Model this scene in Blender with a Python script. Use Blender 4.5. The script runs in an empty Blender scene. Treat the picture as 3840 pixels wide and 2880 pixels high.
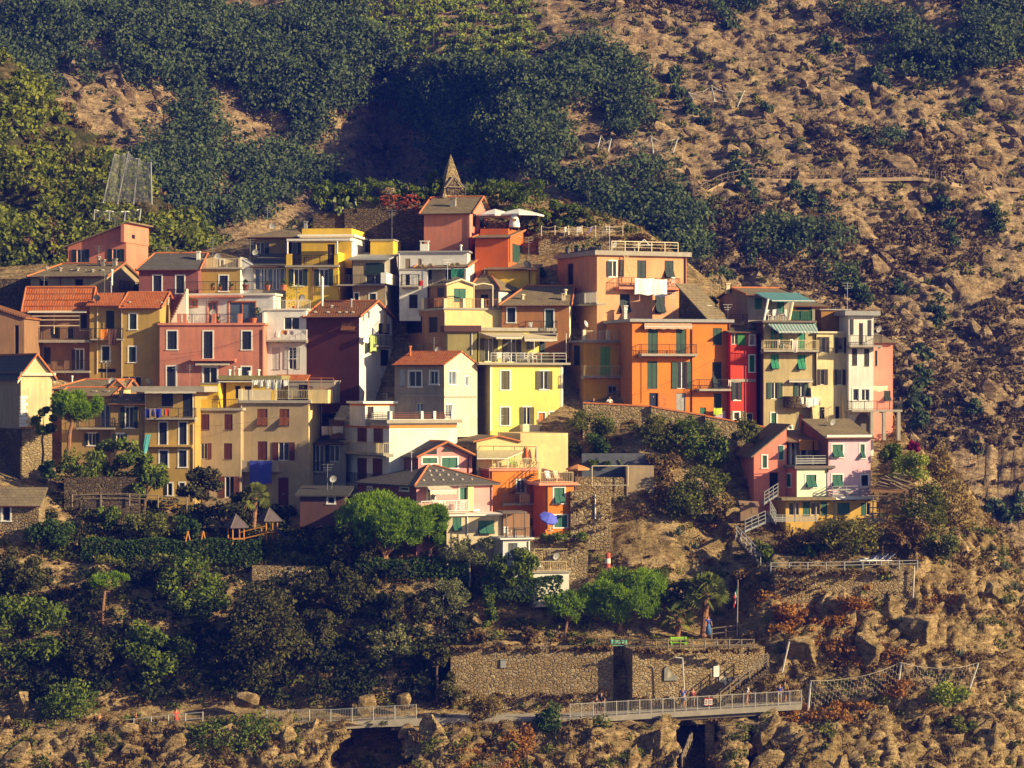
import bpy, bmesh, math, random
import numpy as np
from mathutils import Vector, Matrix, noise
random.seed(11); rng = np.random.default_rng(5)
S = bpy.context.scene; COL = S.collection
# camera constants (level camera, long lens); P() turns a picture position and a distance into metres
F = 9680.0; CX = 1920.0; CY = 1440.0; CZ = 45.0
def P(px, py, Y): return Vector(((px-CX)/F*Y, Y, CZ-(py-CY)/F*Y))
ORG = [0, 0, 1.0]
def org(x0, y0, s=2.765): ORG[:] = [x0, y0, s]
def gx(x): return ORG[0]+x/ORG[2]
def gy(y): return ORG[1]+y/ORG[2]
def Pg(x, y, Y): return P(gx(x), gy(y), Y)

# ---------------------------------------------------------------- mesh helpers
class MB:
    def __init__(s): s.v = []; s.f = []
    def poly(s, pts):
        n = len(s.v); s.v += [tuple(p) for p in pts]; s.f.append(tuple(range(n, n+len(pts))))
    def box(s, a, b):
        x0, x1 = sorted((a[0], b[0])); y0, y1 = sorted((a[1], b[1])); z0, z1 = sorted((a[2], b[2]))
        n = len(s.v)
        s.v += [(x0,y0,z0),(x1,y0,z0),(x1,y1,z0),(x0,y1,z0),(x0,y0,z1),(x1,y0,z1),(x1,y1,z1),(x0,y1,z1)]
        for q in ((3,2,1,0),(4,5,6,7),(0,1,5,4),(1,2,6,5),(2,3,7,6),(3,0,4,7)): s.f.append(tuple(n+i for i in q))
    def slab(s, pts, t):            # polygon given a thickness t straight down
        n = len(s.v); k = len(pts)
        s.v += [tuple(p) for p in pts]+[(p[0], p[1], p[2]-t) for p in pts]
        s.f.append(tuple(range(n, n+k))); s.f.append(tuple(range(n+2*k-1, n+k-1, -1)))
        for i in range(k):
            j = (i+1) % k; s.f.append((n+i, n+k+i, n+k+j, n+j))
    def tube(s, p, q, r, r2=None, n=6):
        p = Vector(p); q = Vector(q); d = q-p
        if d.length < 1e-5: return
        r2 = r if r2 is None else r2
        z = d.normalized(); a = z.orthogonal().normalized(); b = z.cross(a); m = len(s.v)
        for c, rr in ((p, r), (q, r2)):
            for i in range(n):
                t = 2*math.pi*i/n; s.v.append(tuple(c+a*math.cos(t)*rr+b*math.sin(t)*rr))
        for i in range(n):
            j = (i+1) % n; s.f.append((m+i, m+j, m+n+j, m+n+i))
        s.f.append(tuple(range(m+n-1, m-1, -1))); s.f.append(tuple(range(m+n, m+2*n)))
    def path(s, pts, r, n=6):
        for a, b in zip(pts, pts[1:]): s.tube(a, b, r, None, n)
    def lathe(s, prof, c=(0,0,0), n=16):
        m = len(s.v)
        for r, z in prof:
            for i in range(n):
                t = 2*math.pi*i/n; s.v.append((c[0]+r*math.cos(t), c[1]+r*math.sin(t), c[2]+z))
        for k in range(len(prof)-1):
            for i in range(n):
                j = (i+1) % n; s.f.append((m+k*n+i, m+k*n+j, m+(k+1)*n+j, m+(k+1)*n+i))
    def grid(s, rows):
        m = len(s.v); k = len(rows[0])
        for r in rows: s.v += [tuple(p) for p in r]
        for i in range(len(rows)-1):
            for j in range(k-1): s.f.append((m+i*k+j, m+i*k+j+1, m+(i+1)*k+j+1, m+(i+1)*k+j))
    def mesh(s, name, smooth=False):
        me = bpy.data.meshes.new(name); me.from_pydata(s.v, [], s.f)
        if smooth: me.polygons.foreach_set('use_smooth', [True]*len(me.polygons))
        me.update(); return me

def mk(name, mb, mat, parent=None, ml=None, smooth=False):
    me = mb.mesh(name, smooth) if isinstance(mb, MB) else mb
    if mat is not None and not len(me.materials): me.materials.append(mat)
    o = bpy.data.objects.new(name, me); COL.objects.link(o)
    if parent is not None: o.parent = parent
    if ml is not None: o.matrix_local = ml
    return o
def tag(o, label=None, cat=None, group=None, kind=None):
    if label: o['label'] = label
    if cat: o['category'] = cat
    if group: o['group'] = group
    if kind: o['kind'] = kind
    return o
def empty(name, loc, rz=0.0, label=None, cat=None, group=None):
    o = bpy.data.objects.new(name, None); COL.objects.link(o); o.empty_display_size = .3
    o.location = loc; o.rotation_euler = (0, 0, rz); return tag(o, label, cat, group)
def kids(o): return [c for c in bpy.data.objects if c.parent == o]
def dup(o, loc, rz=None, sc=None, label=None, group=None, parent=None):
    c = o.copy(); COL.objects.link(c); c.parent = parent
    if parent is None:
        c.location = loc
        if rz is not None: c.rotation_euler = (0, 0, rz)
        if sc is not None: c.scale = (sc, sc, sc) if not hasattr(sc, '__len__') else sc
        if label: c['label'] = label
        if group: c['group'] = group
    for ch in KIDS(o): dup(ch, None, parent=c)
    return c
_kc = {}
def KIDS(o):
    if o.name not in _kc: _kc[o.name] = kids(o)
    return _kc[o.name]

# ---------------------------------------------------------------- materials
def new_mat(name):
    m = bpy.data.materials.new(name); m.use_nodes = True; nt = m.node_tree
    return m, nt, nt.nodes['Principled BSDF']
def nd(nt, t, **k):
    n = nt.nodes.new(t)
    for a, b in k.items():
        if a in n.inputs: n.inputs[a].default_value = b
        else: setattr(n, a, b)
    return n
def coords(nt, scale=(1,1,1), rot=(0,0,0)):
    c = nd(nt, 'ShaderNodeTexCoord'); m = nd(nt, 'ShaderNodeMapping')
    m.inputs['Scale'].default_value = scale; m.inputs['Rotation'].default_value = rot
    nt.links.new(c.outputs['Object'], m.inputs['Vector']); return m.outputs['Vector']
def noi(nt, vec, scale, detail=4, rough=.6):
    n = nd(nt, 'ShaderNodeTexNoise'); n.inputs['Scale'].default_value = scale
    n.inputs['Detail'].default_value = detail; n.inputs['Roughness'].default_value = rough
    nt.links.new(vec, n.inputs['Vector']); return n.outputs['Fac']
def ramp(nt, fac, stops):
    r = nd(nt, 'ShaderNodeValToRGB'); e = r.color_ramp.elements
    while len(e) < len(stops): e.new(.5)
    for i, (p, c) in enumerate(stops):
        e[i].position = p; e[i].color = (c[0], c[1], c[2], 1) if hasattr(c, '__len__') else (c, c, c, 1)
    nt.links.new(fac, r.inputs['Fac']); return r.outputs['Color']
def mix(nt, fac, a, b, mode='MIX'):
    m = nd(nt, 'ShaderNodeMix', data_type='RGBA', blend_type=mode)
    for s, i in ((fac, 0), (a, 6), (b, 7)):
        if hasattr(s, 'is_linked'): nt.links.new(s, m.inputs[i])
        elif i == 0: m.inputs[0].default_value = s
        else: m.inputs[i].default_value = (s[0], s[1], s[2], 1)
    return m.outputs[2]
def bump(nt, bsdf, h, strength=.3, dist=.05):
    b = nd(nt, 'ShaderNodeBump'); b.inputs['Strength'].default_value = strength; b.inputs['Distance'].default_value = dist
    nt.links.new(h, b.inputs['Height']); nt.links.new(b.outputs['Normal'], bsdf.inputs['Normal'])
def sc(c, k): return tuple(min(.95, x*k) for x in c)
_pl = {}
def plaster(c, age=.35):
    key = (c, age)
    if key in _pl: return _pl[key]
    m, nt, b = new_mat('plaster'); v = coords(nt); vs = coords(nt, (1.6, 1.6, .25))
    big = noi(nt, v, .35, 3); st = noi(nt, vs, 1.3, 5, .65); fine = noi(nt, v, 5, 5, .7)
    grey = tuple(.55*x+.45*(sum(c)/3)*.8 for x in c)
    a = mix(nt, ramp(nt, big, [(.3, 0), (.7, 1)]), sc(c, .80), sc(c, 1.08))
    a = mix(nt, ramp(nt, st, [(.44, 0), (.74, min(.9, age+.2))]), a, sc(grey, .62)); a = mix(nt, ramp(nt, noi(nt, v, .9, 2, .5), [(.60, 0), (.63, .22+.3*age)]), a, sc(c, 1.12)); a = mix(nt, ramp(nt, noi(nt, vs, .55, 6, .7), [(.56, 0), (.7, .25+.35*age)]), a, sc(grey, .8))
    a = mix(nt, ramp(nt, fine, [(.3, .16), (.6, 0)]), a, sc(c, .7))
    nt.links.new(a, b.inputs['Base Color']); b.inputs['Roughness'].default_value = .9
    b.inputs['Specular IOR Level'].default_value = .2
    bump(nt, b, fine, .25, .02); _pl[key] = m; return m
_mc = {}
def M(c, rough=.75, var=.12, scale=3.0, metal=0.0, spec=.3):
    key = (c, rough, var, scale, metal)
    if key in _mc: return _mc[key]
    m, nt, b = new_mat('paint'); v = coords(nt)
    a = mix(nt, ramp(nt, noi(nt, v, scale, 4), [(.3, 0), (.7, 1)]), sc(c, 1-var), sc(c, 1+var))
    nt.links.new(a, b.inputs['Base Color']); b.inputs['Roughness'].default_value = rough
    b.inputs['Metallic'].default_value = metal; b.inputs['Specular IOR Level'].default_value = spec
    _mc[key] = m; return m
def shutter_mat(c):
    key = ('sh',)+c
    if key in _mc: return _mc[key]
    m, nt, b = new_mat('slatted_shutter'); v = coords(nt)
    w = nd(nt, 'ShaderNodeTexWave', wave_type='BANDS', bands_direction='Z'); w.inputs['Scale'].default_value = 4.2
    w.inputs['Distortion'].default_value = .2; nt.links.new(v, w.inputs['Vector'])
    a = mix(nt, ramp(nt, noi(nt, v, 2.2, 4), [(.3, 0), (.7, 1)]), sc(c, .75), sc(c, 1.15))
    a = mix(nt, w.outputs['Fac'], sc(c, .62), a)
    nt.links.new(a, b.inputs['Base Color']); b.inputs['Roughness'].default_value = .65
    bump(nt, b, w.outputs['Fac'], .4, .02); _mc[key] = m; return m
def brick(name, c1, c2, mort, bw, rh, ms, rot=(0,0,0), patch=None, bs=.6):
    m, nt, b = new_mat(name); v = coords(nt, (1,1,1), rot)
    t = nd(nt, 'ShaderNodeTexBrick'); t.inputs['Scale'].default_value = 1
    t.inputs['Brick Width'].default_value = bw; t.inputs['Row Height'].default_value = rh; t.inputs['Mortar Size'].default_value = ms
    t.inputs['Color1'].default_value = (*c1, 1); t.inputs['Color2'].default_value = (*c2, 1); t.inputs['Mortar'].default_value = (*mort, 1)
    t.inputs['Bias'].default_value = 0; nt.links.new(v, t.inputs['Vector'])
    n = noi(nt, v, .8, 5, .7); n2 = noi(nt, v, 6, 4, .7)
    a = mix(nt, ramp(nt, n, [(.4, 0), (.68, .65)]), t.outputs['Color'], patch or sc(c1, .6))
    a = mix(nt, ramp(nt, n2, [(.3, .35), (.6, 0)]), a, sc(mort, .8))
    nt.links.new(a, b.inputs['Base Color']); b.inputs['Roughness'].default_value = .9; b.inputs['Specular IOR Level'].default_value = .15
    add = nd(nt, 'ShaderNodeMath', operation='ADD'); nt.links.new(t.outputs['Fac'], add.inputs[0]); nt.links.new(n2, add.inputs[1])
    bump(nt, b, add.outputs[0], bs, -.04); return m
TILE = brick('terracotta_tiles', (.74,.20,.05), (.52,.125,.035), (.16,.05,.02), .24, .38, .035, patch=(.5,.2,.08))
TILEB = brick('old_terracotta_tiles', (.48,.18,.06), (.33,.12,.05), (.08,.035,.02), .24, .38, .045, patch=(.2,.12,.075))
SLATE = brick('slate_tiles', (.27,.205,.125), (.20,.155,.10), (.08,.06,.04), .55, .34, .02, patch=(.31,.245,.14), bs=.4)
SLATED = brick('grey_slate_tiles', (.16,.145,.135), (.12,.11,.105), (.05,.045,.04), .5, .3, .02, patch=(.12,.105,.09), bs=.4)
def stone(name, cols, scale=3.2, joint=(.06,.05,.035), squash=1.5):
    m, nt, b = new_mat(name); v = coords(nt, (1, 1, squash))
    wob = nd(nt, 'ShaderNodeVectorMath', operation='ADD'); nz = nd(nt, 'ShaderNodeTexNoise'); nz.inputs['Scale'].default_value = 1.7
    nt.links.new(v, nz.inputs['Vector']); sb = nd(nt, 'ShaderNodeVectorMath', operation='SCALE'); sb.inputs['Scale'].default_value = .35
    nt.links.new(nz.outputs['Color'], sb.inputs[0]); nt.links.new(v, wob.inputs[0]); nt.links.new(sb.outputs[0], wob.inputs[1]); vv = wob.outputs[0]
    c = nd(nt, 'ShaderNodeTexVoronoi'); c.inputs['Scale'].default_value = scale; nt.links.new(vv, c.inputs['Vector'])
    e = nd(nt, 'ShaderNodeTexVoronoi', feature='DISTANCE_TO_EDGE'); e.inputs['Scale'].default_value = scale; nt.links.new(vv, e.inputs['Vector'])
    sep = nd(nt, 'ShaderNodeSeparateColor'); nt.links.new(c.outputs['Color'], sep.inputs[0])
    a = ramp(nt, sep.outputs[0], [(i/(len(cols)-1), q) for i, q in enumerate(cols)])
    a = mix(nt, ramp(nt, noi(nt, v, .5, 4), [(.42, 0), (.7, .55)]), a, sc(cols[0], .75))
    a = mix(nt, ramp(nt, e.outputs['Distance'], [(.01, .8), (.07, 0)]), a, joint)
    fine = noi(nt, v, 9, 4, .7); a = mix(nt, ramp(nt, fine, [(.35, .4), (.6, 0)]), a, sc(joint, 1.2))
    nt.links.new(a, b.inputs['Base Color']); b.inputs['Roughness'].default_value = .95; b.inputs['Specular IOR Level'].default_value = .1
    bump(nt, b, ramp(nt, e.outputs['Distance'], [(0, 0), (.16, 1)]), .8, .08); return m
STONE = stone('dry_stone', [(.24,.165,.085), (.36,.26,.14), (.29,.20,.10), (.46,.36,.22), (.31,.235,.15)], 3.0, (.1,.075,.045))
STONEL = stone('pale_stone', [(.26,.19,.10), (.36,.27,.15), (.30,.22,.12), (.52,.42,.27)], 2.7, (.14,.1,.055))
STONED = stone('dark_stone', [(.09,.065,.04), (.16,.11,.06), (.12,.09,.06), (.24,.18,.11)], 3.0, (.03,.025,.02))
WHITE = M((.80,.77,.74), .6, .05); CREAM = M((.72,.60,.42), .7, .06); GLASS = M((.020,.026,.036), .12, .3, 1.2, 0, .6)
GLASSB = M((.10,.14,.22), .2, .25, 1.5, 0, .6); DARK = M((.012,.012,.016), .7, .3)
IRON = M((.035,.032,.03), .6, .2); STEEL = M((.45,.45,.45), .45, .1, 3, .4); RUST = M((.30,.13,.05), .85, .3); CONC = M((.36,.32,.27), .9, .15, 2)
CONCD = M((.17,.14,.12), .9, .2, 2); WOOD = M((.22,.12,.05), .8, .25); WOODG = M((.24,.19,.135), .9, .25); YMET = M((.62,.50,.28), .6, .1)
WDOOR = M((.50,.16,.03), .6, .2); LEAD = M((.32,.32,.33), .6, .12); TERRA = M((.52,.17,.06), .8, .15); BROWNP = M((.13,.05,.03), .7, .2)
GREEN = (.028,.085,.055); DGREEN = (.012,.034,.034); TEAL = (.03,.30,.17); BGREEN = (.03,.22,.035); LIME = (.24,.50,.10)
MAROON = (.11,.022,.018); OLIVE = (.11,.095,.035); NAVY = (.014,.022,.05); BROWNS = (.05,.03,.022); WHITES = (.55,.56,.58); MIDG = (.03,.15,.10)
# ---------------------------------------------------------------- houses
CL = random.Random(21)
class House:
    """a block with a front of known width; the wall faces are F (front), R (right), L (left)"""
    def __init__(s, label, a, b, Y, yaw, top, bot, mat, side=None, depth=7.0, name='house', cat='house', group=None,
                 ext=2.0, of=None, wall='wall', corner=None, sidemat=None, backz=None):
        a, b, top, bot = gx(a), gx(b), gy(top), gy(bot)
        ps = math.radians(yaw); c, sn = math.cos(ps), math.sin(ps); e = Vector((c, sn, 0)); d = Vector((-sn, c, 0))
        ka, kb = (a-CX)/F, (b-CX)/F
        right = (side and side[0] == 'R') or corner == 'R'
        if right:
            B = Vector((kb*Y, Y, 0)); t = (B.x-ka*B.y)/(c-ka*sn); A = B-e*t; s.W = t; C0 = B
        else:
            A = Vector((ka*Y, Y, 0)); t = (kb*A.y-A.x)/(c-kb*sn); s.W = t; C0 = A
        if side:
            k = (gx(side[1])-CX)/F; s.D = (C0.x-k*C0.y)/(sn+k*c); 
            if not 1.5 < s.D < 30: print('DEPTH?', label, s.D); s.D = max(2.0, min(abs(s.D), 14))
        else: s.D = depth
        zb = CZ-(bot-CY)/F*Y-ext; zt = CZ-(top-CY)/F*Y
        s.H = zt-zb; s.O = Vector((A.x, A.y, zb)); s.Mw = Matrix.Translation(s.O) @ Matrix.Rotation(ps, 4, 'Z'); s.Mi = s.Mw.inverted()
        if of is None:
            s.root = empty(name, s.O, ps, label, cat, group); s.ml = Matrix.Identity(4); s.rootMw = s.Mw
        else:
            s.root = of.root; s.rootMw = of.rootMw; s.ml = s.rootMw.inverted() @ s.Mw
        s.mat = mat; s.smat = sidemat or mat; s.holes = {'F': [], 'R': [], 'L': []}; s.gab = []; s.wallname = wall; s.yaw = ps; s.roofo = None
        s.bz = backz
    def part(s, name, mb, mat, par=None, smooth=False):
        if par is not None: return mk(name, mb, mat, par, Matrix.Identity(4), smooth)
        return mk(name, mb, mat, s.root, s.ml, smooth)
    # picture position -> position on a wall plane standing o metres proud of the face
    def loc(s, px, py, f='F', o=0.0, v=None):
        ro = s.Mi @ Vector((0, 0, CZ)); rd = s.Mi.to_3x3() @ Vector(((px-CX)/F, 1, -(py-CY)/F))
        if v is not None: t = (v-ro.y)/rd.y; q = ro+rd*t; return q.x, q.z
        if f == 'F': t = (-o-ro.y)/rd.y; q = ro+rd*t; return q.x, q.z
        t = ((s.W+o if f == 'R' else -o)-ro.x)/rd.x; q = ro+rd*t; return q.y, q.z
    def g(s, x, y, f='F', o=0.0): return s.loc(gx(x), gy(y), f, o)
    def rect(s, f, x0, y0, x1, y1, o=0.0):
        a, w1 = s.g(x0, y0, f, o); b, w0 = s.g(x1, y1, f, o); xm, ym = (x0+x1)/2, (y0+y1)/2
        w1 = s.g(xm, y0, f, o)[1]; w0 = s.g(xm, y1, f, o)[1]
        return min(a, b), max(a, b), min(w0, w1), max(w0, w1)
    def pt(s, f, q, o, w):
        return (q, -o, w) if f == 'F' else ((s.W+o, q, w) if f == 'R' else (-o, q, w))
    def fbox(s, mb, f, q0, q1, o0, o1, w0, w1): mb.box(s.pt(f, q0, o0, w0), s.pt(f, q1, o1, w1))
    # generic box standing on a face, given by a picture rectangle
    def fb(s, name, mat, f, x0, y0, x1, y1, o0=0.0, o1=.1, at=None):
        q0, q1, w0, w1 = s.rect(f, x0, y0, x1, y1, o1 if at is None else at); mb = MB(); s.fbox(mb, f, q0, q1, o0, o1, w0, w1); return s.part(name, mb, mat)
    def win(s, f, st, col, sur, *rs, bar=True, name=None):
        for r in rs:
            q0, q1, w0, w1 = s.rect(f, *r)
            lim = s.W if f == 'F' else s.D
            q0 = max(q0, .12); q1 = min(q1, lim-.12); w1 = min(w1, s.H-.06); w0 = max(w0, .05)
            if q1-q0 < .12 or w1-w0 < .12: print('WIN skip', s.root.get('label'), st, r); continue
            if sur and st != 'O':
                t = min(.14, (q1-q0)*.14); q0 += t; q1 -= t; w1 -= t
            ow = q1-q0
            if st == 'O': h0, h1 = q0+ow*.26, q1-ow*.26
            elif st == 'Oc': h0, h1 = q0+ow*.3, q1
            else: h0, h1 = q0, q1
            s.holes[f].append((h0, h1, w0, w1)); B = s.fbox
            mb = MB(); t = .12
            frame_mat = sur or (WHITE if st in 'OcG' else (WOODG if st == 'door' else CONCD))
            if sur:
                B(mb, f, h0-t, h0, -.02, .03, w0-.0, w1+t); B(mb, f, h1, h1+t, -.02, .03, w0, w1+t); B(mb, f, h0, h1, -.02, .028, w1, w1+t)
                B(mb, f, h0-t-.04, h1+t+.04, -.02, .07, w0-.09, w0)
            if st in ('O', 'Oc', 'G', 'D'):
                fr = .05; d0, d1 = -.13, -.08
                for a, b_, c_, d_ in ((h0, h0+fr, w0, w1), (h1-fr, h1, w0, w1), (h0+fr, h1-fr, w0, w0+fr), (h0+fr, h1-fr, w1-fr, w1)): B(mb, f, a, b_, d0, d1, c_, d_)
                if h1-h0 > .55 and st != 'D': B(mb, f, (h0+h1)/2-.035, (h0+h1)/2+.035, d0, d1+.005, w0+fr, w1-fr)
            if not mb.f:
                B(mb, f, h0, h1, -.02, .045, w0-.06, w0-.002)
            wo = s.part('door' if st == 'door' else (name or 'window'), mb, frame_mat)
            p = MB()
            if st in ('O', 'Oc', 'G', 'D'):
                B(p, f, h0, h1, -.16, -.135, w0, w1); s.part('pane', p, GLASSB if col == 'blue' else (DARK if st == 'D' and col is None else GLASS), wo)
            if st == 'door':
                B(p, f, h0, h1, -.14, -.09, w0, w1)
                for k in (0, 1): B(p, f, h0+ow*(.12+.45*k), h0+ow*(.43+.45*k), -.09, -.075, w0+.15, w1-.15)
                s.part('door_leaf', p, col if not isinstance(col, tuple) else M(col), wo)
                k = MB(); B(k, f, h0+ow*.46, h0+ow*.54, -.075, -.04, w0+.95, w0+1.05); s.part('handle', k, STEEL, wo)
            if st in ('S', 'T', 'O', 'Oc'):
                sm = shutter_mat(col); leaves = []
                if st == 'S': leaves = [(q0, (q0+q1)/2-.012, -.09, -.045, w0, w1), ((q0+q1)/2+.012, q1, -.09, -.045, w0, w1)]
                if st == 'T': wm = w0+(w1-w0)*.52; leaves = [(q0, (q0+q1)/2-.01, -.09, -.045, wm, w1), ((q0+q1)/2+.01, q1, -.09, -.045, wm, w1)]
                if st == 'O': leaves = [(q0, h0-.01, .015, .06, w0, w1), (h1+.01, q1, .015, .06, w0, w1)]
                if st == 'Oc': leaves = [(q0, h0-.01, .015, .06, w0, w1)]
                for a, b_, o0, o1, c_, d_ in leaves:
                    p = MB(); B(p, f, a, b_, o0, o1, c_, d_); z = (d_-c_)
                    if z > .8: B(p, f, a, b_, o1, o1+.012, c_+z*.46, c_+z*.46+.09)
                    e_ = min(.06, (b_-a)*.2)
                    B(p, f, a, a+e_, o1, o1+.011, c_, d_); B(p, f, b_-e_, b_, o1, o1+.011, c_, d_)
                    s.part('shutter', p, sm, wo)
                if st == 'T':
                    wm = w0+(w1-w0)*.52; hh = wm-w0
                    for a, b_ in ((q0+.02, (q0+q1)/2-.02), ((q0+q1)/2+.02, q1-.02)):
                        p = MB(); c1 = [s.pt(f, a, -.04, wm), s.pt(f, b_, -.04, wm), s.pt(f, b_, .42, wm-hh*.93), s.pt(f, a, .42, wm-hh*.93)]
                        c2 = [s.pt(f, a, -.075, wm-.03), s.pt(f, b_, -.075, wm-.03), s.pt(f, b_, .385, wm-hh*.93-.03), s.pt(f, a, .385, wm-hh*.93-.03)]
                        p.poly(c1); p.poly(c2[::-1])
                        for i in range(4): j = (i+1) % 4; p.poly([c1[i], c2[i], c2[j], c1[j]])
                        s.part('shutter_flap', p, sm, wo)
                    p = MB(); B(p, f, q0, q1, -.2, -.16, w0, wm); s.part('pane', p, DARK, wo)
    def railing(s, f, q0, q1, o, w0, w1, mat, ret=0.0, style='bars', par=None, t=.022):
        """upright railing along a face at distance o, with returns to the wall of length ret"""
        mb = MB(); B = s.fbox; h = w1-w0
        runs = [('q', q0, q1)]
        if style == 'solid': B(mb, f, q0, q1, o-.05, o, w0, w1)
        else:
            B(mb, f, q0, q1, o-t, o+t, w1-2*t, w1)
            if style == 'planks':
                for k in (.12, .36, .60): B(mb, f, q0, q1, o-.02, o+.02, w0+h*k, w0+h*(k+.13))
            elif style == 'ropes':
                for k in (.35, .68): B(mb, f, q0, q1, o-.012, o+.012, w0+h*k, w0+h*k+.03)
            else: B(mb, f, q0, q1, o-t*.8, o+t*.8, w0+.06, w0+.06+1.6*t)
            n = max(1, round((q1-q0)/1.3))
            for i in range(n+1): x = q0+(q1-q0)*i/n; B(mb, f, x-t, x+t, o-t*.9, o+t*.9, w0, w1-2*t)
            if style == 'bars':
                n = max(2, int((q1-q0)/.15))
                for i in range(1, n): x = q0+(q1-q0)*i/n; B(mb, f, x-.009, x+.009, o-.009, o+.009, w0+.07, w1-2*t)
            if ret > .1:
                for x in (q0, q1):
                    B(mb, f, x-t*.9, x+t*.9, o-ret, o-t, w1-2*t, w1-.002)
                    if style == 'bars':
                        B(mb, f, x-t*.7, x+t*.7, o-ret, o-t, w0+.06, w0+.1)
                        n = max(2, int(ret/.16))
                        for i in range(1, n): y = o-ret+ret*i/n; B(mb, f, x-.009, x+.009, y-.009, y+.009, w0+.08, w1-2*t)
                    else:
                        for k in (.15, .4, .64): B(mb, f, x-.018, x+.018, o-ret, o-.02, w0+h*k, w0+h*(k+.12))
        return s.part('railing', mb, mat, par)
    def rail(s, f, x0, x1, yt, yb, o=-.12, mat=None, style='bars', t=.022):
        q0, q1, w0, w1 = s.rect(f, x0, yt, x1, yb, o); return s.railing(f, q0, q1, o, w0, w1, mat or IRON, 0, style, None, t)
    def balc(s, f, x0, x1, yr, y0, y1, proj=.9, mat=None, rmat=None, style='bars'):
        q0, q1, w0, w1 = s.rect(f, x0, y0, x1, y1, proj); mb = MB(); s.fbox(mb, f, q0, q1, -.05, proj, w0, w1)
        n = max(2, round((q1-q0)/1.4))
        for i in range(n+1):
            x = q0+.08+(q1-q0-.16)*i/n; s.fbox(mb, f, x-.05, x+.05, -.02, proj*.7, w0-.12, w0-.002)
        bo = s.part('balcony', mb, mat or CONC)
        if yr is not None:
            wr = s.g((x0+x1)/2, yr, f, proj)[1]; s.railing(f, q0+.03, q1-.03, proj-.04, w1, wr, rmat or IRON, proj-.06, style, bo)
        return bo
    def awn(s, f, x0, x1, y0, xa, xb, y1, proj, mat, val=.2, name='awning'):
        q0, w0 = s.g(x0, y0, f, .05); q1 = s.g(x1, y0, f, .05)[0]; a, w1 = s.g(xa, y1, f, proj); b = s.g(xb, y1, f, proj)[0]
        mb = MB(); n = 10; top = []; low = []
        for i in range(n+1):
            t = i/n; row = []
            for k in range(5):
                u = k/4; q = (q0+(q1-q0)*t)*(1-u)+(a+(b-a)*t)*u; w = w0+(w1-w0)*u-.05*math.sin(u*math.pi)
                row.append(s.pt(f, q, .05+(proj-.05)*u, w))
            if val: row.append(s.pt(f, a+(b-a)*t, proj+.01, w1-val*(1-.25*(i % 2))))
            top.append(row); low.append([(p[0], p[1], p[2]-.03) for p in row])
        mb.grid(top); mb.grid(low)
        ao = s.part(name, mb, mat)
        k = MB(); k.tube(s.pt(f, a, proj, w1-.03), s.pt(f, b, proj, w1-.03), .035)
        for q, qq in ((q0, a), (q1, b)): k.tube(s.pt(f, q, .05, w0-.15), s.pt(f, qq, proj, w1-.04), .025)
        s.part('awning_frame', k, WHITE, ao); return ao
    def pipe(s, f, x, y0, y1, mat=None, r=.05):
        q, w1 = s.g(x, y0, f, .07); w0 = s.g(x, y1, f, .07)[1]; mb = MB(); mb.tube(s.pt(f, q, .07, w0), s.pt(f, q, .07, w1), r); s.part('drainpipe', mb, mat or BROWNP)
    def post(s, name, pts, mat, r=.03):
        """tubes through (face,x,y,o) positions"""
        mb = MB(); mb.path([s.pt(p[0], *(lambda qw: (qw[0], p[3], qw[1]))(s.g(p[1], p[2], p[0], p[3]))) for p in pts], r); return s.part(name, mb, mat)
    # ------------------------------------------------ roofs
    def rz(s, y, v, x=None):
        """height of a line seen at picture height y, v metres behind the front"""
        px = gx(x) if x is not None else CX; return s.loc(px, gy(y), 'F', 0, v)[1]
    def gable(s, f, pts): s.gab.append((f, pts))
    def roof_u(s, y, x, mat, frac=.5, ov=.35, os=.25, hl=0., hr=0., cap=None, t=.12, eave=None, gab=True):
        vr = s.D*frac; wr = max(s.H+.25, s.rz(y, vr, x)); H = s.H; k = (wr-H)/max(vr, .1); e = H-ov*k
        kb = (wr-H)/max(s.D-vr, .1) if frac < .99 else 0
        u0, u1 = -os, s.W+os; mb = MB(); lift = .03
        mb.slab([(u0, -ov, e+lift), (u1, -ov, e+lift), (u1-hr, vr, wr+lift), (u0+hl, vr, wr+lift)], t)
        if frac < .99: mb.slab([(u1, s.D+ov, H-ov*kb+lift), (u0, s.D+ov, H-ov*kb+lift), (u0+hl, vr, wr+lift), (u1-hr, vr, wr+lift)], t)
        if hl: mb.slab([(u0, s.D+ov, H-ov*kb+lift), (u0, -ov, e+lift), (u0+hl, vr, wr+lift)], t)
        if hr: mb.slab([(u1, -ov, e+lift), (u1, s.D+ov, H-ov*kb+lift), (u1-hr, vr, wr+lift)], t)
        s.roofo = s.part('roof', mb, mat)
        if gab:
            for f, h in (('L', hl), ('R', hr)):
                if not h: s.gable(f, [(0, H), (s.D, H), (vr, wr)] if frac < .99 else [(0, H), (s.D, H), (s.D, wr)])
        if frac > .99:
            b = MB(); b.box((0, s.D-.12, H), (s.W, s.D-.01, wr-.1)); s.part('back_wall', b, s.mat)
        if cap:
            c = MB(); P0, P1 = (u0+hl, vr, wr+.06), (u1-hr, vr, wr+.06); c.tube(P0, P1, .1, None, 7)
            c.tube((u1, -ov, e+.05), P1, .08); c.tube((u0, -ov, e+.05), P0, .08)
            if frac < .99: c.tube((u1, s.D+ov, H-ov*kb+.05), P1, .08)
            s.part('ridge_tiles', c, cap, s.roofo)
        g = MB(); g.tube((u0, -ov-.05, e-.02), (u1, -ov-.05, e-.02), .055); s.part('gutter', g, BROWNP, s.roofo)
        return s.roofo
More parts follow.
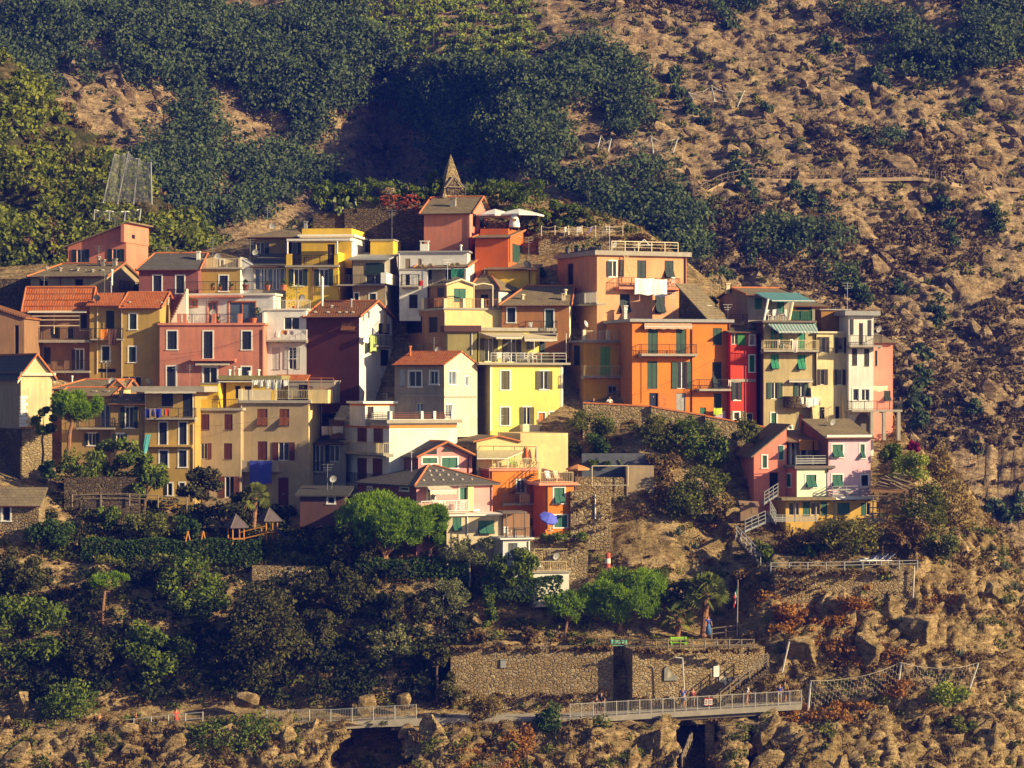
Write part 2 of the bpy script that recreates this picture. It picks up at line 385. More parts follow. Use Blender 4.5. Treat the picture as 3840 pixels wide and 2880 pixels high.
    def roof_v(s, y, x, mat, frac=.5, ov=.3, os=.3, cap=None, trim=None, t=.12, back=0.):
        u = s.W*frac; wr = max(s.H+.25, s.rz(y, 0, x)); H = s.H; kl = (wr-H)/u; kr = (wr-H)/(s.W-u); mb = MB(); lift = .03; v0, v1 = -ov, s.D+.2
        mb.slab([(-os, v0, H-os*kl+lift), (u, v0, wr+lift), (u, v1, wr+lift), (-os, v1, H-os*kl+lift)], t)
        mb.slab([(u, v0, wr+lift), (s.W+os, v0, H-os*kr+lift), (s.W+os, v1, H-os*kr+lift), (u, v1, wr+lift)], t)
        s.roofo = s.part('roof', mb, mat); s.gable('F', [(0, H), (s.W, H), (u, wr)])
        if cap:
            c = MB(); c.tube((u, v0, wr+.06), (u, v1, wr+.06), .1)
            c.tube((-os, v0, H-os*kl+.05), (u, v0, wr+.06), .085); c.tube((u, v0, wr+.06), (s.W+os, v0, H-os*kr+.05), .085); s.part('ridge_tiles', c, cap, s.roofo)
        if trim:
            c = MB()
            for a, b in (((-os+.05, H-os*kl-.2), (u, wr-.2)), ((u, wr-.2), (s.W+os-.05, H-os*kr-.2))):
                c.poly([(a[0], -.035, a[1]-.16), (b[0], -.035, b[1]-.16), (b[0], -.035, b[1]+.1), (a[0], -.035, a[1]+.1)])
            s.part('gable_trim', c, trim, s.roofo)
        return s.roofo
    def roof_hip(s, x, y, mat, v=None, cap=None, ov=.4, t=.12, x2=None):
        v = s.D/2 if v is None else v; u, w = s.loc(gx(x), gy(y), 'F', 0, v); w = max(w, s.H+.3); u2 = u if x2 is None else s.loc(gx(x2), gy(y), 'F', 0, v)[0]
        H = s.H; e = H-.08; a = (-ov, -ov, e); b = (s.W+ov, -ov, e); c = (s.W+ov, s.D+ov, e); d = (-ov, s.D+ov, e); p = (u, v, w); q = (u2, v, w)
        mb = MB(); mb.slab([a, b, q, p] if u2 != u else [a, b, p], t); mb.slab([b, c, q], t); mb.slab([c, d, p, q] if u2 != u else [c, d, p], t); mb.slab([d, a, p], t)
        s.roofo = s.part('roof', mb, mat)
        if cap:
            k = MB()
            for m_, n_ in ((a, p), (b, q), (p, q)): k.tube((m_[0], m_[1], m_[2]+.03), (n_[0], n_[1], n_[2]+.05), .09)
            s.part('ridge_tiles', k, cap, s.roofo)
        return s.roofo
    def roof_shed(s, fl, fr, bl, br, mat, ov=.3, t=.14):
        """one slope given by the heights above the wall top at the four corners"""
        H = s.H; A, B, C, D = (0, 0, fl), (s.W, 0, fr), (s.W, s.D, br), (0, s.D, bl); mb = MB()
        du = (fr-fl)/s.W; dv = (bl-fl)/s.D; z = lambda u, v: H+fl+du*u+dv*v+.04
        mb.slab([(u, v, z(u, v)) for u, v in ((-ov, -ov), (s.W+ov, -ov), (s.W+ov, s.D+ov), (-ov, s.D+ov))], t)
        s.roofo = s.part('roof', mb, mat)
        zz = lambda u, v: z(u, v)-.06
        s.gable('F', [(0, H), (s.W, H), (s.W, zz(s.W, 0)), (0, zz(0, 0))]); s.gable('R', [(0, H), (s.D, H), (s.D, zz(s.W, s.D)), (0, zz(s.W, 0))])
        s.gable('L', [(0, H), (s.D, H), (s.D, zz(0, s.D)), (0, zz(0, 0))]); return s.roofo
    def roof_flat(s, t=.22, ov=.25, mat=None, lift=0.0, name='roof'):
        mb = MB(); mb.box((-ov, -ov, s.H+lift), (s.W+ov, s.D+.05, s.H+lift+t)); s.roofo = s.part(name, mb, mat or CONC); return s.roofo
    def parapet(s, f, x0, x1, yt, o=-.02, mat=None, th=.15, yb=None):
        q0, q1, w0, w1 = s.rect(f, x0, yt, x1, yt+1, o); w0 = s.H+.01 if yb is None else s.g((x0+x1)/2, yb, f, o)[1]
        mb = MB(); s.fbox(mb, f, q0, q1, o-th, o, w0, w1); return s.part('parapet', mb, mat or s.mat)
    def chim(s, x0, x1, y0, y1, v=2.0, mat=None, pot=True):
        px0, px1 = gx(x0), gx(x1); a, w1 = s.loc(px0, gy(y0), 'F', 0, v); b, w0 = s.loc(px1, gy(y1), 'F', 0, v); wd = max(.12, b-a); mb = MB()
        m = (a+b)/2; w0 -= .5; hgt = w1-w0
        if wd < .3: mb.tube((m, v, w0), (m, v, w1-.12), wd/2, None, 8); mb.lathe([(wd*.5, 0), (wd*.95, .02), (wd*.7, .12), (.01, .16)], (m, v, w1-.14), 8)
        else:
            mb.box((m-wd/2, v-.2, w0), (m+wd/2, v+.2, w1-.3)); mb.box((m-wd/2-.05, v-.25, w1-.08), (m+wd/2+.05, v+.25, w1))
            for sx in (-1, 1):
                for sy in (-1, 1): mb.box((m+sx*(wd/2-.06)-.05, v+sy*.14-.05, w1-.3), (m+sx*(wd/2-.06)+.05, v+sy*.14+.05, w1-.08))
        return mk('chimney', mb, mat or CONC, s.roofo, Matrix.Identity(4)) if s.roofo else s.part('chimney', mb, mat or CONC)
    def antenna(s, x, y0, y1, v=1.0):
        u, w1 = s.loc(gx(x), gy(y0), 'F', 0, v); w0 = s.loc(gx(x), gy(y1), 'F', 0, v)[1]; mb = MB(); mb.tube((u, v, w0-.4), (u, v, w1), .02, None, 4)
        for k in (.0, .18, .36): mb.tube((u-.35+k*.3, v, w1-.15-k), (u+.35-k*.3, v, w1-.12-k), .012, None, 4)
        return s.part('antenna', mb, STEEL)
    def dish(s, x, y, v=0.5, r=.38, mat=None):
        u, w = s.loc(gx(x), gy(y), 'F', 0, v); mb = MB(); c = Vector((u, v, w)); ax = Vector((.6, -.7, .35)).normalized(); a = ax.orthogonal().normalized(); b = ax.cross(a); rows = []
        for k in range(4):
            rr = r*k/3; rows.append([c+ax*(.3*rr*rr/r)+(a*math.cos(t)+b*math.sin(t))*rr for t in [2*math.pi*i/14 for i in range(15)]])
        mb.grid(rows); mb.tube(c, c+ax*.35, .012, None, 4); mb.tube(c-ax*.02, (u, v, w-.7), .025, None, 5); return s.part('satellite_dish', mb, mat or STEEL)
    def done(s):
        W, D, H = s.W, s.D, s.H; parts = {}
        if s.root.name.startswith('house') and s.ml == Matrix.Identity(4) and CL.random() < .6:
            u = W*CL.uniform(.2, .8); v = D*.5; z = s.H+(.9 if s.roofo else 0); mb = MB(); hh = CL.uniform(1.3, 2.3); mb.tube((u, v, z-1), (u, v, z+hh), .022, None, 4)
            for k in (.05, .3, .5): mb.tube((u-.5+k*.4, v, z+hh-k), (u+.5-k*.4, v+.1, z+hh-k), .014, None, 4)
            s.part('antenna', mb, STEEL)
            if CL.random() < .5: c = Vector((u+.5, v-.1, z+.35)); mb = MB(); mb.lathe([(.01, .1), (.2, .05), (.32, 0)], n=12); mb.tube((0, 0, .05), (.0, .9, .1), .025, None, 5); o = s.part('satellite_dish', mb, LEAD); o.matrix_local = s.ml @ Matrix.Translation(c) @ Matrix.Rotation(.5, 4, 'Z') @ Matrix.Rotation(-1.2, 4, 'X')
        for f in 'FRL':
            ln = W if f == 'F' else D; hs = s.holes[f]; mb = parts.setdefault('S'+f if f != 'F' and s.smat is not s.mat else 'M', MB())
            xs = sorted({0.0, ln, *[a for h in hs for a in h[:2]]}); ws = sorted({0.0, H, *[a for h in hs for a in h[2:]]})
            for i in range(len(xs)-1):
                run = None
                for j in range(len(ws)-1):
                    cx, cw = (xs[i]+xs[i+1])/2, (ws[j]+ws[j+1])/2
                    solid = not any(h[0] < cx < h[1] and h[2] < cw < h[3] for h in hs)
                    if solid: mb.poly([s.pt(f, xs[i], 0, ws[j]), s.pt(f, xs[i+1], 0, ws[j]), s.pt(f, xs[i+1], 0, ws[j+1]), s.pt(f, xs[i], 0, ws[j+1])])
            for a, b, c, d in hs:
                e = -.24
                for p, q in (((a, c), (b, c)), ((b, c), (b, d)), ((b, d), (a, d)), ((a, d), (a, c))):
                    mb.poly([s.pt(f, p[0], 0, p[1]), s.pt(f, q[0], 0, q[1]), s.pt(f, q[0], e, q[1]), s.pt(f, p[0], e, p[1])])
                mb.poly([s.pt(f, a, e, c), s.pt(f, b, e, c), s.pt(f, b, e, d), s.pt(f, a, e, d)])
        mb = parts['M']
        mb.poly([(0, D, 0), (W, D, 0), (W, D, H), (0, D, H)]); mb.poly([(0, 0, H-.005), (W, 0, H-.005), (W, D, H-.005), (0, D, H-.005)])
        for f, pts in s.gab: parts.get('S'+f, mb).poly([s.pt(f, q, 0, w) for q, w in pts])
        s.part(s.wallname, mb, s.mat)
        for k in ('SR', 'SL'):
            if k in parts: s.part('side_wall', parts[k], s.smat)
        return s

# ---------------------------------------------------------------- loose things placed on or by houses
def cloth(h, f, x0, y0, x1, y1, o, mat, label, name='laundry', cat='laundry', group=None, wave=.05, skew=0.0):
    """hanging cloth with folds and a folded-over top hem, a thing of its own"""
    q0, q1, w0, w1 = h.rect(f, x0, y0, x1, y1, o); mb = MB(); n = max(8, int((q1-q0)/.12)); ph = random.random()*6
    fr = []; bk = []
    for k in range(7):
        t = k/6; w = w1+(w0-w1)*t; r = []; r2 = []
        for i in range(n+1):
            u = i/n; q = q0+(q1-q0)*u+skew*t; d = wave*math.sin(u*n*.55+ph)*(.25+t)+.02*math.sin(u*17+t*4)
            ww = w-(.06*math.sin(u*7+ph) if k == 6 else 0)-.05*math.sin(u*math.pi)*(1-t)
            r.append(h.pt(f, q, o+d, ww)); r2.append(h.pt(f, q, o+d-.015, ww))
        fr.append(r); bk.append(r2)
    mb.grid(fr); mb.grid(bk); ob = mk(name, mb, mat, None, None, True); c = Vector(h.pt(f, (q0+q1)/2, o, w1))
    ob.data.transform(Matrix.Translation(-c)); ob.matrix_world = h.Mw @ Matrix.Translation(c)
    return tag(ob, label, cat, group)
def place_on(h, x, y, o, f='F'):
    """world position of the floor point seen at (x, y), o metres proud (negative: behind) of face f"""
    q, w = h.g(x, y, f, o); return h.Mw @ Vector(h.pt(f, q, o, w))
_chair = {}
def chair(loc, rz, mat, label, group=None):
    key = mat.name
    if key not in _chair:
        r = empty('garden_chair', loc, rz, label, 'chair', group)
        mb = MB(); mb.box((-.24, -.24, .40), (.24, .24, .44)); mk('seat', mb, mat, r)
        mb = MB()
        for k in range(5): mb.box((-.22+k*.1, .2, .44), (-.16+k*.1, .25, .90))
        mb.box((-.24, .195, .86), (.24, .255, .93)); mk('backrest', mb, mat, r)
        for sx in (-1, 1):
            for sy in (-1, 1): mb = MB(); mb.tube((sx*.26, sy*.26, 0), (sx*.21, sy*.21, .40), .022, .026); mk('leg', mb, mat, r)
            mb = MB(); mb.box((sx*.27-.025, -.2, .62), (sx*.27+.025, .22, .65)); mb.box((sx*.27-.02, -.2, .44), (sx*.27+.02, -.16, .62)); mk('armrest', mb, mat, r)
        _chair[key] = r; return r
    return dup(_chair[key], loc, rz, None, label, group)
def table(loc, rz, mat, label, w=1.1, d=.75, h=.73):
    r = empty('garden_table', loc, rz, label, 'table')
    mb = MB(); mb.box((-w/2, -d/2, h-.04), (w/2, d/2, h)); mk('tabletop', mb, mat, r)
    for sx in (-1, 1):
        for sy in (-1, 1): mb = MB(); mb.tube((sx*(w/2-.06), sy*(d/2-.06), 0), (sx*(w/2-.06), sy*(d/2-.06), h-.04), .025); mk('leg', mb, mat, r)
    return r
def parasol(loc, R, h, mat, label, tilt=(0, 0), closed=False, pole=None, drop=.45, sides=8):
    r = empty('parasol', loc, 0, label, 'parasol'); mb = MB(); mb.lathe([(.25, 0), (.25, .08), (.05, .1), (.03, .12)], n=12); mk('base', mb, CONC, r)
    mb = MB(); mb.tube((0, 0, .08), (0, 0, h), .025); mk('pole', mb, pole or WOODG, r)
    mb = MB()
    if closed: mb.lathe([(.03, h), (.09, h-.25), (.15, h-.8), (.17, h-1.25), (.05, h-1.3)], n=10)
    else:
        T = Matrix.Translation((0, 0, h)) @ Matrix.Rotation(math.radians(tilt[1]), 4, 'Y') @ Matrix.Rotation(math.radians(tilt[0]), 4, 'X'); rows = []
        for rr, z in ((.0, 0), (.5, -drop*.42), (1, -drop)):
            row = []
            for i in range(sides*2+1):
                a = math.pi*i/sides; k = 1 if i % 2 == 0 else math.cos(math.pi/sides)*.97; row.append(T @ Vector((R*rr*k*math.cos(a), R*rr*k*math.sin(a), z)))
            rows.append(row)
        rows.append([p+(T.to_3x3() @ Vector((0, 0, -.14))) for p in rows[-1]]); mb.grid(rows); mb.grid([[p-Vector((0, 0, .02)) for p in q] for q in rows[:-1]])
    mk('canopy', mb, mat, r)
    if not closed:
        mb = MB()
        for i in range(sides):
            a = 2*math.pi*i/sides; mb.tube(T @ Vector((0, 0, -.06)), T @ Vector((R*math.cos(a), R*math.sin(a), -drop-.02)), .01, None, 4)
        mk('rib_frame', mb, WOODG, r)
    return r
# ---------------------------------------------------------------- ground
def rock_mat(name, rock, dry, soil, green, sc_=.5, gmix=(.55, .75), dmix=(.45, .65), lay=(0, .5, 0)):
    m, nt, b = new_mat(name); v = coords(nt); vl = coords(nt, (1, 1, 3.2), lay)
    n1 = noi(nt, v, sc_*.35, 6, .65); n2 = noi(nt, v, sc_*1.3, 6, .7); n3 = noi(nt, vl, sc_*1.6, 7, .7); n4 = noi(nt, v, sc_*6, 5, .75); n5 = noi(nt, v, sc_*.6+.03, 5, .7)
    cr = nd(nt, 'ShaderNodeTexVoronoi', feature='DISTANCE_TO_EDGE'); cr.inputs['Scale'].default_value = sc_*1.1; wv = nd(nt, 'ShaderNodeVectorMath', operation='ADD'); nz = nd(nt, 'ShaderNodeTexNoise'); nz.inputs['Scale'].default_value = sc_*1.5; nz.inputs['Detail'].default_value = 5; nt.links.new(vl, nz.inputs['Vector']); s3 = nd(nt, 'ShaderNodeVectorMath', operation='SCALE'); s3.inputs['Scale'].default_value = 2.0/sc_*.5; nt.links.new(nz.outputs['Color'], s3.inputs[0]); nt.links.new(vl, wv.inputs[0]); nt.links.new(s3.outputs[0], wv.inputs[1]); nt.links.new(wv.outputs[0], cr.inputs['Vector'])
    a = ramp(nt, n3, [(.28, sc(rock, .4)), (.42, sc(rock, .8)), (.5, rock), (.6, sc(rock, 1.45)), (.75, sc(rock, .75))])
    a = mix(nt, ramp(nt, n1, [(dmix[0], 0), (dmix[1], .85)]), a, dry)
    a = mix(nt, ramp(nt, n2, [(.52, 0), (.64, .8)]), a, soil)
    a = mix(nt, ramp(nt, n5, [(gmix[0], 0), (gmix[1], .8)]), a, green)
    a = mix(nt, ramp(nt, n4, [(.33, .55), (.5, 0)]), a, sc(soil, .45)); a = mix(nt, ramp(nt, cr.outputs['Distance'], [(.0, .75), (.06, 0)]), a, sc(soil, .35))
    nt.links.new(a, b.inputs['Base Color']); b.inputs['Roughness'].default_value = .97; b.inputs['Specular IOR Level'].default_value = .05
    add = nd(nt, 'ShaderNodeMath', operation='ADD'); nt.links.new(n3, add.inputs[0]); nt.links.new(n4, add.inputs[1]); bump(nt, b, add.outputs[0], .9, .35/sc_*.5); return m
def interp(cols, rows_per, ncol, pmin, pmax, smooth=True):
    """cols: {px: [(py, Y)...]} equal lengths -> arrays (row, col) of px, py, Y"""
    xs = sorted(cols); K = len(cols[xs[0]]); A = np.array([cols[x] for x in xs], float)
    px = np.linspace(pmin, pmax, ncol); py = np.stack([np.interp(px, xs, A[:, k, 0]) for k in range(K)]); Y = np.stack([np.interp(px, xs, A[:, k, 1]) for k in range(K)])
    t = np.concatenate([np.linspace(k, k+1, rows_per[k], endpoint=False) for k in range(K-1)]+[[K-1]])
    i = np.minimum(t.astype(int), K-2); f = (t-i)[:, None]
    return np.broadcast_to(px, (len(t), ncol)).copy(), py[i]*(1-f)+py[i+1]*f, Y[i]*(1-f)+Y[i+1]*f
def sheet(name, cols, rows_per, ncol, pmin, pmax, disp, mat, mats=None, sel=None):
    px, py, Y = interp(cols, rows_per, ncol, pmin, pmax)
    X = (px-CX)/F*Y; Z = CZ-(py-CY)/F*Y; V = np.stack([X, Y, Z], -1)
    R_, C_ = px.shape; out = V.copy(); flat = V.reshape(-1, 3); pp = px.ravel(); qq = py.ravel()
    D = np.array([disp(Vector(flat[i]), pp[i], qq[i]) for i in range(len(flat))])
    out = (flat+D).astype(np.float32)
    idx = np.arange(R_*C_).reshape(R_, C_); q = np.stack([idx[:-1, :-1], idx[1:, :-1], idx[1:, 1:], idx[:-1, 1:]], -1).reshape(-1, 4)
    me = bpy.data.meshes.new(name); me.vertices.add(len(out)); me.vertices.foreach_set('co', out.ravel())
    me.loops.add(q.size); me.loops.foreach_set('vertex_index', q.ravel().astype(np.int32)); me.polygons.add(len(q))
    me.polygons.foreach_set('loop_start', np.arange(0, q.size, 4, dtype=np.int32)); me.polygons.foreach_set('loop_total', np.full(len(q), 4, dtype=np.int32))
    for m in ([mat] if mats is None else mats): me.materials.append(m)
    if sel is not None: me.polygons.foreach_set('material_index', sel(pp[q[:, 0]], qq[q[:, 0]]).astype(np.int32))
    me.update(calc_edges=True); o = bpy.data.objects.new(name, me); COL.objects.link(o); o['kind'] = 'structure'
    return o, out, pp, qq
def fbm(v, s, o=5, H=.9): return noise.fractal(v*s, H, 2.1, o)
def ridg(v, s, o=5, H=.62): return noise.ridged_multi_fractal(v*s, H, 2.1, o, 1.0, 2.0)-1.2
def ledge(t): f = t-math.floor(t); return f if f < .72 else (1-f)*2.57
NEAR = {
 -900: [(1250,275),(1100,262),(1200,250),(1450,236),(1740,223),(1830,218),(1960,214.8),(2100,212),(2400,208),(2700,206),(2750,203.5),(2880,199.5),(3250,190)],
 0: [(1150,274),(1000,262),(1150,250),(1400,237),(1745,224.5),(1830,217.5),(1960,214.8),(2100,212),(2400,208),(2692,206),(2745,203.5),(2880,199.5),(3250,190)],
 300: [(1130,274),(980,262),(1150,250),(1450,238),(1760,229),(1880,219.5),(2050,215),(2130,213),(2400,209),(2690,206),(2738,203.4),(2880,199.5),(3250,190)],
 600: [(1130,276),(980,262),(1150,251),(1600,237),(1890,228.5),(1955,220),(2070,215.5),(2130,213),(2400,209),(2680,206),(2732,203.2),(2880,199),(3250,190)],
 900: [(1050,276),(900,262),(1150,251),(1600,238),(1905,230),(1970,220.5),(2090,215),(2140,213.2),(2420,209),(2660,206),(2718,203),(2880,198.5),(3250,190)],
 1200: [(980,274),(830,259),(1100,250),(1600,237),(1935,230),(2020,218.5),(2120,214),(2160,213),(2420,209),(2650,206),(2706,203),(2880,198.5),(3250,190)],
 1500: [(880,272),(740,258),(1050,250),(1600,236),(2010,220),(2090,215),(2140,213.8),(2180,212.5),(2430,209),(2650,206),(2702,203),(2880,198),(3250,190)],
 1800: [(850,272),(700,257),(1000,250),(1600,235),(2080,218.5),(2130,214),(2240,213),(2330,212),(2405,209.5),(2645,206.6),(2668,206),(2702,202.8),(3250,189)],
 2100: [(880,270),(750,256),(950,249),(1600,231.5),(1720,228.5),(2050,219.5),(2300,213),(2380,211),(2408,209.6),(2650,206.6),(2672,206),(2702,202.6),(3250,189)],
 2400: [(960,270),(850,256),(1000,248),(1535,232),(1625,226.5),(1880,220.5),(2320,213.3),(2385,211.5),(2408,209.6),(2650,206.6),(2672,206),(2702,203.2),(3250,188)],
 2700: [(1180,264),(1080,250),(1300,241),(1575,234),(1700,227),(1950,221),(2300,213.8),(2385,211.5),(2408,209.6),(2640,206.6),(2665,206),(2702,203.2),(3250,188)],
 2900: [(1280,262),(1180,248),(1350,240),(1600,235),(1770,226),(1985,221.5),(2090,214),(2210,212.3),(2400,209.2),(2600,206.8),(2655,206),(2702,203.2),(3250,188)],
 3100: [(1320,262),(1220,248),(1380,240),(1645,235.5),(1830,226),(1995,221.5),(2095,214),(2215,212.2),(2420,209),(2590,206.6),(2655,205.6),(2712,202.4),(3250,188)],
 3300: [(1560,252),(1460,240),(1560,240),(1680,235.5),(1870,225.5),(2005,221.5),(2100,214.2),(2235,212),(2440,208.8),(2590,206.4),(2660,205),(2720,202.6),(3250,188)],
 3420: [(1800,248),(1680,236),(1705,233),(1760,229),(1885,223.2),(2020,218.7),(2105,214.4),(2250,211.8),(2450,208.6),(2590,206.4),(2660,205),(2730,203),(3250,189)],
 3550: [(1870,246),(1745,235),(1785,231.5),(1850,228),(1950,223.8),(2060,219.8),(2160,216.2),(2290,212.6),(2450,209),(2600,206.4),(2660,205),(2740,203.2),(3250,189)],
 3700: [(2060,242),(1930,231),(1965,228.5),(2020,226),(2090,222.8),(2170,219.3),(2250,216.2),(2350,213),(2470,210),(2600,207.2),(2660,206),(2750,204),(3250,190)],
 3840: [(2250,238),(2120,227),(2150,225),(2190,223.5),(2240,221),(2300,218.3),(2350,216.2),(2420,214),(2500,212),(2600,209.4),(2660,208),(2750,206),(3250,192)],
 4300: [(2600,232),(2480,222),(2500,221),(2520,220),(2550,218.8),(2580,217.4),(2610,216.2),(2640,215),(2680,214),(2720,213),(2760,212),(2800,211),(3250,198)],
 4900: [(3000,224),(2900,214),(2920,213.2),(2940,212.5),(2960,211.8),(2980,211),(3000,210.2),(3020,209.4),(3040,208.8),(3060,208),(3080,207.4),(3100,206.8),(3300,203)]}
def near_disp(v, px, py):
    rocky = 1/(1+math.exp(-(px-2900)/160)); low = 1/(1+math.exp(-(py-2735)/14))
    k = min(1.0, .3+.8*max(rocky*(1 if py > 2010 else .35), low)); flat = 1.0
    if 2640 < py < 2715: flat = .12 if px < 3050 else 1.0
    if 2320 < py < 2410 and 1650 < px < 2760: flat = .2
    if 2030 < py < 2120 and px < 1500: flat = .35
    if (1600 > py and px < 3250) or (py < 1930 and px < 2130) or (py < 2125 and 2740 < px < 3420): flat = .3
    px0 = px; px = px+(70 if px < 2000 else 22)*noise.noise(Vector((v.x*.55, 3.1, v.z*.55)))+25*noise.noise(Vector((v.x*2, 1.1, v.z*2))); py = py+34*noise.noise(Vector((v.x*.8, 7.7, v.z*.5)))
    cv = max(max(0, min(1, (px-1255)/25, (1535-px)/25))*max(0, min(1, (py-2712)/14)), max(0, min(1, (px-2535)/18, (2700-px)/18))*max(0, min(1, (py-2716)/14)), max(0, min(1, (px-2795)/18, (2862-px)/18))*max(0, min(1, (py-2728)/14)))
    if cv > .5: return (0, 7.5*cv, 0)
    px = px0
    w = Vector((v.x*.8+v.z*.55, v.y, v.z*1.1-v.x*.45)); n0 = fbm(v, .3, 3); a = fbm(v, .13, 4)*1.0+ridg(w, .22, 6)*.7*k+ridg(Vector((w.x*.6, w.y, w.z*2.4)), .55, 4)*.32*k+ledge((v.z*.7-v.x*.75)*.62+n0*1.0)*.75*k+ledge((v.z*.9+v.x*.3)*.95+n0*1.4+2)*.45*k
    a = max(-1.3, min(1.5, a*flat)); return (0, -a*.85, a*.45)
rockM = rock_mat('rocky_ground', (.40,.285,.15), (.27,.19,.08), (.20,.115,.05), (.085,.095,.028), .6)
near, NV, NPX, NPY = sheet('hillside', NEAR, [5,14,16,14,14,18,16,14,26,10,12,44], 560, -900, 4900, near_disp, rockM)
FAR = {
 -1000: [(2700,262),(1700,300),(1100,326),(600,350),(220,372),(0,382),(-500,416),(-700,428)],
 0: [(2700,262),(1700,300),(1100,328),(600,352),(220,373),(0,384),(-500,418),(-700,430)],
 500: [(2700,262),(1700,300),(1100,330),(600,355),(220,374),(0,386),(-500,420),(-700,432)],
 900: [(2700,262),(1700,300),(1100,333),(600,358),(220,375),(0,388),(-500,422),(-700,434)],
 1250: [(2700,262),(1700,298),(1100,342),(600,366),(220,378),(0,389),(-500,423),(-700,435)],
 1430: [(2700,262),(1700,298),(1100,360),(600,386),(220,382),(0,390),(-500,424),(-700,436)],
 1650: [(2700,262),(1700,296),(1100,344),(600,364),(220,377),(0,390),(-500,424),(-700,436)],
 1950: [(2700,262),(1700,292),(1100,317),(600,339),(220,370),(0,390),(-500,424),(-700,436)],
 2350: [(2700,262),(1700,291),(1100,317),(600,340),(220,368),(0,388),(-500,422),(-700,434)],
 2900: [(2700,262),(1700,292),(1100,319),(600,343),(220,370),(0,388),(-500,422),(-700,434)],
 3400: [(2700,262),(1700,293),(1100,321),(600,346),(220,373),(0,390),(-500,424),(-700,436)],
 3840: [(2700,262),(1700,294),(1100,323),(600,349),(220,376),(0,392),(-500,426),(-700,438)],
 4700: [(2700,262),(1700,300),(1100,331),(600,358),(220,385),(0,400),(-500,434),(-700,446)]}
def far_disp(v, px, py):
    r = 1/(1+math.exp(-(px-2100)/250)); w = Vector((v.x*.75+v.z*.6, v.y*.8, v.z*.55-v.x*.35))
    n0 = fbm(v, .11, 3); u = Vector((v.x*.8+v.z*.6, v.y*.5, (v.x*.6-v.z*.8)*.36)); a = fbm(v, .022, 3)*(5.0-1.5*r)+ridg(u, .05, 5, .7)*(1.6-.1*r)+ridg(u, .19, 6, .5)*(.35+.22*r)+ridg(v, .6, 4, .4)*(.08+.16*r)+fbm(v, 1.1, 5, .4)*(.1+.22*r)+ledge((v.z*.8+v.x*.42)*.12+n0*1.6)*(.2+.35*r)
    return (0, -a*.85, a*.3)
farM = rock_mat('cliff_rock', (.38,.27,.155), (.33,.235,.12), (.25,.155,.075), (.12,.115,.045), .28, (.6, .8), (.5, .72), (.2, .7, .1))
far, FV, FPX, FPY = sheet('mountain', FAR, [16,70,90,66,42,70,4], 600, -1000, 4700, far_disp, farM)
MID = {
 -900: [(120,300),(-150,286),(200,278),(600,270),(900,264),(1180,258),(1700,246)],
 -300: [(120,300),(-60,286),(250,278),(620,270),(900,264),(1180,258),(1700,246)],
 0: [(320,300),(170,286),(400,279),(680,271),(920,264),(1180,258),(1700,246)],
 170: [(520,300),(370,286),(540,280),(740,272),(940,265),(1180,258),(1700,246)],
 400: [(720,298),(570,285),(680,280),(820,273),(970,266),(1180,259),(1700,247)],
 580: [(880,296),(745,284),(820,279),(900,274),(1000,268),(1180,260),(1700,248)],
 800: [(1060,294),(940,282),(970,279),(1010,275),(1070,270),(1200,262),(1700,249)],
 960: [(1200,292),(1090,280),(1110,278),(1140,275),(1180,271),(1250,264),(1700,251)],
 1150: [(1400,290),(1300,278),(1310,276),(1330,274),(1350,271),(1400,265),(1750,252)]}
def mid_disp(v, px, py):
    a = fbm(v, .05, 4)*2.2+ridg(v, .1, 5)*1.2+fbm(v, .5, 4)*.3; return (0, -a*.8, a*.45)
midM = rock_mat('scrub_slope', (.18,.13,.07), (.13,.10,.04), (.09,.06,.025), (.035,.05,.012), .4, (.4, .55))
mid, MV, MPX, MPY = sheet('wooded_slope', MID, [4,30,36,36,30,12], 150, -900, 1150, mid_disp, midM)

# ---------------------------------------------------------------- foliage
def leaf_mat(name, dark, light, trans=.25, hue=.0):
    m, nt, b = new_mat(name); at = nd(nt, 'ShaderNodeAttribute', attribute_name='tint'); v = coords(nt)
    a = ramp(nt, at.outputs['Fac'], [(0, dark), (.55, tuple((x+y)/2 for x, y in zip(dark, light))), (1, light)])
    oi = nd(nt, 'ShaderNodeObjectInfo'); a = mix(nt, ramp(nt, oi.outputs['Random'], [(0, 0), (1, .35)]), a, sc(light, .75))
    nt.links.new(a, b.inputs['Base Color']); b.inputs['Roughness'].default_value = .75; b.inputs['Specular IOR Level'].default_value = .12
    t = nd(nt, 'ShaderNodeBsdfTranslucent'); nt.links.new(a, t.inputs['Color']); ms = nd(nt, 'ShaderNodeMixShader'); ms.inputs[0].default_value = trans
    nt.links.new(b.outputs[0], ms.inputs[1]); nt.links.new(t.outputs[0], ms.inputs[2]); nt.links.new(ms.outputs[0], nt.nodes['Material Output'].inputs['Surface']); return m
def quads(name, V, tint):
    """V: (n,4,3) leaf quads"""
    n = len(V); me = bpy.data.meshes.new(name); me.vertices.add(4*n); me.vertices.foreach_set('co', V.reshape(-1).astype(np.float32))
    me.loops.add(4*n); me.loops.foreach_set('vertex_index', np.arange(4*n, dtype=np.int32)); me.polygons.add(n)
    me.polygons.foreach_set('loop_start', np.arange(0, 4*n, 4, dtype=np.int32)); me.polygons.foreach_set('loop_total', np.full(n, 4, dtype=np.int32)); me.update(calc_edges=True)
    a = me.attributes.new('tint', 'FLOAT', 'POINT'); a.data.foreach_set('value', np.repeat(tint, 4).astype(np.float32)); return me
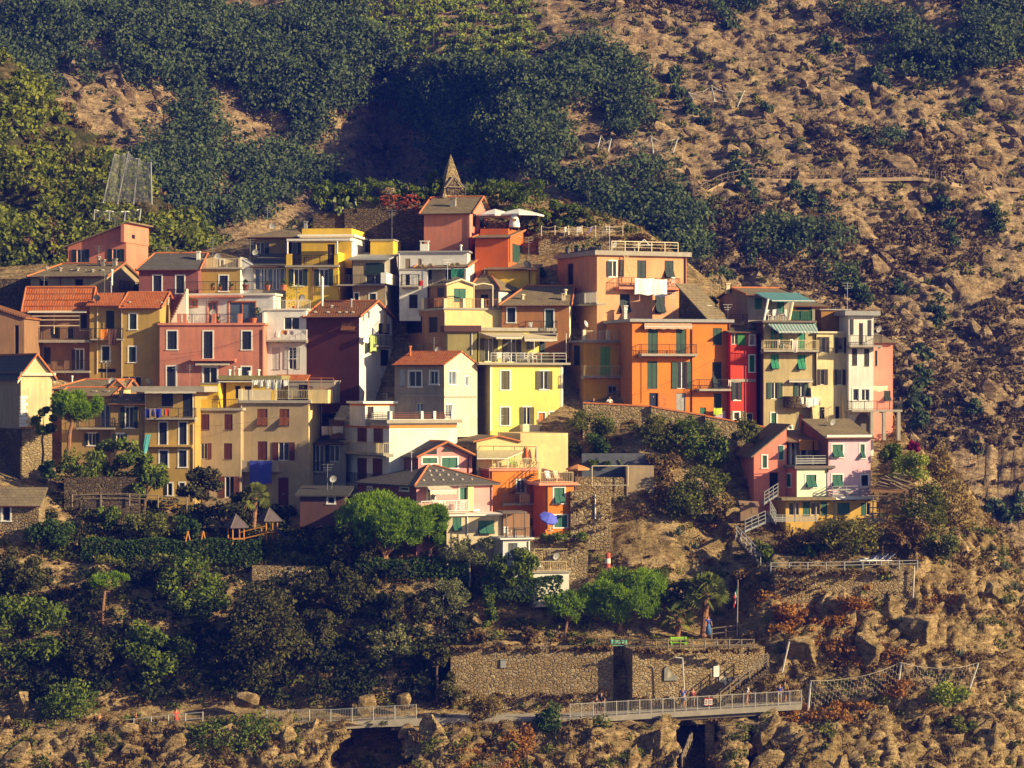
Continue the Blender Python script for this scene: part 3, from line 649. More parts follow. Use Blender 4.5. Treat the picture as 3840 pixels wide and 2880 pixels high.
def leaves(C, N, size, tint, asp=.6, rnd=.8):
    """diamond leaves at C facing roughly along N"""
    n = len(C); N = N+rng.normal(0, rnd, (n, 3)); N /= np.linalg.norm(N, axis=1)[:, None]+1e-9
    A = np.cross(N, rng.normal(0, 1, (n, 3))); A /= np.linalg.norm(A, axis=1)[:, None]+1e-9; B = np.cross(N, A); s = (size*rng.uniform(.6, 1.4, n))[:, None]
    bend = N*s*.18
    return np.stack([C-A*s-bend, C+B*s*asp, C+A*s-bend, C-B*s*asp], 1)
def lobes_pts(L, n):
    """points on the shells of lobes L (k,4: centre, radius), in proportion to their area"""
    w = L[:, 3]**2; k = rng.choice(len(L), n, p=w/w.sum()); d = rng.normal(0, 1, (n, 3)); d /= np.linalg.norm(d, axis=1)[:, None]
    r = L[k, 3]*rng.uniform(.62, 1.12, n); return L[k, :3]+d*r[:, None]*np.array([1, 1, .85]), d, k
def crown(rx, ry, rz, nl, n, size, flat=.0, lr=(.24, .42), asp=.6, shape='round'):
    """crown within an ellipsoid of radii rx, ry, rz: an uneven set of lobes, their leaves in clumps"""
    L = []
    for i in range(nl):
        d = rng.normal(0, 1, 3); d /= np.linalg.norm(d)
        if shape == 'dome': d[2] = abs(d[2])*1.0-.32
        if shape == 'cone': h = rng.uniform(-1, 1); d = np.array([d[0]*(1-h)*.5, d[1]*(1-h)*.5, h])
        r = rng.uniform(*lr)*(rx*ry*rz)**(1/3); q = d*rng.uniform(.6, 1.0)
        L.append([q[0]*max(.1, rx-r*.6), q[1]*max(.1, ry-r*.6), q[2]*max(.1, rz-r*.6), r])
    L = np.array(L); P_, D_, k = lobes_pts(L, n); tl = rng.uniform(.15, .85, nl); cl = rng.integers(0, 7, n)
    tint = np.clip(tl[k]+rng.normal(0, .2, n), 0, 1); return leaves(P_, D_, size, tint, asp), tint, L
def needles(C, D, n_per, ln, wd):
    """pine tufts: fans of narrow blades that lean upwards"""
    m = len(C); out = []
    for j in range(n_per):
        d = D+rng.normal(0, .55, (m, 3)); d[:, 2] += .35; d /= np.linalg.norm(d, axis=1)[:, None]; s = np.cross(d, rng.normal(0, 1, (m, 3))); s /= np.linalg.norm(s, axis=1)[:, None]
        l = (ln*rng.uniform(.7, 1.3, m))[:, None]; out.append(np.stack([C, C+d*l*.55+s*wd, C+d*l, C+d*l*.55-s*wd], 1))
    return np.concatenate(out)
def limb(mb, a, b, r0, r1, k=4, wob=.12):
    a = Vector(a); b = Vector(b); p = a; L = (b-a).length
    for i in range(1, k+1):
        q = a.lerp(b, i/k)+(Vector((random.uniform(-1, 1), random.uniform(-1, 1), random.uniform(-.5, .5)))*wob*L/k if i < k else Vector())
        mb.tube(p, q, r0+(r1-r0)*(i-1)/k, r0+(r1-r0)*i/k, 7); p = q
BARK = M((.13,.085,.05), .95, .35, 4); BARKP = M((.26,.13,.075), .95, .3, 4); BARKG = M((.28,.23,.17), .95, .3, 5)
L_OAK = leaf_mat('holm_oak_leaf', (.022,.032,.01), (.13,.12,.038)); L_OLIVE = leaf_mat('olive_leaf', (.08,.10,.035), (.26,.26,.11)); L_GREEN = leaf_mat('green_leaf', (.035,.07,.008), (.19,.24,.03))
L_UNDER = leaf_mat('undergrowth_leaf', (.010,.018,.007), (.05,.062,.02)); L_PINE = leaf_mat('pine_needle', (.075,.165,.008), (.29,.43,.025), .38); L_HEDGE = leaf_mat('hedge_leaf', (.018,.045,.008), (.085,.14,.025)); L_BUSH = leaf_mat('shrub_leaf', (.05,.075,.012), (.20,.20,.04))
L_DRY = leaf_mat('dry_scrub_leaf', (.10,.06,.025), (.28,.18,.07)); L_RUST = leaf_mat('rusty_scrub_leaf', (.19,.08,.02), (.48,.22,.05)); L_GRASS = leaf_mat('dry_grass_blade', (.16,.11,.035), (.36,.26,.10))
L_FAR = leaf_mat('far_wood_leaf', (.03,.068,.03), (.15,.19,.07)); L_VINE = leaf_mat('vine_leaf', (.12,.18,.02), (.40,.44,.06)); L_MID = leaf_mat('slope_scrub_leaf', (.055,.09,.01), (.30,.31,.042))
L_PALM = leaf_mat('palm_leaf', (.05,.085,.012), (.27,.28,.055)); L_AGAVE = leaf_mat('agave_leaf', (.07,.095,.06), (.22,.26,.17)); L_CACT = leaf_mat('cactus_pad', (.10,.14,.045), (.27,.31,.12), .0)
L_BLOOM = leaf_mat('bougainvillea_bloom', (.22,.012,.07), (.45,.03,.16)); L_FLOW = leaf_mat('flowering_shrub_leaf', (.05,.075,.012), (.24,.20,.05))
def tree(kind, x0, y0, x1, y1, tx, ty, Y, label, n=None, mat=None, group=None, name=None, cat='tree', dep=.8, trunk=True, tr=None, leaf=None, nl=None):
    """crown box and foot given in photograph pixels at distance Y"""
    c = P((x0+x1)/2, (y0+y1)/2, Y); rx = (x1-x0)/2/F*Y; rz = (y1-y0)/2/F*Y; rx *= 1.1; rz *= 1.1; ry = min(rx, rx*dep*.5+rz*dep*.5+.2); b = P(tx, ty, Y); off = c-b
    r = empty(name or {'pine': 'pine_tree', 'olive': 'olive_tree', 'oak': 'oak_tree'}.get(kind, 'tree'), b, 0, label, cat, group)
    area = rx*rz*4; mt = {'pine': L_PINE, 'olive': L_OLIVE, 'oak': L_OAK, 'green': L_GREEN}[kind] if mat is None else mat
    if kind == 'pine':
        L = []; nl = nl or int(min(90, 16+area*1.1))
        for i in range(nl):
            d = rng.normal(0, 1, 3); d /= np.linalg.norm(d); d[2] = d[2]*.8+.12; q = rng.uniform(.62, .95); rr = rng.uniform(.16, .27)*min(rx, rz)
            L.append([d[0]*q*(rx-rr), d[1]*q*(ry-rr*.5), d[2]*q*(rz-rr), rr])
        L = np.array(L); m = n or int(1200+area*115); P_, D_, k = lobes_pts(L, m); D_ = D_*.6+np.array([0, 0, .55]); V = needles(P_, D_, 4, .34, .035)
        tint = np.tile(np.clip(rng.uniform(.2, .9, nl)[k]*.6+.35*(D_[:, 2]*.3+.4)+rng.normal(0, .15, m), 0, 1), 4)
    else:
        nl = nl or int(min(46, 9+area*.55)); m = n or int(700+area*95)
        V, tint, L = crown(rx, ry, rz, nl, m, leaf or {'olive': .12, 'oak': .15}.get(kind, .16), lr=(.2, .36), asp=.45 if kind == 'olive' else .62)
    V = V+np.array(off); mk('crown', quads('crown', V, tint), mt, r)
    if trunk:
        mb = MB(); bk = {'pine': BARKP, 'olive': BARKG}.get(kind, BARK); h = Vector(off); r0 = tr or max(.09, .05*rz+.05); fork = Vector((h.x*.55, h.y*.5, max(.3, h.z-rz*.72)))
        limb(mb, (0, 0, -.6), fork, r0, r0*.72, 5)
        for i in range(6 if rx > 1.2 else 4):
            e = L[rng.integers(0, len(L))]; limb(mb, fork, h+Vector(e[:3])*.85, r0*.5, r0*.13, 4, .3)
        mk('trunk', mb, bk, r)
    return r
def shrub(x0, y0, x1, y1, Y, label, mat=L_BUSH, n=None, leaf=.13, name='shrub', cat='shrub', group=None, nl=None, asp=.6):
    c = P((x0+x1)/2, (y0+y1)/2, Y); b = P((x0+x1)/2, y1, Y); rx = (x1-x0)/2/F*Y; rz = (y1-y0)/2/F*Y; ry = min(rx, (rx+rz)*.4+.15); a = rx*rz*4
    V, t, L = crown(rx, ry, rz, nl or int(7+min(30, a*.9)), n or int(350+a*110), leaf, lr=(.26, .44), asp=asp)
    o = mk(name, quads(name, V+np.array(c-b), t), mat); o.location = b; return tag(o, label, cat, group)
def ground_at(px, py, tol=40):
    """point of the near hillside seen nearest to a picture position (front-most)"""
    x = (NV[:, 0])/NV[:, 1]*F+CX; y = CY-(NV[:, 2]-CZ)/NV[:, 1]*F; d = (x-px)**2+(y-py)**2; k = np.argsort(d)[:6]; k = k[np.argmin(NV[k, 1])]; return Vector(NV[k].astype(float))
# ---------------------------------------------------------------- the village
def lit(r, g, b, k=(1.2, 1.0, .80)):
    return tuple(min(.86, (((c/255+.055)/1.055)**2.4)/q) for c, q in zip((r, g, b), k))
SALMON = plaster(lit(246,150,112)); SALM2 = plaster(lit(250,165,110)); ORANGE = plaster(lit(240,130,45), .25); REDOR = plaster(lit(238,105,40), .25); PINK = plaster(lit(240,138,100), .35)
PALEP = plaster(lit(250,188,186), .25); SALP = plaster(lit(255,142,112), .25); MARP = plaster((.13,.04,.038), .2); ROSE = plaster((.27,.10,.10), .3); YEL = plaster((.80,.52,.05), .2); LEMON = plaster((.84,.68,.19), .15)
OCHRE = plaster((.50,.32,.085), .35); OCHRD = plaster((.40,.26,.10), .4); AMBER = plaster(lit(250,165,40), .45); CREAMP = plaster(lit(255,208,135), .4); BEIGE = plaster((.44,.33,.20), .35); TAN = plaster((.40,.31,.19), .5)
BRN = plaster((.33,.18,.10), .4); BRNO = plaster((.46,.20,.07), .3); GREYP = plaster((.36,.31,.26), .5); GREYL = plaster(lit(190,160,120), .55); WHP = plaster((.80,.76,.70), .25); WHP2 = plaster((.74,.72,.72), .4); STUC = plaster(lit(240,205,165), .9)
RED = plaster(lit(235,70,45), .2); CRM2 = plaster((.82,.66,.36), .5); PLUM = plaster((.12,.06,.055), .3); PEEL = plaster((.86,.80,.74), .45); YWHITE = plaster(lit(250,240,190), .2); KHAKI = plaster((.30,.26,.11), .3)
STR = (.72,.24,.045)
# ---- group by group, in the coordinates of eight close views of the photograph
org(0, 800)
h = House('salmon house with a lean-to roof highest on the left', 705, 1310, 248, -10, 330, 560, PINK, ('R', 1535), ext=4, group=None)
h.win('F', 'O', DGREEN, None, (750,375,925,525), (1120,370,1290,515))
h.roof_shed(0.0, 2.1, 0.0, 2.1, SLATE, .4)
q0, q1, w0, w1 = h.rect('R', 1320, 190, 1530, 300); mb = MB(); mb.box((h.W-.25, -.9, h.H+.25), (h.W+.08, h.D, h.H+1.95)); h.part('gable_box', mb, PINK)
h.fb('vent', DARK, 'R', 1370,222,1400,262, .09, .12); h.done()
h = House('long ochre-grey cottage below the salmon lean-to house, slate roof dotted with vents', 318, 1108, 243, -14, 640, 900, TAN, ('R', 1445), ext=3)
h.win('F', 'D', None, None, (405,680,495,765), (775,680,860,765)); h.roof_u(520, 1240, SLATE, cap=TERRA, hl=1.7); h.pipe('F', 628, 640, 880)
for x in (485,625,740,805,890,960,1060): h.chim(x-14, x+14, 562 if x%2 else 580, 596, 1.0+.5*(x % 3), CONC)
for a in ((1010,1040,445,520), (1055,1088,478,520), (1172,1210,470,575)): h.chim(*a, 3.2)
h.rail('R', 1240, 1440, 705, 800, .6); h.done()
h = House('plum house with white window frames between the ochre cottage and the lemon terrace', 1440, 2055, 241.5, -4, 572, 900, ROSE, depth=7, ext=3)
h.win('F', 'S', NAVY, WHITE, (1575,632,1690,828), (1812,632,1925,828)); h.roof_u(418, 1850, SLATED, cap=TERRA, hl=1.0); h.chim(2040, 2075, 395, 470, 2, WHITE); h.done()
h = House('brown house with a pergola balcony under the widest red tile roof', 258, 930, 238, -6, 965, 1660, BRN, ('R', 1000), ext=3, sidemat=OCHRE)
h.win('F', 'D', None, None, (330,1170,420,1300), (520,1180,620,1300), (700,1180,760,1300), (835,1045,905,1200)); h.win('F', 'S', NAVY, None, (455,1390,525,1560)); h.win('F', 'Oc', BROWNS, WHITE, (730,1395,880,1622))
h.roof_u(770, 780, TILE, cap=TERRA); h.balc('F', 280, 930, 1190, 1312, 1340, 1.3); h.balc('F', 520, 930, 1520, 1632, 1655, .8)
h.awn('F', 300, 905, 1003, 285, 890, 1025, 1.3, CREAM, 0, 'pergola_cover')
h.post('pergola_frame', [('F',290,1310,0,1.3),('F',290,1035,0,1.3),('F',560,1035,0,1.3),('F',560,1250,0,1.3)], CREAM, .05); h.post('pergola_frame', [('F',560,1035,0,1.3),('F',828,1035,0,1.3),('F',828,1215,0,1.3),('F',930,1215,0,1.3)], CREAM, .05)
for y in (1060,1100,1160): h.fb('blind', CREAM, 'F', 300, y, 822, y+9, 1.2, 1.23)
h.dish(1000, 880, -.3, .32, DARK); h.chim(1145, 1160, 700, 790, 3.2, STEEL); h.chim(1150, 1170, 580, 690, 3.2, WHITE); h.done()
HP = h
h = House('narrow ochre house with orange towels on its balcony, left of the taller ochre house', 930, 1275, 237.4, -4, 940, 1660, OCHRE, depth=6, ext=3)
h.win('F', 'S', DGREEN, None, (1100,1010,1185,1192)); h.win('F', 'S', DGREEN, WHITE, (1045,1365,1150,1535)); h.win('F', 'D', None, None, (1010,1610,1200,1650)); h.roof_u(826, 1200, TILE, ov=.5)
h.balc('F', 935, 1275, 1192, 1300, 1315, .9); h.pipe('F', 1010, 960, 1660, CREAM, .04)
cloth(h, 'F', 1045, 1198, 1118, 1305, .98, M((.75,.23,.02)), 'orange towel on the ochre balcony rail', 'towel', 'towel'); cloth(h, 'F', 1125, 1200, 1207, 1365, 1.0, M((.13,.06,.055)), 'long brown towel hanging beside the orange one', 'towel', 'towel'); h.done()
h = House('tall ochre house with two white framed green shutters under red tiles', 1268, 1655, 236.6, -4, 970, 1720, OCHRE, depth=7, ext=3)
h.win('F', 'S', DGREEN, WHITE, (1330,1030,1430,1202), (1322,1370,1422,1542)); h.win('F', 'Oc', NAVY, None, (1275,1692,1465,1795)); h.roof_u(826, 1560, TILE, cap=TERRA)
h.chim(1728, 1752, 868, 895, 2.2, CONC); h.chim(1330, 1352, 912, 935, 1, CONC); h.chim(1662, 1684, 917, 943, 1, CONC); h.pipe('F', 1262, 980, 1790, CREAM, .04); h.done()
h = House('dark brown house with red roof cut by the left picture edge', -240, 250, 232, -3, 1075, 1500, BRN, depth=6, ext=3)
h.win('F', 'D', None, None, (150,1160,195,1460)); h.roof_shed(1.4, .0, 1.4, .0, TILEB, .2); h.done()
h = House('rose pink house with four pink posts on its roof terrace', 1655, 2735, 235.5, -4, 1160, 1810, plaster(lit(222,132,98), .45), depth=6.5, ext=2)
org(700, 800)
h.win('F', 'S', NAVY, WHITE, (160,1208,285,1505), (560,1208,685,1412), (555,1577,680,1790)); org(0, 800); h.win('F', 'S', NAVY, WHITE, (1720,1205,1850,1410), (1715,1572,1840,1880)); org(700, 800)
h.win('F', 'G', None, WHITE, (155,1580,330,1880)); h.roof_flat(.2, .15, PINK); h.balc('F', 45, 500, None, 1508, 1530, .8, PINK, IRON); h.awn('F', 90, 445, 1545, 90, 445, 1560, .6, CREAM, .12); h.pipe('F', 790, 1200, 1850, PINK)
for x0, x1 in ((-40,-5), (-100,-70), (258,300), (528,572)): h.parapet('F', x0, x1, 1040, -.05, PINK, .4)
h.rail('F', -90, 780, 1043, 1150, -.2, IRON); h.done(); HT = h
h = House('white roof-terrace house with brick framed doors and a white outside stair', 0, 900, 239.3, -8, 850, 1200, WHP2, ('R', 1090), ext=1.5, sidemat=WHP)
h.win('F', 'G', 'blue', TERRA, (205,905,330,1140), (425,905,725,1140)); h.win('F', 'G', None, TERRA, (45,895,115,965)); h.roof_flat(.2, .2, WHP); h.fb('canopy', PINK, 'F', -10,850,570,872, -.1, .5)
h.rail('F', -20, 900, 705, 800, -.15, IRON); h.done(); HW = h
A = House('white', -160, -2, 238.9, -4, 1130, 1190, WHP, depth=2.5, of=HW, wall='stair_wall', ext=1.5)
mb = MB(); H0 = A.H; n = 12
for i in range(n): mb.box((A.W*i/n, .0, -.1), (A.W*(i+1)/n+.002, .9, H0+.2+2.9*(i+1)/n))
A.part('outside_stair', mb, WHP); mb = MB()
for i in range(n): mb.box((A.W*i/n+.01, -.06, H0+.2+2.9*i/n), (A.W*(i+1)/n, -.003, H0+.2+2.9*(i+1)/n))
A.part('stair_tread_edge', mb, BRN); A.done()
h = House('ochre yellow house with a cream railed terrace, right of the plum house', 125, 555, 242.3, -6, 578, 850, OCHRE, ('R', 592), ext=3, sidemat=WHP2)
h.win('F', 'S', NAVY, WHITE, (325,630,442,805)); h.roof_flat(.15, .2, CONC); h.rail('F', 140, 555, 468, 570, -.12, CREAM, 'bars'); h.parapet('F', 535, 560, 465, -.05, CREAM, .3)
B = House('', 150, 560, 245, -6, 470, 575, CREAMP, depth=3, of=h, wall='upper_storey', ext=.3); B.roof_v(412, 345, SLATE, ov=.15, os=.15); B.win('F', 'D', 'w', WHITE, (345,478,388,560)); B.done(); h.done()
h = House('low glazed veranda under a dark slate roof, beside the bright yellow house', 690, 1030, 243, -5, 545, 850, GREYP, depth=5, ext=2)
h.win('F', 'G', 'blue', None, (700,572,762,790), (770,572,830,790), (838,572,890,790), (898,572,960,790), (966,572,1020,790)); h.roof_u(420, 1000, SLATED, frac=1.0); h.done(); HV = h
h = House('white and cream stair block left of the glazed veranda', 560, 690, 243.4, -5, 535, 850, WHP2, depth=3, ext=2); h.roof_shed(.7, 0, .7, 0, WHP, .05); h.done()
h = House('ochre hipped house standing behind the bright yellow house', 650, 1190, 249.5, -5, 242, 600, OCHRD, depth=7, ext=2)
h.win('F', 'O', NAVY, None, (670,302,855,440), (1062,302,1190,420)); h.roof_u(160, 1000, SLATE, hl=3, hr=1.5); h.chim(1218, 1250, 85, 200, 2.5, LEAD); h.done()
h = House('bright yellow house with an open top terrace under a white pergola', 1030, 1570, 241.4, -7, 545, 905, YEL, ('R', 1722), ext=3)
h.win('F', 'O', DGREEN, WHITE, (1060,580,1255,750), (1325,580,1520,750)); h.pipe('F', 1305, 560, 900); h.fb('cornice', CONC, 'F', 1018, 536, 1577, 556, -.3, .35); h.parapet('F', 1032, 1090, 420, -.02, YEL, .2); h.parapet('F', 1530, 1570, 420, -.02, YEL, .2); h.parapet('R', 1572, 1718, 418, -.02, YEL, .2)
h.rail('F', 1090, 1530, 432, 535, -.1, IRON); h.roof_flat(.02, -.02, CONC)
B = House('', 1190, 1712, 244.6, -7, 240, 545, YEL, ('R', 1884), of=h, wall='upper_storey', sidemat=WHP, ext=.2)
B.win('F', 'door', BROWNS, None, (1457,320,1535,530)); B.roof_flat(.2, .3, WHITE); mb = MB(); mb.box((.05, .02, B.H+.2), (B.W-.02, B.D, B.H+.78)); B.part('attic_band', mb, YEL); B.fb('cornice', CREAM, 'F', 1172,232,1715,252, .29, .36); B.done()
h.post('pergola_frame', [('F',1045,420,0,-.1),('F',1045,275,0,-.1),('F',1560,275,0,-.1),('F',1560,420,0,-.1)], WHITE, .09); h.fb('pergola_cover', WHITE, 'F', 1040,263,1700,284, -2.6, .1, -.1); h.post('pergola_frame', [('R',1697,418,0,-.1),('R',1697,280,0,-.1)], WHITE, .08); h.done(); HY = h
h = House('small yellow lean-to in the shade behind the bright yellow house', 1905, 2140, 247, -8, 285, 420, YEL, depth=4, ext=2); h.roof_flat(.15, .1, CONC); h.done()
h = House('tan house with a green balcony blind, right of the bright yellow house', 1722, 2062, 241.2, -6, 470, 905, TAN, ('R', 2205), ext=3, sidemat=GREYP)
h.win('F', 'G', None, None, (1856,520,2050,735)); h.fb('blind', shutter_mat(DGREEN), 'F', 1856,515,2050,640, .02, .06); h.roof_shed(0, 0, 1.0, 1.0, LEAD, .4); h.balc('F', 1552, 2060, 636, 735, 750, .9, None, IRON); h.fb('box', WHITE, 'R', 2068,632,2198,742, 0, .5)
h.win('F', 'S', DGREEN, WHITE, (1725,820,1790,905)); h.win('F', 'S', DGREEN, WHITE, (1885,820,1975,905)); h.post('awning_frame', [('F',2055,640,0,.9),('F',2055,515,0,.9),('R',2195,425,0,.1)], WHITE, .035); h.done()
h = House('narrow white house with washing on its balcony, right of the rose pink house', 805, 1240, 236.8, -5, 1005, 1680, WHP2, depth=6, ext=2)
h.win('F', 'G', None, None, (1010,1078,1170,1205)); h.win('F', 'S', WHITES, None, (885,1390,970,1618)); h.win('F', 'O', WHITES, None, (1015,1390,1180,1616)); h.roof_flat(.15, .12, WHP); h.balc('F', 780, 1242, 1208, 1312, 1330, .9, CONC, WHITE); h.rail('F', 905, 1280, 898, 1000, -.12, WHITE); h.pipe('F', 815, 1340, 1680, GREYP)
q0, q1, w0, w1 = h.rect('F', 805, 1030, 925, 1200); mb = MB(); mb.box((-.02, -.85, w0), (.18, .02, w1)); h.part('side_screen', mb, WHP); h.fb('railing', WHITE, 'F', 1040, 1505, 1145, 1512, .05, .09); h.done()
for a, c, l in (((902,1212,972,1290), (.8,.76,.74), 'white cloth on the narrow white house balcony'), ((985,1210,1042,1255), (.5,.2,.06), 'patterned orange cloth drying right of the white one'), ((1050,1210,1108,1256), (.62,.5,.55), 'pale pink cloth drying at the balcony end')): cloth(h, 'F', *a, .98, M(c), l)
h = House('tall windowless maroon house with a weathered tile roof', 1242, 1790, 235, -17, 1062, 1850, MARP, ('R', 2132), ext=2, sidemat=WHP2)
h.roof_u(915, 1750, TILEB, cap=TERRA); h.win('F', 'T', (.28,.10,.03), None, (1605,1128,1752,1215)); h.win('R', 'S', NAVY, None, (2010,1415,2095,1575)); h.win('R', 'door', NAVY, None, (2012,1712,2088,1862)); h.fb('string_course', MARP, 'F', 1245,1222,1780,1232, 0, .05); h.pipe('R', 2125, 1390, 1850, NAVY if False else LEAD)
h.balc('R', 1960, 2128, 1262, 1370, 1385, .7); h.win('R', 'G', None, None, (1990,1140,2120,1260))
for x in (1330,1460,1580,1720,1890,1500,1650): h.chim(x-13, x+13, 1016 if x != 1500 else 950, 1030 if x != 1500 else 966, 1.0 if x != 1500 else 2.6, CONC)
h.chim(1700, 1716, 885, 970, 2.6, STEEL)
cloth(h, 'R', 1835, 1262, 1890, 1340, .5, M((.72,.72,.74)), 'white towel on the shaded side of the maroon house', 'towel', 'towel'); cloth(h, 'R', 1898, 1262, 1985, 1432, .5, M((.36,.46,.16)), 'long pale green towel on the side of the maroon house', 'towel', 'towel'); h.done()
# ---- second row, left
org(0, 1300)
h = House('weathered yellow church with a pedimented gable at the left picture edge', 216, 538, 222, 32, 290, 1200, plaster(lit(235,195,135), .95), None, 17, name='church', cat='church', ext=3, sidemat=TAN)
h.roof_v(85, 405, SLATED, ov=.25, os=.35, cap=TERRA, trim=CREAM)
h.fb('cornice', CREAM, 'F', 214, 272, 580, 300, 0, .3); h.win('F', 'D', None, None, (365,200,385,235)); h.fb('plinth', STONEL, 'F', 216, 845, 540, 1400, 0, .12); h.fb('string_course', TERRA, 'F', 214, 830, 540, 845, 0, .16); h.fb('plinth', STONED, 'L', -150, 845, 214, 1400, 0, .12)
q0, q1, w0, w1 = h.rect('F', 216, 505, 268, 830); mb = MB()
for i in range(9): a = w0+(w1-w0)*i/9; mb.box((-.03, -.05, a), (.42 if i % 2 else .62, .3, a+(w1-w0)/9-.04))
h.part('quoins', mb, WHITE); h.fb('fascia', CONCD, 'L', -150, 262, 214, 275, 0, .2); h.done()
h = House('ochre house with stepped slate roofs behind the round pine', 640, 1152, 226.8, -4, 500, 1300, OCHRD, depth=6, ext=2)
h.win('F', 'G', 'blue', None, (1040,603,1160,835)); h.win('F', 'O', DGREEN, WHITE, (875,900,1030,1022)); h.roof_u(428, 1000, SLATE, cap=TERRA, ov=.5); h.balc('F', 790, 1188, 735, 840, 858, 1.0)
B = House('', 1145, 1510, 226, -4, 580, 1300, OCHRD, depth=5, of=h, wall='front_wing', ext=2); B.win('F', 'O', DGREEN, WHITE, (1250,625,1430,842), (1168,905,1318,1060)); B.roof_u(492, 1330, SLATE, ov=.5, os=.1); B.done()
C = House('', 560, 1290, 231, -4, 430, 900, BRN, depth=5, of=h, wall='rear_wing', ext=1); C.roof_u(345, 900, SLATE, cap=TERRA, hl=2.5); C.chim(660, 680, 370, 420, 2); C.chim(740, 756, 300, 350, 2.4, WHITE); C.done()
D_ = House('', 1140, 1290, 229.5, -2, 422, 520, CREAMP, depth=3, of=h, wall='dormer', ext=.5); D_.roof_v(352, 1208, SLATE, ov=.15, os=.1, cap=TERRA); D_.done()
for x in (980,1110,1255): h.chim(x-18, x+18, 455, 475, 1.2)
for x in (1185,1320,1445): B.chim(x-15, x+15, 540, 556, .8)
h.done()
h = House('ochre house with blue washing on the top balcony under a grey canopy', 1500, 2022, 225.6, -4, 470, 1640, OCHRE, depth=6, ext=2)
h.win('F', 'S', NAVY, None, (1675,472,1795,622), (1895,478,2000,724)); h.win('F', 'S', NAVY, WHITE, (1638,770,1745,1015), (1845,770,1950,1015), (1640,1062,1755,1247), (1840,1062,1950,1247)); h.win('F', 'Oc', NAVY, WHITE, (1700,1402,1800,1542)); h.win('F', 'S', NAVY, WHITE, (1850,1402,1925,1542))
h.balc('F', 1508, 2022, 634, 738, 756, 1.0); h.balc('F', 1532, 1992, None, 1018, 1040, .5, OCHRE); h.roof_flat(.5, 1.0, CONC); h.awn('F', 1530, 2010, 452, 1500, 2030, 470, 1.1, CREAM, .1); h.pipe('F', 2005, 800, 1600, CREAM, .04); h.post('awning_frame', [('F',1508,738,0,1.0),('F',1508,470,0,1.0)], STEEL, .03); h.post('awning_frame', [('F',2000,738,0,1.0),('F',2000,470,0,1.0)], WHITE, .035)
h.dish(1540, 365, 1.0, .34, DARK); h.antenna(1968, 180, 395, 2)
for i, (x0, x1, yb, c, l) in enumerate(((1505,1552,738,(.03,.04,.28),'dark blue shirt at the left end of the washing line'), (1560,1608,722,(.22,.2,.34),'mauve shirt pegged second on the washing line'), (1615,1668,735,(.02,.04,.55),'bright blue sheet in the middle of the washing line'), (1675,1708,712,(.28,.2,.04),'mustard cloth beside the bright blue sheet'), (1715,1752,716,(.55,.05,.02),'red cloth beside the mustard cloth'))): cloth(h, 'F', x0, 640, x1, yb, 1.08, M(c), l)
cloth(h, 'F', 1508, 905, 1562, 1108, .9, M((.10,.42,.46)), 'turquoise towel on the corner of the ochre house', 'towel', 'towel', None, .05, -.25); cloth(h, 'F', 1480, 1085, 1518, 1150, .9, M((.6,.36,.38)), 'pink cloth below the turquoise towel', 'towel', 'towel'); h.done(); HB = h
org(700, 1300)
h = House('beige house with maroon shutters and a yellow terrace wall, right of the ochre balconies', 90, 560, 228, -6, 662, 1680, BEIGE, depth=7, ext=2)
h.win('F', 'S', MAROON, None, (148,700,235,860), (390,700,476,862), (385,1002,470,1166)); h.win('F', 'O', (.16,.04,.02), None, (90,1000,258,1166), (345,1345,556,1565)); h.roof_flat(.22, .2, CONC); h.parapet('F', 100, 252, 545, -.05, YEL, .2); h.rail('F', 252, 540, 545, 655, -.12, IRON); h.done()
B = House('', 145, 330, 230.6, -10, 385, 660, YEL, ('R', 415), of=h, wall='penthouse', ext=.2); B.roof_flat(.1, .05, CONC); B.done()
C = House('', 410, 925, 231.8, -5, 345, 660, YEL, depth=4, of=h, wall='penthouse', ext=.2, sidemat=CREAMP); C.win('F', 'D', None, None, (502,405,560,540), (600,408,670,540)); C.roof_flat(.4, .6, KHAKI); C.awn('F', 345, 700, 345, 330, 690, 358, .9, CREAM, .08); C.done()
for x, y0, y1 in ((445,235,300), (490,200,300), (540,225,300), (745,235,295), (650,250,295)): C.chim(x-14, x+14, y0, y1, 1.0, WHITE if x != 490 else CONC)
h = House('tall beige house with a blue cloth hung below its balcony', 560, 1265, 228.2, -6, 585, 1660, BEIGE, ('R', 1402), ext=2, sidemat=CREAMP)  # right wall paler than the front: sunlight put into its colour
h.win('F', 'T', (.20,.055,.015), None, (730,645,838,822), (960,645,1062,822)); h.win('F', 'S', MAROON, None, (735,982,835,1172)); h.win('F', 'O', MAROON, None, (892,992,1122,1180)); h.win('F', 'door', MAROON, None, (948,1357,1056,1645)); h.win('F', 'D', None, WHITE, (1285,1410,1340,1470)) if False else None
h.balc('F', 560, 962, None, 1275, 1300, .7, GREYP); h.fb('balcony_front', GREYP, 'F', 562, 1180, 958, 1275, .62, .68); h.roof_flat(.25, .25, CONC); h.pipe('F', 566, 600, 1600, CREAM, .035); h.pipe('R', 1388, 600, 1250, BROWNP)
h.parapet('F', 570, 872, 447, -.1, CREAM, .15); h.parapet('F', 535, 572, 440, -.02, CREAM, .3); h.parapet('F', 912, 930, 445, -.02, CREAM, .2); h.rail('F', 925, 1260, 448, 545, -.1, YMET)
B = House('', 1060, 1530, 231.5, -6, 362, 560, GREYP, depth=3, of=h, wall='roof_room', ext=.2); B.win('F', 'door', BROWNS, None, (1160,395,1252,540)); B.roof_flat(.1, .08, CONC); B.rail('F', 1265, 1525, 322, 440, .6, TERRA, 'none'); B.done()
C = House('', 1265, 1465, 228.4, -6, 447, 575, CREAMP, depth=2.5, of=h, wall='corner_parapet', ext=.1); C.done()
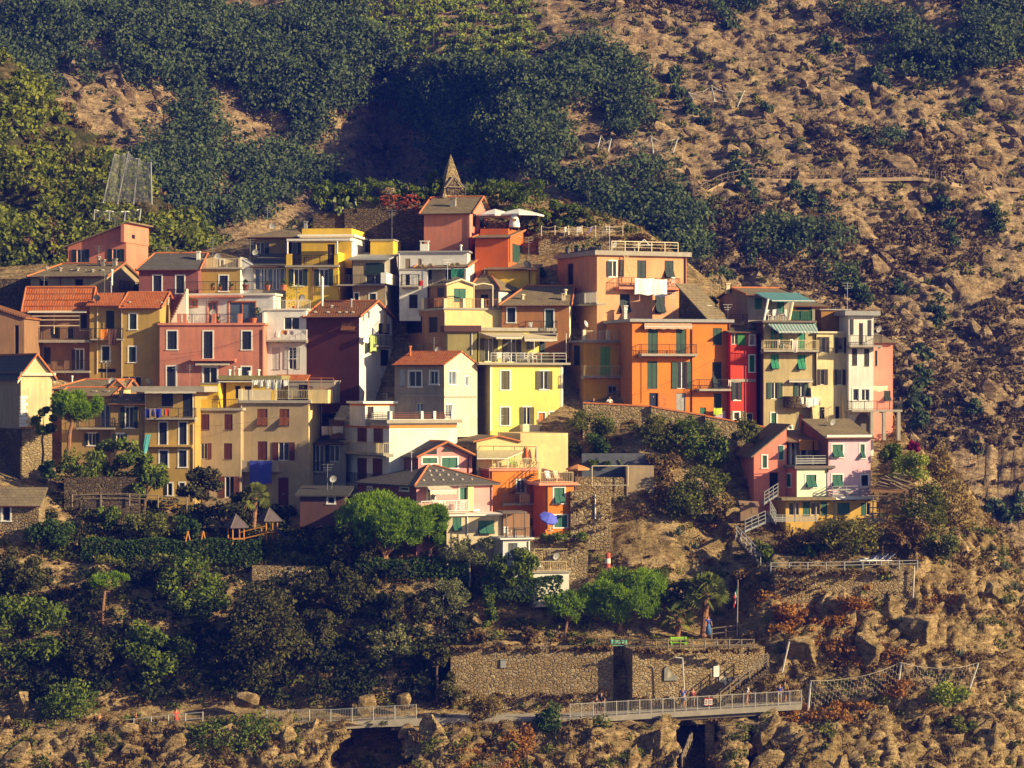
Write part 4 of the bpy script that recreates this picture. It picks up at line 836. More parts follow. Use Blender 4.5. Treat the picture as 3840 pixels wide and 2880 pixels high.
cloth(h, 'F', 655, 1180, 882, 1422, .76, M((.045,.065,.42)), 'big blue cloth hanging below the beige balcony', 'bedspread', 'cloth', None, .03)
for i, (x0, x1, y1) in enumerate(((682,742,398), (748,800,420), (812,860,436), (866,914,446), (930,985,440), (1005,1058,408))): cloth(h, 'F', x0, 342, x1, y1, -.5-.05*(i % 2), M((.72,.72,.74)), 'white cloth on the line above the beige terrace', 'washing', 'laundry', 'white washing on the terrace line')
h.post('washing_line', [('F',680,545,0,-.5),('F',680,340,0,-.5),('F',1056,340,0,-.5),('F',1056,545,0,-.5)], STEEL, .02); h.done(); HD = h
h = House('orange tiled roof hut behind the yellow penthouse', 925, 1215, 234.5, -5, 345, 560, CREAMP, depth=4, ext=1); h.roof_u(292, 1070, TILE, .5); h.done()
h = House('shaded blue-grey house with navy shutters between the beige and the white house', 1285, 1650, 230.5, -6, 1000, 1680, GREYP, depth=6, ext=2)
h.win('F', 'Oc', NAVY, None, (1285,1020,1422,1292), (1440,1022,1585,1192)); h.balc('F', 1258, 1450, 1195, 1290, 1310, .5); h.roof_u(935, 1450, SLATED, .6); h.done()
B = House('', 1480, 1660, 232.5, -4, 760, 1000, BRN, depth=4, of=h, wall='rear_wing', ext=1); B.roof_flat(.1, .1, CONCD); B.awn('F', 1600, 1692, 610, 1530, 1650, 740, 1.2, M((.55,.42,.24)), .2); B.done()
for x0, x1, l in ((1400,1462,'cream'), (1468,1506,'olive'), (1512,1622,'pale')): cloth(h, 'F', x0, 822, x1, 915 if l != 'pale' else 895, .4, M({'cream': (.55,.44,.36), 'olive': (.4,.33,.18), 'pale': (.6,.52,.42)}[l]), l+' cloth drying between the beige and the white house')
h = House('white house with orange bands and a railed roof terrace', 2100, 2806, 222.6, 25, 795, 1815, WHP, ('L', 1636), ext=1, sidemat=WHP2)
for f, x0, x1 in (('F', 2102, 2800), ('L', 1640, 2098)): h.fb('painted_band', M(STR), f, x0, 812, x1, 843, -.01, .012)
h.win('L', 'S', MAROON, None, (1768,838,1868,990), (1936,842,2036,1000), (1768,1155,1868,1385), (1928,1158,2030,1385)); h.balc('L', 1580, 2040, 985, 1100, 1118, .9, None, YMET); h.balc('L', 1560, 2040, 1310, 1425, 1440, .6); h.roof_flat(.3, .35, CONC)
for f, x0, x1 in (('F', 2104, 2790), ('L', 1655, 2098)): h.parapet(f, x0, x1, 752, -.03, WHP, .2)
for f, xs in (('F', (2100, 2430, 2560, 2745)), ('L', (1655, 1860, 2080))):
    for x in xs: h.parapet(f, x, x+26, 668, -.01, WHP, .24)
for f, x0, x1 in (('F', 2110, 2760), ('L', 1660, 2090)): h.rail(f, x0, x1, 680, 752, -.14, BROWNP if f == 'F' else STEEL, 'planks')
B = House('', 1850, 2400, 226.6, 25, 590, 800, WHP, ('L', 1690), of=h, wall='upper_storey', ext=.2); B.roof_flat(.2, .3, WHITE)
for f, x0, x1 in (('F', 1852, 2390), ('L', 1692, 1848)): B.fb('painted_band', M(STR), f, x0, 592, x1, 614, -.01, .012)
B.win('F', 'door', BROWNS, None, (1876,622,1938,740)); B.done(); h.done()
org(700, 1300)
h = House('dark tin porch with a striped wall below the white house', 1175, 1640, 218, -4, 1530, 1680, PLUM, depth=3, ext=1.5); h.roof_shed(0, 0, .5, .5, M((.06,.055,.055), .8, .3), .4); h.win('F', 'D', None, WHITE, (1450,1545,1545,1625)); h.done()
# ---------------------------------------------------------------- top of the hill and the middle
org(1400, 650)
h = House('salmon gabled house at the very top of the village', 525, 1000, 247, -13, 400, 820, plaster(lit(240,140,98), .25), ('R', 1205), ext=4, sidemat=SALP)
h.roof_u(250, 930, SLATE, cap=TERRA, ov=.4, os=.4); h.win('R', 'S', DGREEN, None, (1030,405,1066,552), (1032,735,1056,890)); h.win('R', 'T', DGREEN, None, (1104,410,1148,560)); h.pipe('F', 992, 410, 880, BROWNP); h.chim(798, 856, 253, 362, 1.6, CONC)
c = MB(); wr = [g for g in h.gab if g[0] == 'R'][0][1]
for a, b in ((wr[0], wr[2]), (wr[2], wr[1])): c.poly([(h.W+.04, a[0], a[1]-.28), (h.W+.04, b[0], b[1]-.28), (h.W+.04, b[0], b[1]-.02), (h.W+.04, a[0], a[1]-.02)])
h.part('gable_trim', c, WHITE); h.win('R', 'D', None, None, (1160,358,1180,390)); h.done()
h = House('flame orange annex with a green door below the two white parasols', 1055, 1398, 244.4, -12, 662, 935, REDOR, ('R', 1582), ext=4, sidemat=plaster(lit(245,112,50), .25))
h.roof_u(585, 1240, SLATE, frac=1.0, hr=.0, cap=TERRA, ov=.3); h.win('R', 'S', GREEN, None, (1440,738,1540,925)); h.pipe('R', 1412, 670, 920)
B = House('', 1108, 1398, 246.8, -12, 572, 700, REDOR, ('R', 1585), of=h, wall='terrace_wall', ext=.5); B.done(); h.done(); HA = h; HA2 = B
for x, y, R_, l in ((1262, 368, 2.0, 'left of two white parasols on the orange annex terrace'), (1508, 366, 2.45, 'right, larger of two white parasols on the orange annex terrace')):
    p = Pg(x, y, 249.5); parasol((p.x, p.y, p.z-2.75), R_, 2.75, WHITE, l, drop=.62)
p = Pg(1462, 560, 247.6); mb = MB(); mb.lathe([(.52, 0), (.55, .1), (.44, .7), (.3, 1.1), (.16, 1.22), (.01, 1.25)], n=10); o = mk('covered_grill', mb, WHITE, None, None, True); o.location = p; tag(o, 'grill under a white cover on the orange annex terrace', 'grill'); mb = MB(); mb.box((-.2, -.5, .58), (.2, -.42, .8)); mk('badge', mb, RUST, o)
h = House('long white flat-roofed house with cream doors, left of the salmon gabled house', 275, 975, 243.6, -6, 822, 1130, WHP2, depth=4, ext=2)
h.win('F', 'S', (.40,.31,.20), None, (328,885,382,985), (462,885,500,960)); h.roof_flat(.15, .2, LEAD); h.pipe('F', 268, 840, 1040, WHITE); h.chim(488, 575, 700, 822, 1.5, WHITE); h.chim(898, 918, 740, 830, 1.5, WHITE); h.done()
h = House('house with a stone weighted slate roof and a white gable in mid village', 450, 960, 241.6, -12, 968, 1130, GREYP, ('R', 1190), ext=2, sidemat=WHP)  # front wall greyed to stand in for shade; the gable stays white
h.roof_u(888, 850, SLATE, cap=TERRA); h.win('F', 'S', NAVY, None, (485,1000,545,1100), (560,1000,605,1100)); h.win('F', 'S', NAVY, None, (750,1000,810,1100))
mb = MB(); H_ = h.H; sl = (h.rz(888, h.D/2, 850)-H_)/(h.D/2)
for i in range(46):
    u = random.uniform(.2, h.W-.2); v = random.uniform(-.2, h.D/2-.2); z = H_+sl*v+.03; r_ = random.uniform(.1, .2); mb.lathe([(r_, 0), (r_*1.1, r_*.4), (r_*.5, r_*.9), (.01, r_)], (u, v, z), 6)
mk('roof_stones', mb, STONEL, h.roofo, Matrix.Identity(4))['kind'] = 'stuff'
h.awn('F', 470, 960, 982, 470, 960, 990, .9, M((.10,.14,.12)), .1); h.done(); HS = h
cloth(h, 'F', 808, 985, 940, 1078, .95, M((.03,.20,.13)), 'green cloth hanging under the awning beside the white gable', 'cloth', 'cloth')
cloth(h, 'F', 470, 1108, 512, 1168, 1.3, M((.55,.03,.03)), 'red cloth drying below the stone weighted roof', 'laundry', 'laundry')
h = House('blue-shaded white house with a dark balcony below the long white house', 270, 560, 241.8, -6, 1000, 1420, WHP2, depth=4, ext=1); h.balc('F', 285, 470, 1045, 1165, 1180, .9); h.win('F', 'D', None, None, (330,1050,380,1160)); h.roof_flat(.1, .1, CONC); h.win('F', 'D', None, None, (370,1255,460,1400)); h.done()
h = House('yellow lean-to house with a slate roof below the orange annex', 1195, 1680, 242.6, -6, 992, 1180, plaster(lit(250,190,60), .3), ('R', 1742), ext=3)
h.roof_u(933, 1450, SLATE, frac=1.0, ov=.5); h.pipe('F', 1620, 1000, 1150); h.dish(1590, 950, -.5, .42, DARK); h.done()
h = House('grey house with a broad hipped slate roof and a white side wall', 1042, 1300, 239.8, -30, 1192, 1420, GREYP, ('R', 1655), ext=2, sidemat=WHP)
h.roof_hip(1140, 1004, SLATE, 3.6, TERRA, .4, x2=1180); h.win('F', 'D', None, None, (1108,1255,1192,1360)); h.chim(1150, 1172, 985, 1010, 3.0, CONC)
h.done()
h = House('cream gabled hut with a green shutter on the cream terrace', 762, 1040, 237.8, 24, 1152, 1420, CREAMP, ('L', 545), ext=.5, sidemat=BRN)  # brown left wall is shade painted over the cream
h.roof_v(1108, 905, SLATE, cap=CREAM, ov=.2, os=.2); h.win('F', 'S', MIDG, None, (835,1195,957,1328)); h.win('L', 'S', NAVY, None, (665,1185,735,1402)); h.done()
h = House('cream terrace house with a shaded brown side and white terrace posts', 735, 1328, 235.4, 22, 1412, 1840, CREAMP, ('L', 225), ext=2, sidemat=BRN)  # brown left side carries painted shade; the front stays cream
h.win('L', 'D', None, None, (330,1487,505,1660), (575,1487,665,1652), (315,1920,370,1990), (545,1920,630,1960)); h.roof_flat(.18, .12, CONC)
for x in (250, 400, 495): h.parapet('L', x, x+28, 1295, -.03, CREAM, .3)
for x in (735, 930, 1120, 1300): h.parapet('F', x, x+26, 1297, -.03, CREAM, .3)
h.rail('L', 270, 730, 1300, 1405, -.15, RUST); h.rail('F', 760, 1300, 1300, 1405, -.15, RUST); h.balc('L', 205, 508, 1768, 1878, 1890, .9, None, WOODG); h.pipe('F', 742, 1440, 1620, CREAM)
h.post('pergola_frame', [('F',1042,1405,0,-.3),('F',1042,1160,0,-.3),('F',1140,1140,0,-.3),('F',1238,1160,0,-.3),('F',1238,1405,0,-.3)], CREAM, .06); h.done()
h = House('brown-orange house with two white framed openings under a broad slate roof', 1330, 2032, 236.4, -4, 1358, 1700, BRNO, ('R', 2085), ext=2, sidemat=YWHITE)
h.roof_u(1172, 1700, SLATE, cap=TERRA, hl=2.2); h.win('F', 'S', NAVY, WHITE, (1375,1380,1487,1545)); h.win('F', 'S', (.02,.06,.05), WHITE, (1770,1400,1882,1655)); h.balc('F', 1572, 1905, 1530, 1655, 1672, .8)
h.chim(1532, 1564, 1252, 1332, 1.4, CREAM); h.chim(1955, 1990, 1245, 1332, 1.2, CREAM); h.chim(1978, 2006, 1200, 1270, 2.6, CREAM)
cloth(h, 'F', 1610, 1540, 1650, 1608, .3, M((.6,.6,.62)), 'small white cloth on the brown-orange house balcony'); h.done()
# ---- centre
org(1400, 1150)
h = House('weathered stucco house with red tiles and peeling walls in the centre', 222, 735, 225.6, -26, 590, 1120, plaster((.40,.32,.24), .9), ('R', 1078), ext=2, sidemat=STUC)  # front is a darker copy of the gable stucco, shade painted in
h.roof_u(460, 700, TILE, cap=None, ov=.35, os=.12); h.win('F', 'S', WHITES, None, (270,650,325,822)); h.win('F', 'G', None, WHITE, (355,652,512,828), (575,652,685,803)); h.win('F', 'G', 'blue', None, (445,1000,515,1092))
h.win('R', 'G', 'blue', WHITE, (775,655,868,808), (940,708,992,818), (742,1000,822,1140)); h.fb('string_course', CONC, 'F', 222,912,735,930, 0, .08); h.fb('string_course', CONC, 'R', 737,925,1075,942, 0, .08); h.chim(372, 392, 405, 490, 2.0, TERRA); h.done(); HST = h
h = House('lemon yellow house with white corners and olive shutters', 1212, 1968, 231, 20, 602, 1330, LEMON, None, 6, ext=2.5, sidemat=KHAKI, corner='L')  # khaki left wall: lemon plaster darkened for shade
h.win('F', 'S', OLIVE, WHITE, (1310,650,1428,860)); h.win('F', 'O', OLIVE, WHITE, (1685,668,1855,858)); h.win('F', 'S', OLIVE, WHITE, (1308,1028,1426,1228)); h.win('F', 'O', OLIVE, WHITE, (1520,1042,1665,1222)); h.win('F', 'door', WDOOR, WHITE, (1698,1088,1792,1218)); h.win('F', 'D', None, WHITE, (1822,1085,1872,1178))
for x0, x1 in ((1212,1232), (1944,1966)): h.fb('corner_band', WHITE, 'F', x0, 615, x1, 1290, -.02, .025)
h.fb('terrace_slab', CONC, 'F', 1100, 580, 2045, 602, -6.2, .45, .45)
h.rail('F', 1220, 2000, 478, 580, .35, STEEL, 'ropes', .028)
B = House('', 1092, 1915, 234.2, 20, 250, 605, LEMON, depth=4, of=h, wall='upper_storey', ext=.2, sidemat=KHAKI); B.win('F', 'O', OLIVE, None, (1105,328,1290,570)); B.win('F', 'O', OLIVE, None, (1338,335,1530,575)); B.win('F', 'G', None, WOODG, (1590,355,1660,432)); B.win('F', 'O', DGREEN, None, (1725,355,1905,485)); B.roof_flat(.3, .3, CONC)  # side walls again in the khaki that paints the lemon's shade
B.awn('F', 1100, 1560, 268, 1275, 1540, 318, 1.9, M((.50,.42,.30)), .14); B.awn('F', 1560, 1900, 280, 1570, 1905, 342, 1.9, M((.50,.42,.30)), .14); B.done()
C = House('', 770, 1075, 233.6, 8, 258, 700, KHAKI, None, 4, of=h, wall='olive_wing', ext=.2); C.roof_flat(.55, .35, PLUM); C.pipe('F', 1022, 265, 500, WHITE, .035); C.done()
h.post('awning_frame', [('F',2000,578,0,.3),('F',2000,278,0,.3)], WHITE, .03); h.post('awning_frame', [('F',1668,478,0,.3),('F',1668,345,0,.3)], WHITE, .03); h.fb('meter_box', CREAM, 'F', 1550,1225,1725,1312, 0, .9); h.fb('side_hatch', WOODG, 'L', 1085, 880, 1135, 935, 0, .1) if False else None; h.done(); HL = h
for i, x in enumerate((1300, 1385, 1560, 1655)):
    p = place_on(h, x, 580, -1.1); chair(p, 3.4-.4*i, WHITE, ['white chair nearest the plants on the lemon house terrace', 'second white chair from the plants on the lemon house terrace', 'white chair left of the yellow flowers on the lemon terrace', 'white chair right of the yellow flowers on the lemon terrace'][i])
table(place_on(h, 1800, 580, -1.4), .3, WDOOR, 'long brown table at the right end of the lemon house terrace', 2.2, .9)
h = House('pale apricot house with a slate gable and a bare tall wall below the lemon house', 1072, 2018, 222.4, 18, 1400, 1830, CREAMP, ('L', 878), ext=1, sidemat=TAN)  # tan left side is the apricot plaster in painted shade
h.roofo = None; qa, wa = h.g(1525, 1312); mb = MB(); mb.box((qa, .0015, h.H), (h.W-.002, 6.5, h.g(1770, 1312)[1])); h.part('tall_wall', mb, CREAMP)
e = MB(); u1 = h.g(1525, 1395)[0]; H_ = h.H; ua = h.g(1290, 1337)[0]; wr = h.g(1290, 1337)[1]
e.slab([(-.4, -.2, H_+.02), (ua, -.2, wr), (ua, h.D, wr), (-.4, h.D, H_+.02)], .12); e.slab([(ua, -.2, wr), (u1-.02, -.2, H_+.02), (u1-.02, h.D, H_+.02), (ua, h.D, wr)], .12); h.part('roof', e, SLATE); h.gable('F', [(0, H_), (u1, H_), (ua, wr-.1)])
c = MB(); c.tube((-.4, -.22, H_), (ua, -.22, wr-.02), .07); c.tube((ua, -.22, wr-.02), (u1, -.22, H_), .07); h.part('ridge_tiles', c, TERRA)
h.fb('downpipe_box', CREAM, 'F', 1195, 1312, 1525, 1330, -.5, -.3) if False else None
h.win('L', 'D', None, None, (910,1455,955,1480)); h.awn('F', 1075, 1560, 1490, 1075, 1380, 1575, 1.5, M((.42,.36,.22)), 0); h.post('pergola_frame', [('F',1078,1490,0,.1),('F',1105,1445,0,1.6),('F',1695,1452,0,1.6),('F',1695,1600,0,1.6)], CONCD, .03); h.post('pergola_frame', [('F',1245,1600,0,1.6),('F',1245,1450,0,1.6)], CONCD, .025); h.post('pergola_frame', [('F',1465,1570,0,1.6),('F',1465,1452,0,1.6)], CONCD, .025); h.done(); HAP = h
# ---- lower centre
org(1200, 1600, 2.212)
h = House('pink house with green glazed gable windows under orange verge tiles', 815, 1262, 220.2, 24, 240, 520, plaster(lit(238,150,135), .25), None, 3.6, ext=1, sidemat=ROSE)  # left wall deepened to rose to paint its shade
h.roof_v(128, 1040, SLATED, cap=TERRA, ov=.5, os=.35); h.win('F', 'S', MIDG, WHITE, (838,225,982,305), (998,205,1152,342)); h.pipe('F', 1232, 240, 400); h.pipe('L', 640, 240, 330, LEAD)
mb = MB(); d = h.g(905, 215)[0]
for x0, y0, x1, y1, x2, y2 in ((842,228,968,180,968,228), (1004,208,1042,165,1140,208)):
    a, b, c_ = h.g(x0, y0), h.g(x1, y1), h.g(x2, y2); mb.poly([(a[0], -.04, a[1]), (c_[0], -.04, c_[1]), (b[0], -.04, b[1])])
h.part('gable_pane', mb, GLASS); h.done()
h = House('pink house with a grey hipped roof and a cream awning beside the big pine', 800, 1432, 214.6, 35, 480, 735, plaster(lit(240,155,140), .25), ('L', 312), ext=3.5, sidemat=ROSE)  # rose left wall: shade of the pink put into the colour
h.roof_hip(905, 312, SLATED, None, TERRA, .5); h.win('F', 'G', None, WHITE, (880,505,962,612)); h.win('F', 'S', MIDG, WHITE, (1148,495,1225,620)); h.win('L', 'D', None, WHITE, (660,490,742,530), (390,490,440,520)); h.balc('F', 840, 1232, 612, 708, 722, 1.3, CONC, WHITE)
h.awn('F', 880, 1040, 478, 915, 1132, 530, 1.8, M((.66,.55,.42)), .35); h.fb('pilaster', CREAMP, 'F', 1228, 500, 1275, 700, 0, .25); h.pipe('F', 1420, 490, 700); h.fb('meter_box', WHITE, 'F', 1275, 685, 1325, 702, 0, .25)
mb = MB()
for x, y, k in ((1180,395,0),):
    pass
rf = h.roofo; uu, ww = h.loc(gx(905), gy(312), 'F', 0, h.D/2); mb = MB()
for t in (.15, .4, .62):
    for i in range(int(6*(1-t))+1): x = uu*t+.5+(h.W*(1-t)-1.0)*(i+.5*(t == .4))/(6*(1-t)+.6); mb.lathe([(.13, 0), (.15, .08), (.09, .17), (.01, .18)], (x, h.D*.5*t, h.H+(ww-h.H)*t), 7)
mk('roof_vents', mb, CONC, rf, Matrix.Identity(4))['kind'] = 'stuff'; B = House('', 1050, 1532, 213.6, 18, 742, 985, plaster(lit(220,185,140), .5), None, 5, of=h, wall='lower_storey', ext=2)
B.win('F', 'T', MIDG, None, (1100,755,1172,862), (1312,778,1442,886)); B.roof_flat(.1, .25, WHITE); B.pipe('F', 1222, 745, 900, WHITE); B.done(); h.done(); HPK = h
h = House('bright orange house with railed terraces and an outside stair', 1405, 1812, 220, 18, 365, 900, ORANGE, ('L', 1300), ext=2, sidemat=REDOR)  # left wall redder and darker, standing in for shade
h.win('F', 'G', 'blue', WHITE, (1622,432,1714,548)); h.win('F', 'S', MIDG, None, (1700,760,1790,830)); h.balc('F', 1525, 1818, 555, 636, 652, .9, CONC, WOODG); h.fb('terrace_slab', SALMON, 'F', 1402, 348, 1808, 366, -6, .12); h.rail('F', 1432, 1800, 265, 346, -.05, YMET); h.pipe('F', 1424, 370, 720, BROWNP)
h.fb('balcony_screen', M((.62,.36,.18)), 'F', 1655, 560, 1742, 634, .8, .86)
mb = MB(); q0, w0 = h.g(1590, 560, 'F', .6); q1, w1 = h.g(1800, 380, 'F', .6); n = 12
for i in range(n): mb.box((q0+(q1-q0)*i/n, -.95, w0+(w1-w0)*i/n), (q0+(q1-q0)*(i+1)/n+.03, -.08, w0+(w1-w0)*(i+.4)/n))
for o_ in (-.95, -.08):
    mb.tube((q0, o_, w0+.9), (q1, o_, w1+.9), .025)
    for i in range(0, n+1, 2): mb.tube((q0+(q1-q0)*i/n, o_, w0+(w1-w0)*i/n), (q0+(q1-q0)*i/n, o_, w0+(w1-w0)*i/n+.9), .015, None, 4)
h.part('outside_stair', mb, IRON)
B = House('', 1870, 2105, 217.4, 18, 488, 870, ORANGE, ('L', 1765), of=h, wall='front_wing', ext=2.5, sidemat=REDOR); B.win('F', 'T', MIDG, WHITE, (1928,493,2040,635)); B.win('F', 'S', MIDG, WHITE, (1930,722,2062,835)); B.fb('terrace_slab', SALMON, 'F', 1818, 465, 2138, 487, -4, .3); B.rail('F', 1830, 2098, 376, 464, .1, YMET); B.pipe('F', 1886, 490, 850); B.done(); h.done(); HO = h; HOW = B  # the wing's left wall takes the same painted shade
h = House('small white house with a railed terrace full of furniture above a green shutter', 1518, 1742, 211.8, 14, 935, 1200, WHP2, None, 4, ext=2); h.win('F', 'T', (.10,.12,.12), None, (1560,965,1638,1095)); h.roof_flat(.12, .3, WHITE); h.rail('F', 1508, 1750, 838, 925, .15, IRON); h.pipe('F', 1732, 950, 1190, WHITE)
B = House('', 1520, 1740, 214.8, 14, 725, 940, DARK if False else BRN, None, 1.2, of=h, wall='porch_wall', ext=.2); B.done(); h.post('pergola_frame', [('F',1545,925,0,-.3),('F',1545,712,0,-.3),('F',1700,712,0,-.3),('F',1700,925,0,-.3)], CONCD, .05); h.post('pergola_frame', [('F',1608,925,0,-.3),('F',1608,715,0,-.3)], CONCD, .05); h.fb('pergola_cover', CONCD, 'F', 1520, 706, 1720, 718, -2.6, -.2); h.done(); HSW = h
h = House('low white shed with a green shutter at the foot of the stone wall', 1770, 2066, 211.6, 8, 1212, 1345, WHP, None, 3, ext=1.5); h.win('F', 'S', (.05,.09,.07), None, (1938,1232,2006,1282)); h.roof_flat(.1, .15, CONC); h.rail('F', 1775, 2045, 1115, 1200, -.1, YMET); h.post('pergola_frame', [('F',1775,1200,0,-.1),('F',1775,1015,0,-.1),('F',2055,1015,0,-.1)], YMET, .03); h.done(); HSH = h
# ---- right half
org(2050, 800)
h = House('large apricot house with white sheets on its balcony, upper right', 522, 1452, 238, 23, 432, 1270, SALM2, ('L', 112), ext=2, sidemat=plaster(lit(240,150,95), .4))
h.win('F', 'Oc', DGREEN, WHITE, (608,480,735,657)); h.win('F', 'S', DGREEN, None, (938,487,1032,667)); h.win('F', 'T', DGREEN, None, (1222,490,1316,668), (758,838,862,1028), (1124,850,1226,1032)); h.roof_flat(.42, .35, CONC); h.balc('F', 752, 1388, 668, 765, 790, .95, PINK, IRON); h.pipe('F', 1440, 450, 900, ROSE, .08)
h.fb('open_shutter', shutter_mat(BROWNS), 'F', 750,482,802,656, .02, .06); h.win('L', 'D', None, None, (215,520,275,750)); h.fb('landing', CONC, 'L', 278,938,518,955, 0, 1.0); h.rail('L', 282, 515, 822, 938, .9, STEEL)
h.rail('F', 675, 1362, 292, 395, -.6, CREAM, 'ropes', .035); h.parapet('L', 120, 520, 392, 0, CONCD, .1)
mb = MB(); 
for dx in (0, .38):
    a, b = h.g(800, 432, 'F', .3), h.g(872, 660, 'F', .9); mb.tube((a[0]+dx, -.3, a[1]), (b[0]+dx, -.9, b[1]), .035)
for i in range(1, 12): t = i/12; mb.tube((a[0]+(b[0]-a[0])*t, -.3-.6*t, a[1]+(b[1]-a[1])*t), (a[0]+(b[0]-a[0])*t+.38, -.3-.6*t, a[1]+(b[1]-a[1])*t), .022)
o = mk('ladder', mb, YMET); o.matrix_world = h.Mw; tag(o, 'yellow wooden ladder leaning from the apricot house balcony to its roof', 'ladder')
cloth(h, 'F', 915, 671, 1114, 843, 1.05, M((.84,.80,.80)), 'left, wider white sheet on the apricot house balcony', 'bedsheet', 'sheet', None, .07); cloth(h, 'F', 1116, 682, 1250, 862, 1.05, M((.84,.80,.80)), 'right, longer white sheet on the apricot house balcony', 'bedsheet', 'sheet', None, .07)
h.dish(400, 1150, -1, .35); h.chim(795, 830, 955, 1090, -1.0, STEEL); h.done(); HAPR = h
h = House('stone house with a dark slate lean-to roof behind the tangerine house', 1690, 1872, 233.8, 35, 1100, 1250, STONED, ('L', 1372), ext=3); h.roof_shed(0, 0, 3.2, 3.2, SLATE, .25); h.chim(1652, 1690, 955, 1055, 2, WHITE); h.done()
org(2050, 1150)
h = House('amber yellow house with a lime green door shutter and a railed roof terrace', 386, 862, 233.4, 20, 372, 1030, AMBER, None, 4.5, ext=3, sidemat=plaster((.50,.27,.06), .5))  # left wall is a duller amber with shade painted in
h.win('F', 'S', LIME, None, (555,415,662,716)); h.win('F', 'G', None, CONC, (628,810,742,900)); h.win('F', 'door', M((.6,.5,.45)), None, (626,912,715,1022)); h.balc('F', 388, 828, 612, 720, 738, .8, CONC, YMET); h.roof_flat(.22, .3, CONC); h.rail('F', 400, 850, 250, 352, -.05, CREAM); h.fb('plinth', CONC, 'F', 388, 968, 858, 1035, -.01, .03)
h.win('L', 'S', DGREEN, None, (280,405,346,602)); h.win('L', 'D', None, None, (258,848,340,902))
for x in (378, 628): h.parapet('F', x, x+30, 240, .02, CREAM, .3)
h.pipe('F', 866, 375, 1030, CREAM, .07); h.done()
h = House('large tangerine house with two balconies and tall green shutters', 887, 1902, 231, 16, 158, 1105, ORANGE, ('L', 602), ext=3, sidemat=plaster((.50,.19,.05), .3))  # left wall uses a darkened orange as painted shade
h.win('F', 'S', GREEN, None, (1050,212,1152,484), (1342,218,1448,488), (1722,222,1816,392), (1043,565,1147,846)); h.win('F', 'O', GREEN, None, (1296,570,1506,850)); h.win('F', 'T', DGREEN, None, (1716,575,1812,850)); h.win('F', 'door', NAVY, None, (1064,895,1150,1050)); h.win('F', 'door', LEAD, None, (1344,895,1438,1090)); h.win('F', 'S', GREEN, None, (1734,900,1812,1042)); h.win('F', 'door', M(MIDG), None, (1590,1046,1652,1120))
h.fb('door_leaf', WDOOR, 'F', 1156,895,1242,1078, .03, .08); h.roof_flat(.28, .3, LEAD); h.balc('F', 985, 1562, 388, 488, 512, 1.0, CONC, IRON); h.balc('F', 1585, 1932, 752, 852, 874, .95, CONC, IRON); h.pipe('F', 1506, 165, 1100, BROWNP); h.pipe('F', 984, 560, 1000, IRON, .02); h.pipe('F', 1893, 180, 1100, BROWNP)
STRM = brick('striped_awning', (.75,.66,.56), (.75,.66,.56), (.50,.22,.10), .14, 60, .05); h.awn('F', 1012, 1505, 164, 1015, 1508, 205, .55, STRM, .22)
cloth(h, 'F', 1732, 1048, 1820, 1122, .5, M((.46,.60,.05)), 'lime green shirt drying low on the tangerine house', 'laundry', 'laundry'); cloth(h, 'F', 1738, 1080, 1850, 1160, .42, M((.55,.42,.55)), 'lilac cloth drying behind the lime green shirt', 'laundry', 'laundry'); cloth(h, 'F', 1885, 755, 1912, 830, 1.0, M((.75,.6,.6)), 'pale towel at the end of the lower tangerine balcony', 'towel', 'towel'); h.done(); HTG = h
h = House('narrow scarlet house with white framed openings', 1906, 2176, 232.6, 16, 262, 1235, RED, None, 6, ext=3)
h.win('F', 'G', None, None, (1914,270,1982,392)); h.fb('open_shutter', shutter_mat(BGREEN), 'F', 1982,270,2070,402, .02, .06); h.win('F', 'G', None, WHITE, (2096,285,2173,398)); h.win('F', 'S', BGREEN, WHITE, (2092,495,2173,675)); h.win('F', 'O', DGREEN, WHITE, (1916,785,2024,968)); h.win('F', 'G', None, WHITE, (1932,1085,2008,1168)); h.win('F', 'door', DARK, CONC, (2060,1100,2140,1225))
h.fb('string_course', CONC, 'F', 1908,750,2170,780, 0, .08); h.fb('plinth', STONEL, 'F', 1908,1082,1930,1232, -.01, .03); h.fb('plinth', STONEL, 'F', 2012,1082,2056,1232, -.01, .03); h.roof_u(195, 2040, SLATE, frac=.9, ov=.3); h.rail('F', 1910, 2160, 80, 190, -2.5, IRON); h.done()
org(2700, 1050)
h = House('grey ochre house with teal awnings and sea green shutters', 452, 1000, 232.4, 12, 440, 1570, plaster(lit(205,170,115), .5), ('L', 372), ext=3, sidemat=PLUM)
h.win('F', 'S', TEAL, None, (612,525,650,715)); h.win('F', 'Oc', TEAL, None, (528,505,612,716)); h.win('F', 'S', TEAL, None, (815,525,882,722)); h.win('F', 'T', TEAL, None, (525,770,608,922), (803,775,884,928)); h.win('F', 'O', GREEN, None, (488,1062,646,1232), (768,1065,916,1212)); h.win('F', 'S', (.02,.12,.06), WHITE, (522,1368,594,1535)); h.win('F', 'door', WDOOR, CONC, (803,1382,882,1545)); h.win('F', 'D', None, WHITE, (708,1510,748,1545))
h.fb('terrace_slab', CONCD, 'F', 440, 420, 1005, 441, -7.8, .35); h.balc('F', 455, 1030, 622, 722, 745, 1.0, CONC, YMET); STRT = brick('teal_striped_awning', (.48,.52,.50), (.48,.52,.50), (.06,.22,.22), .3, 60, .075); h.awn('F', 488, 995, 447, 610, 1015, 535, 1.5, STRT, .12); h.awn('F', 715, 962, 1030, 720, 962, 1050, .5, CONC, .1); h.pipe('F', 448, 450, 1530, BROWNP); h.pipe('F', 996, 540, 1400, BROWNP)
q0, q1, w0, w1 = h.rect('F', 682, 1205, 962, 1322, .7); mb = MB(); n = 14; rows = [[], []]
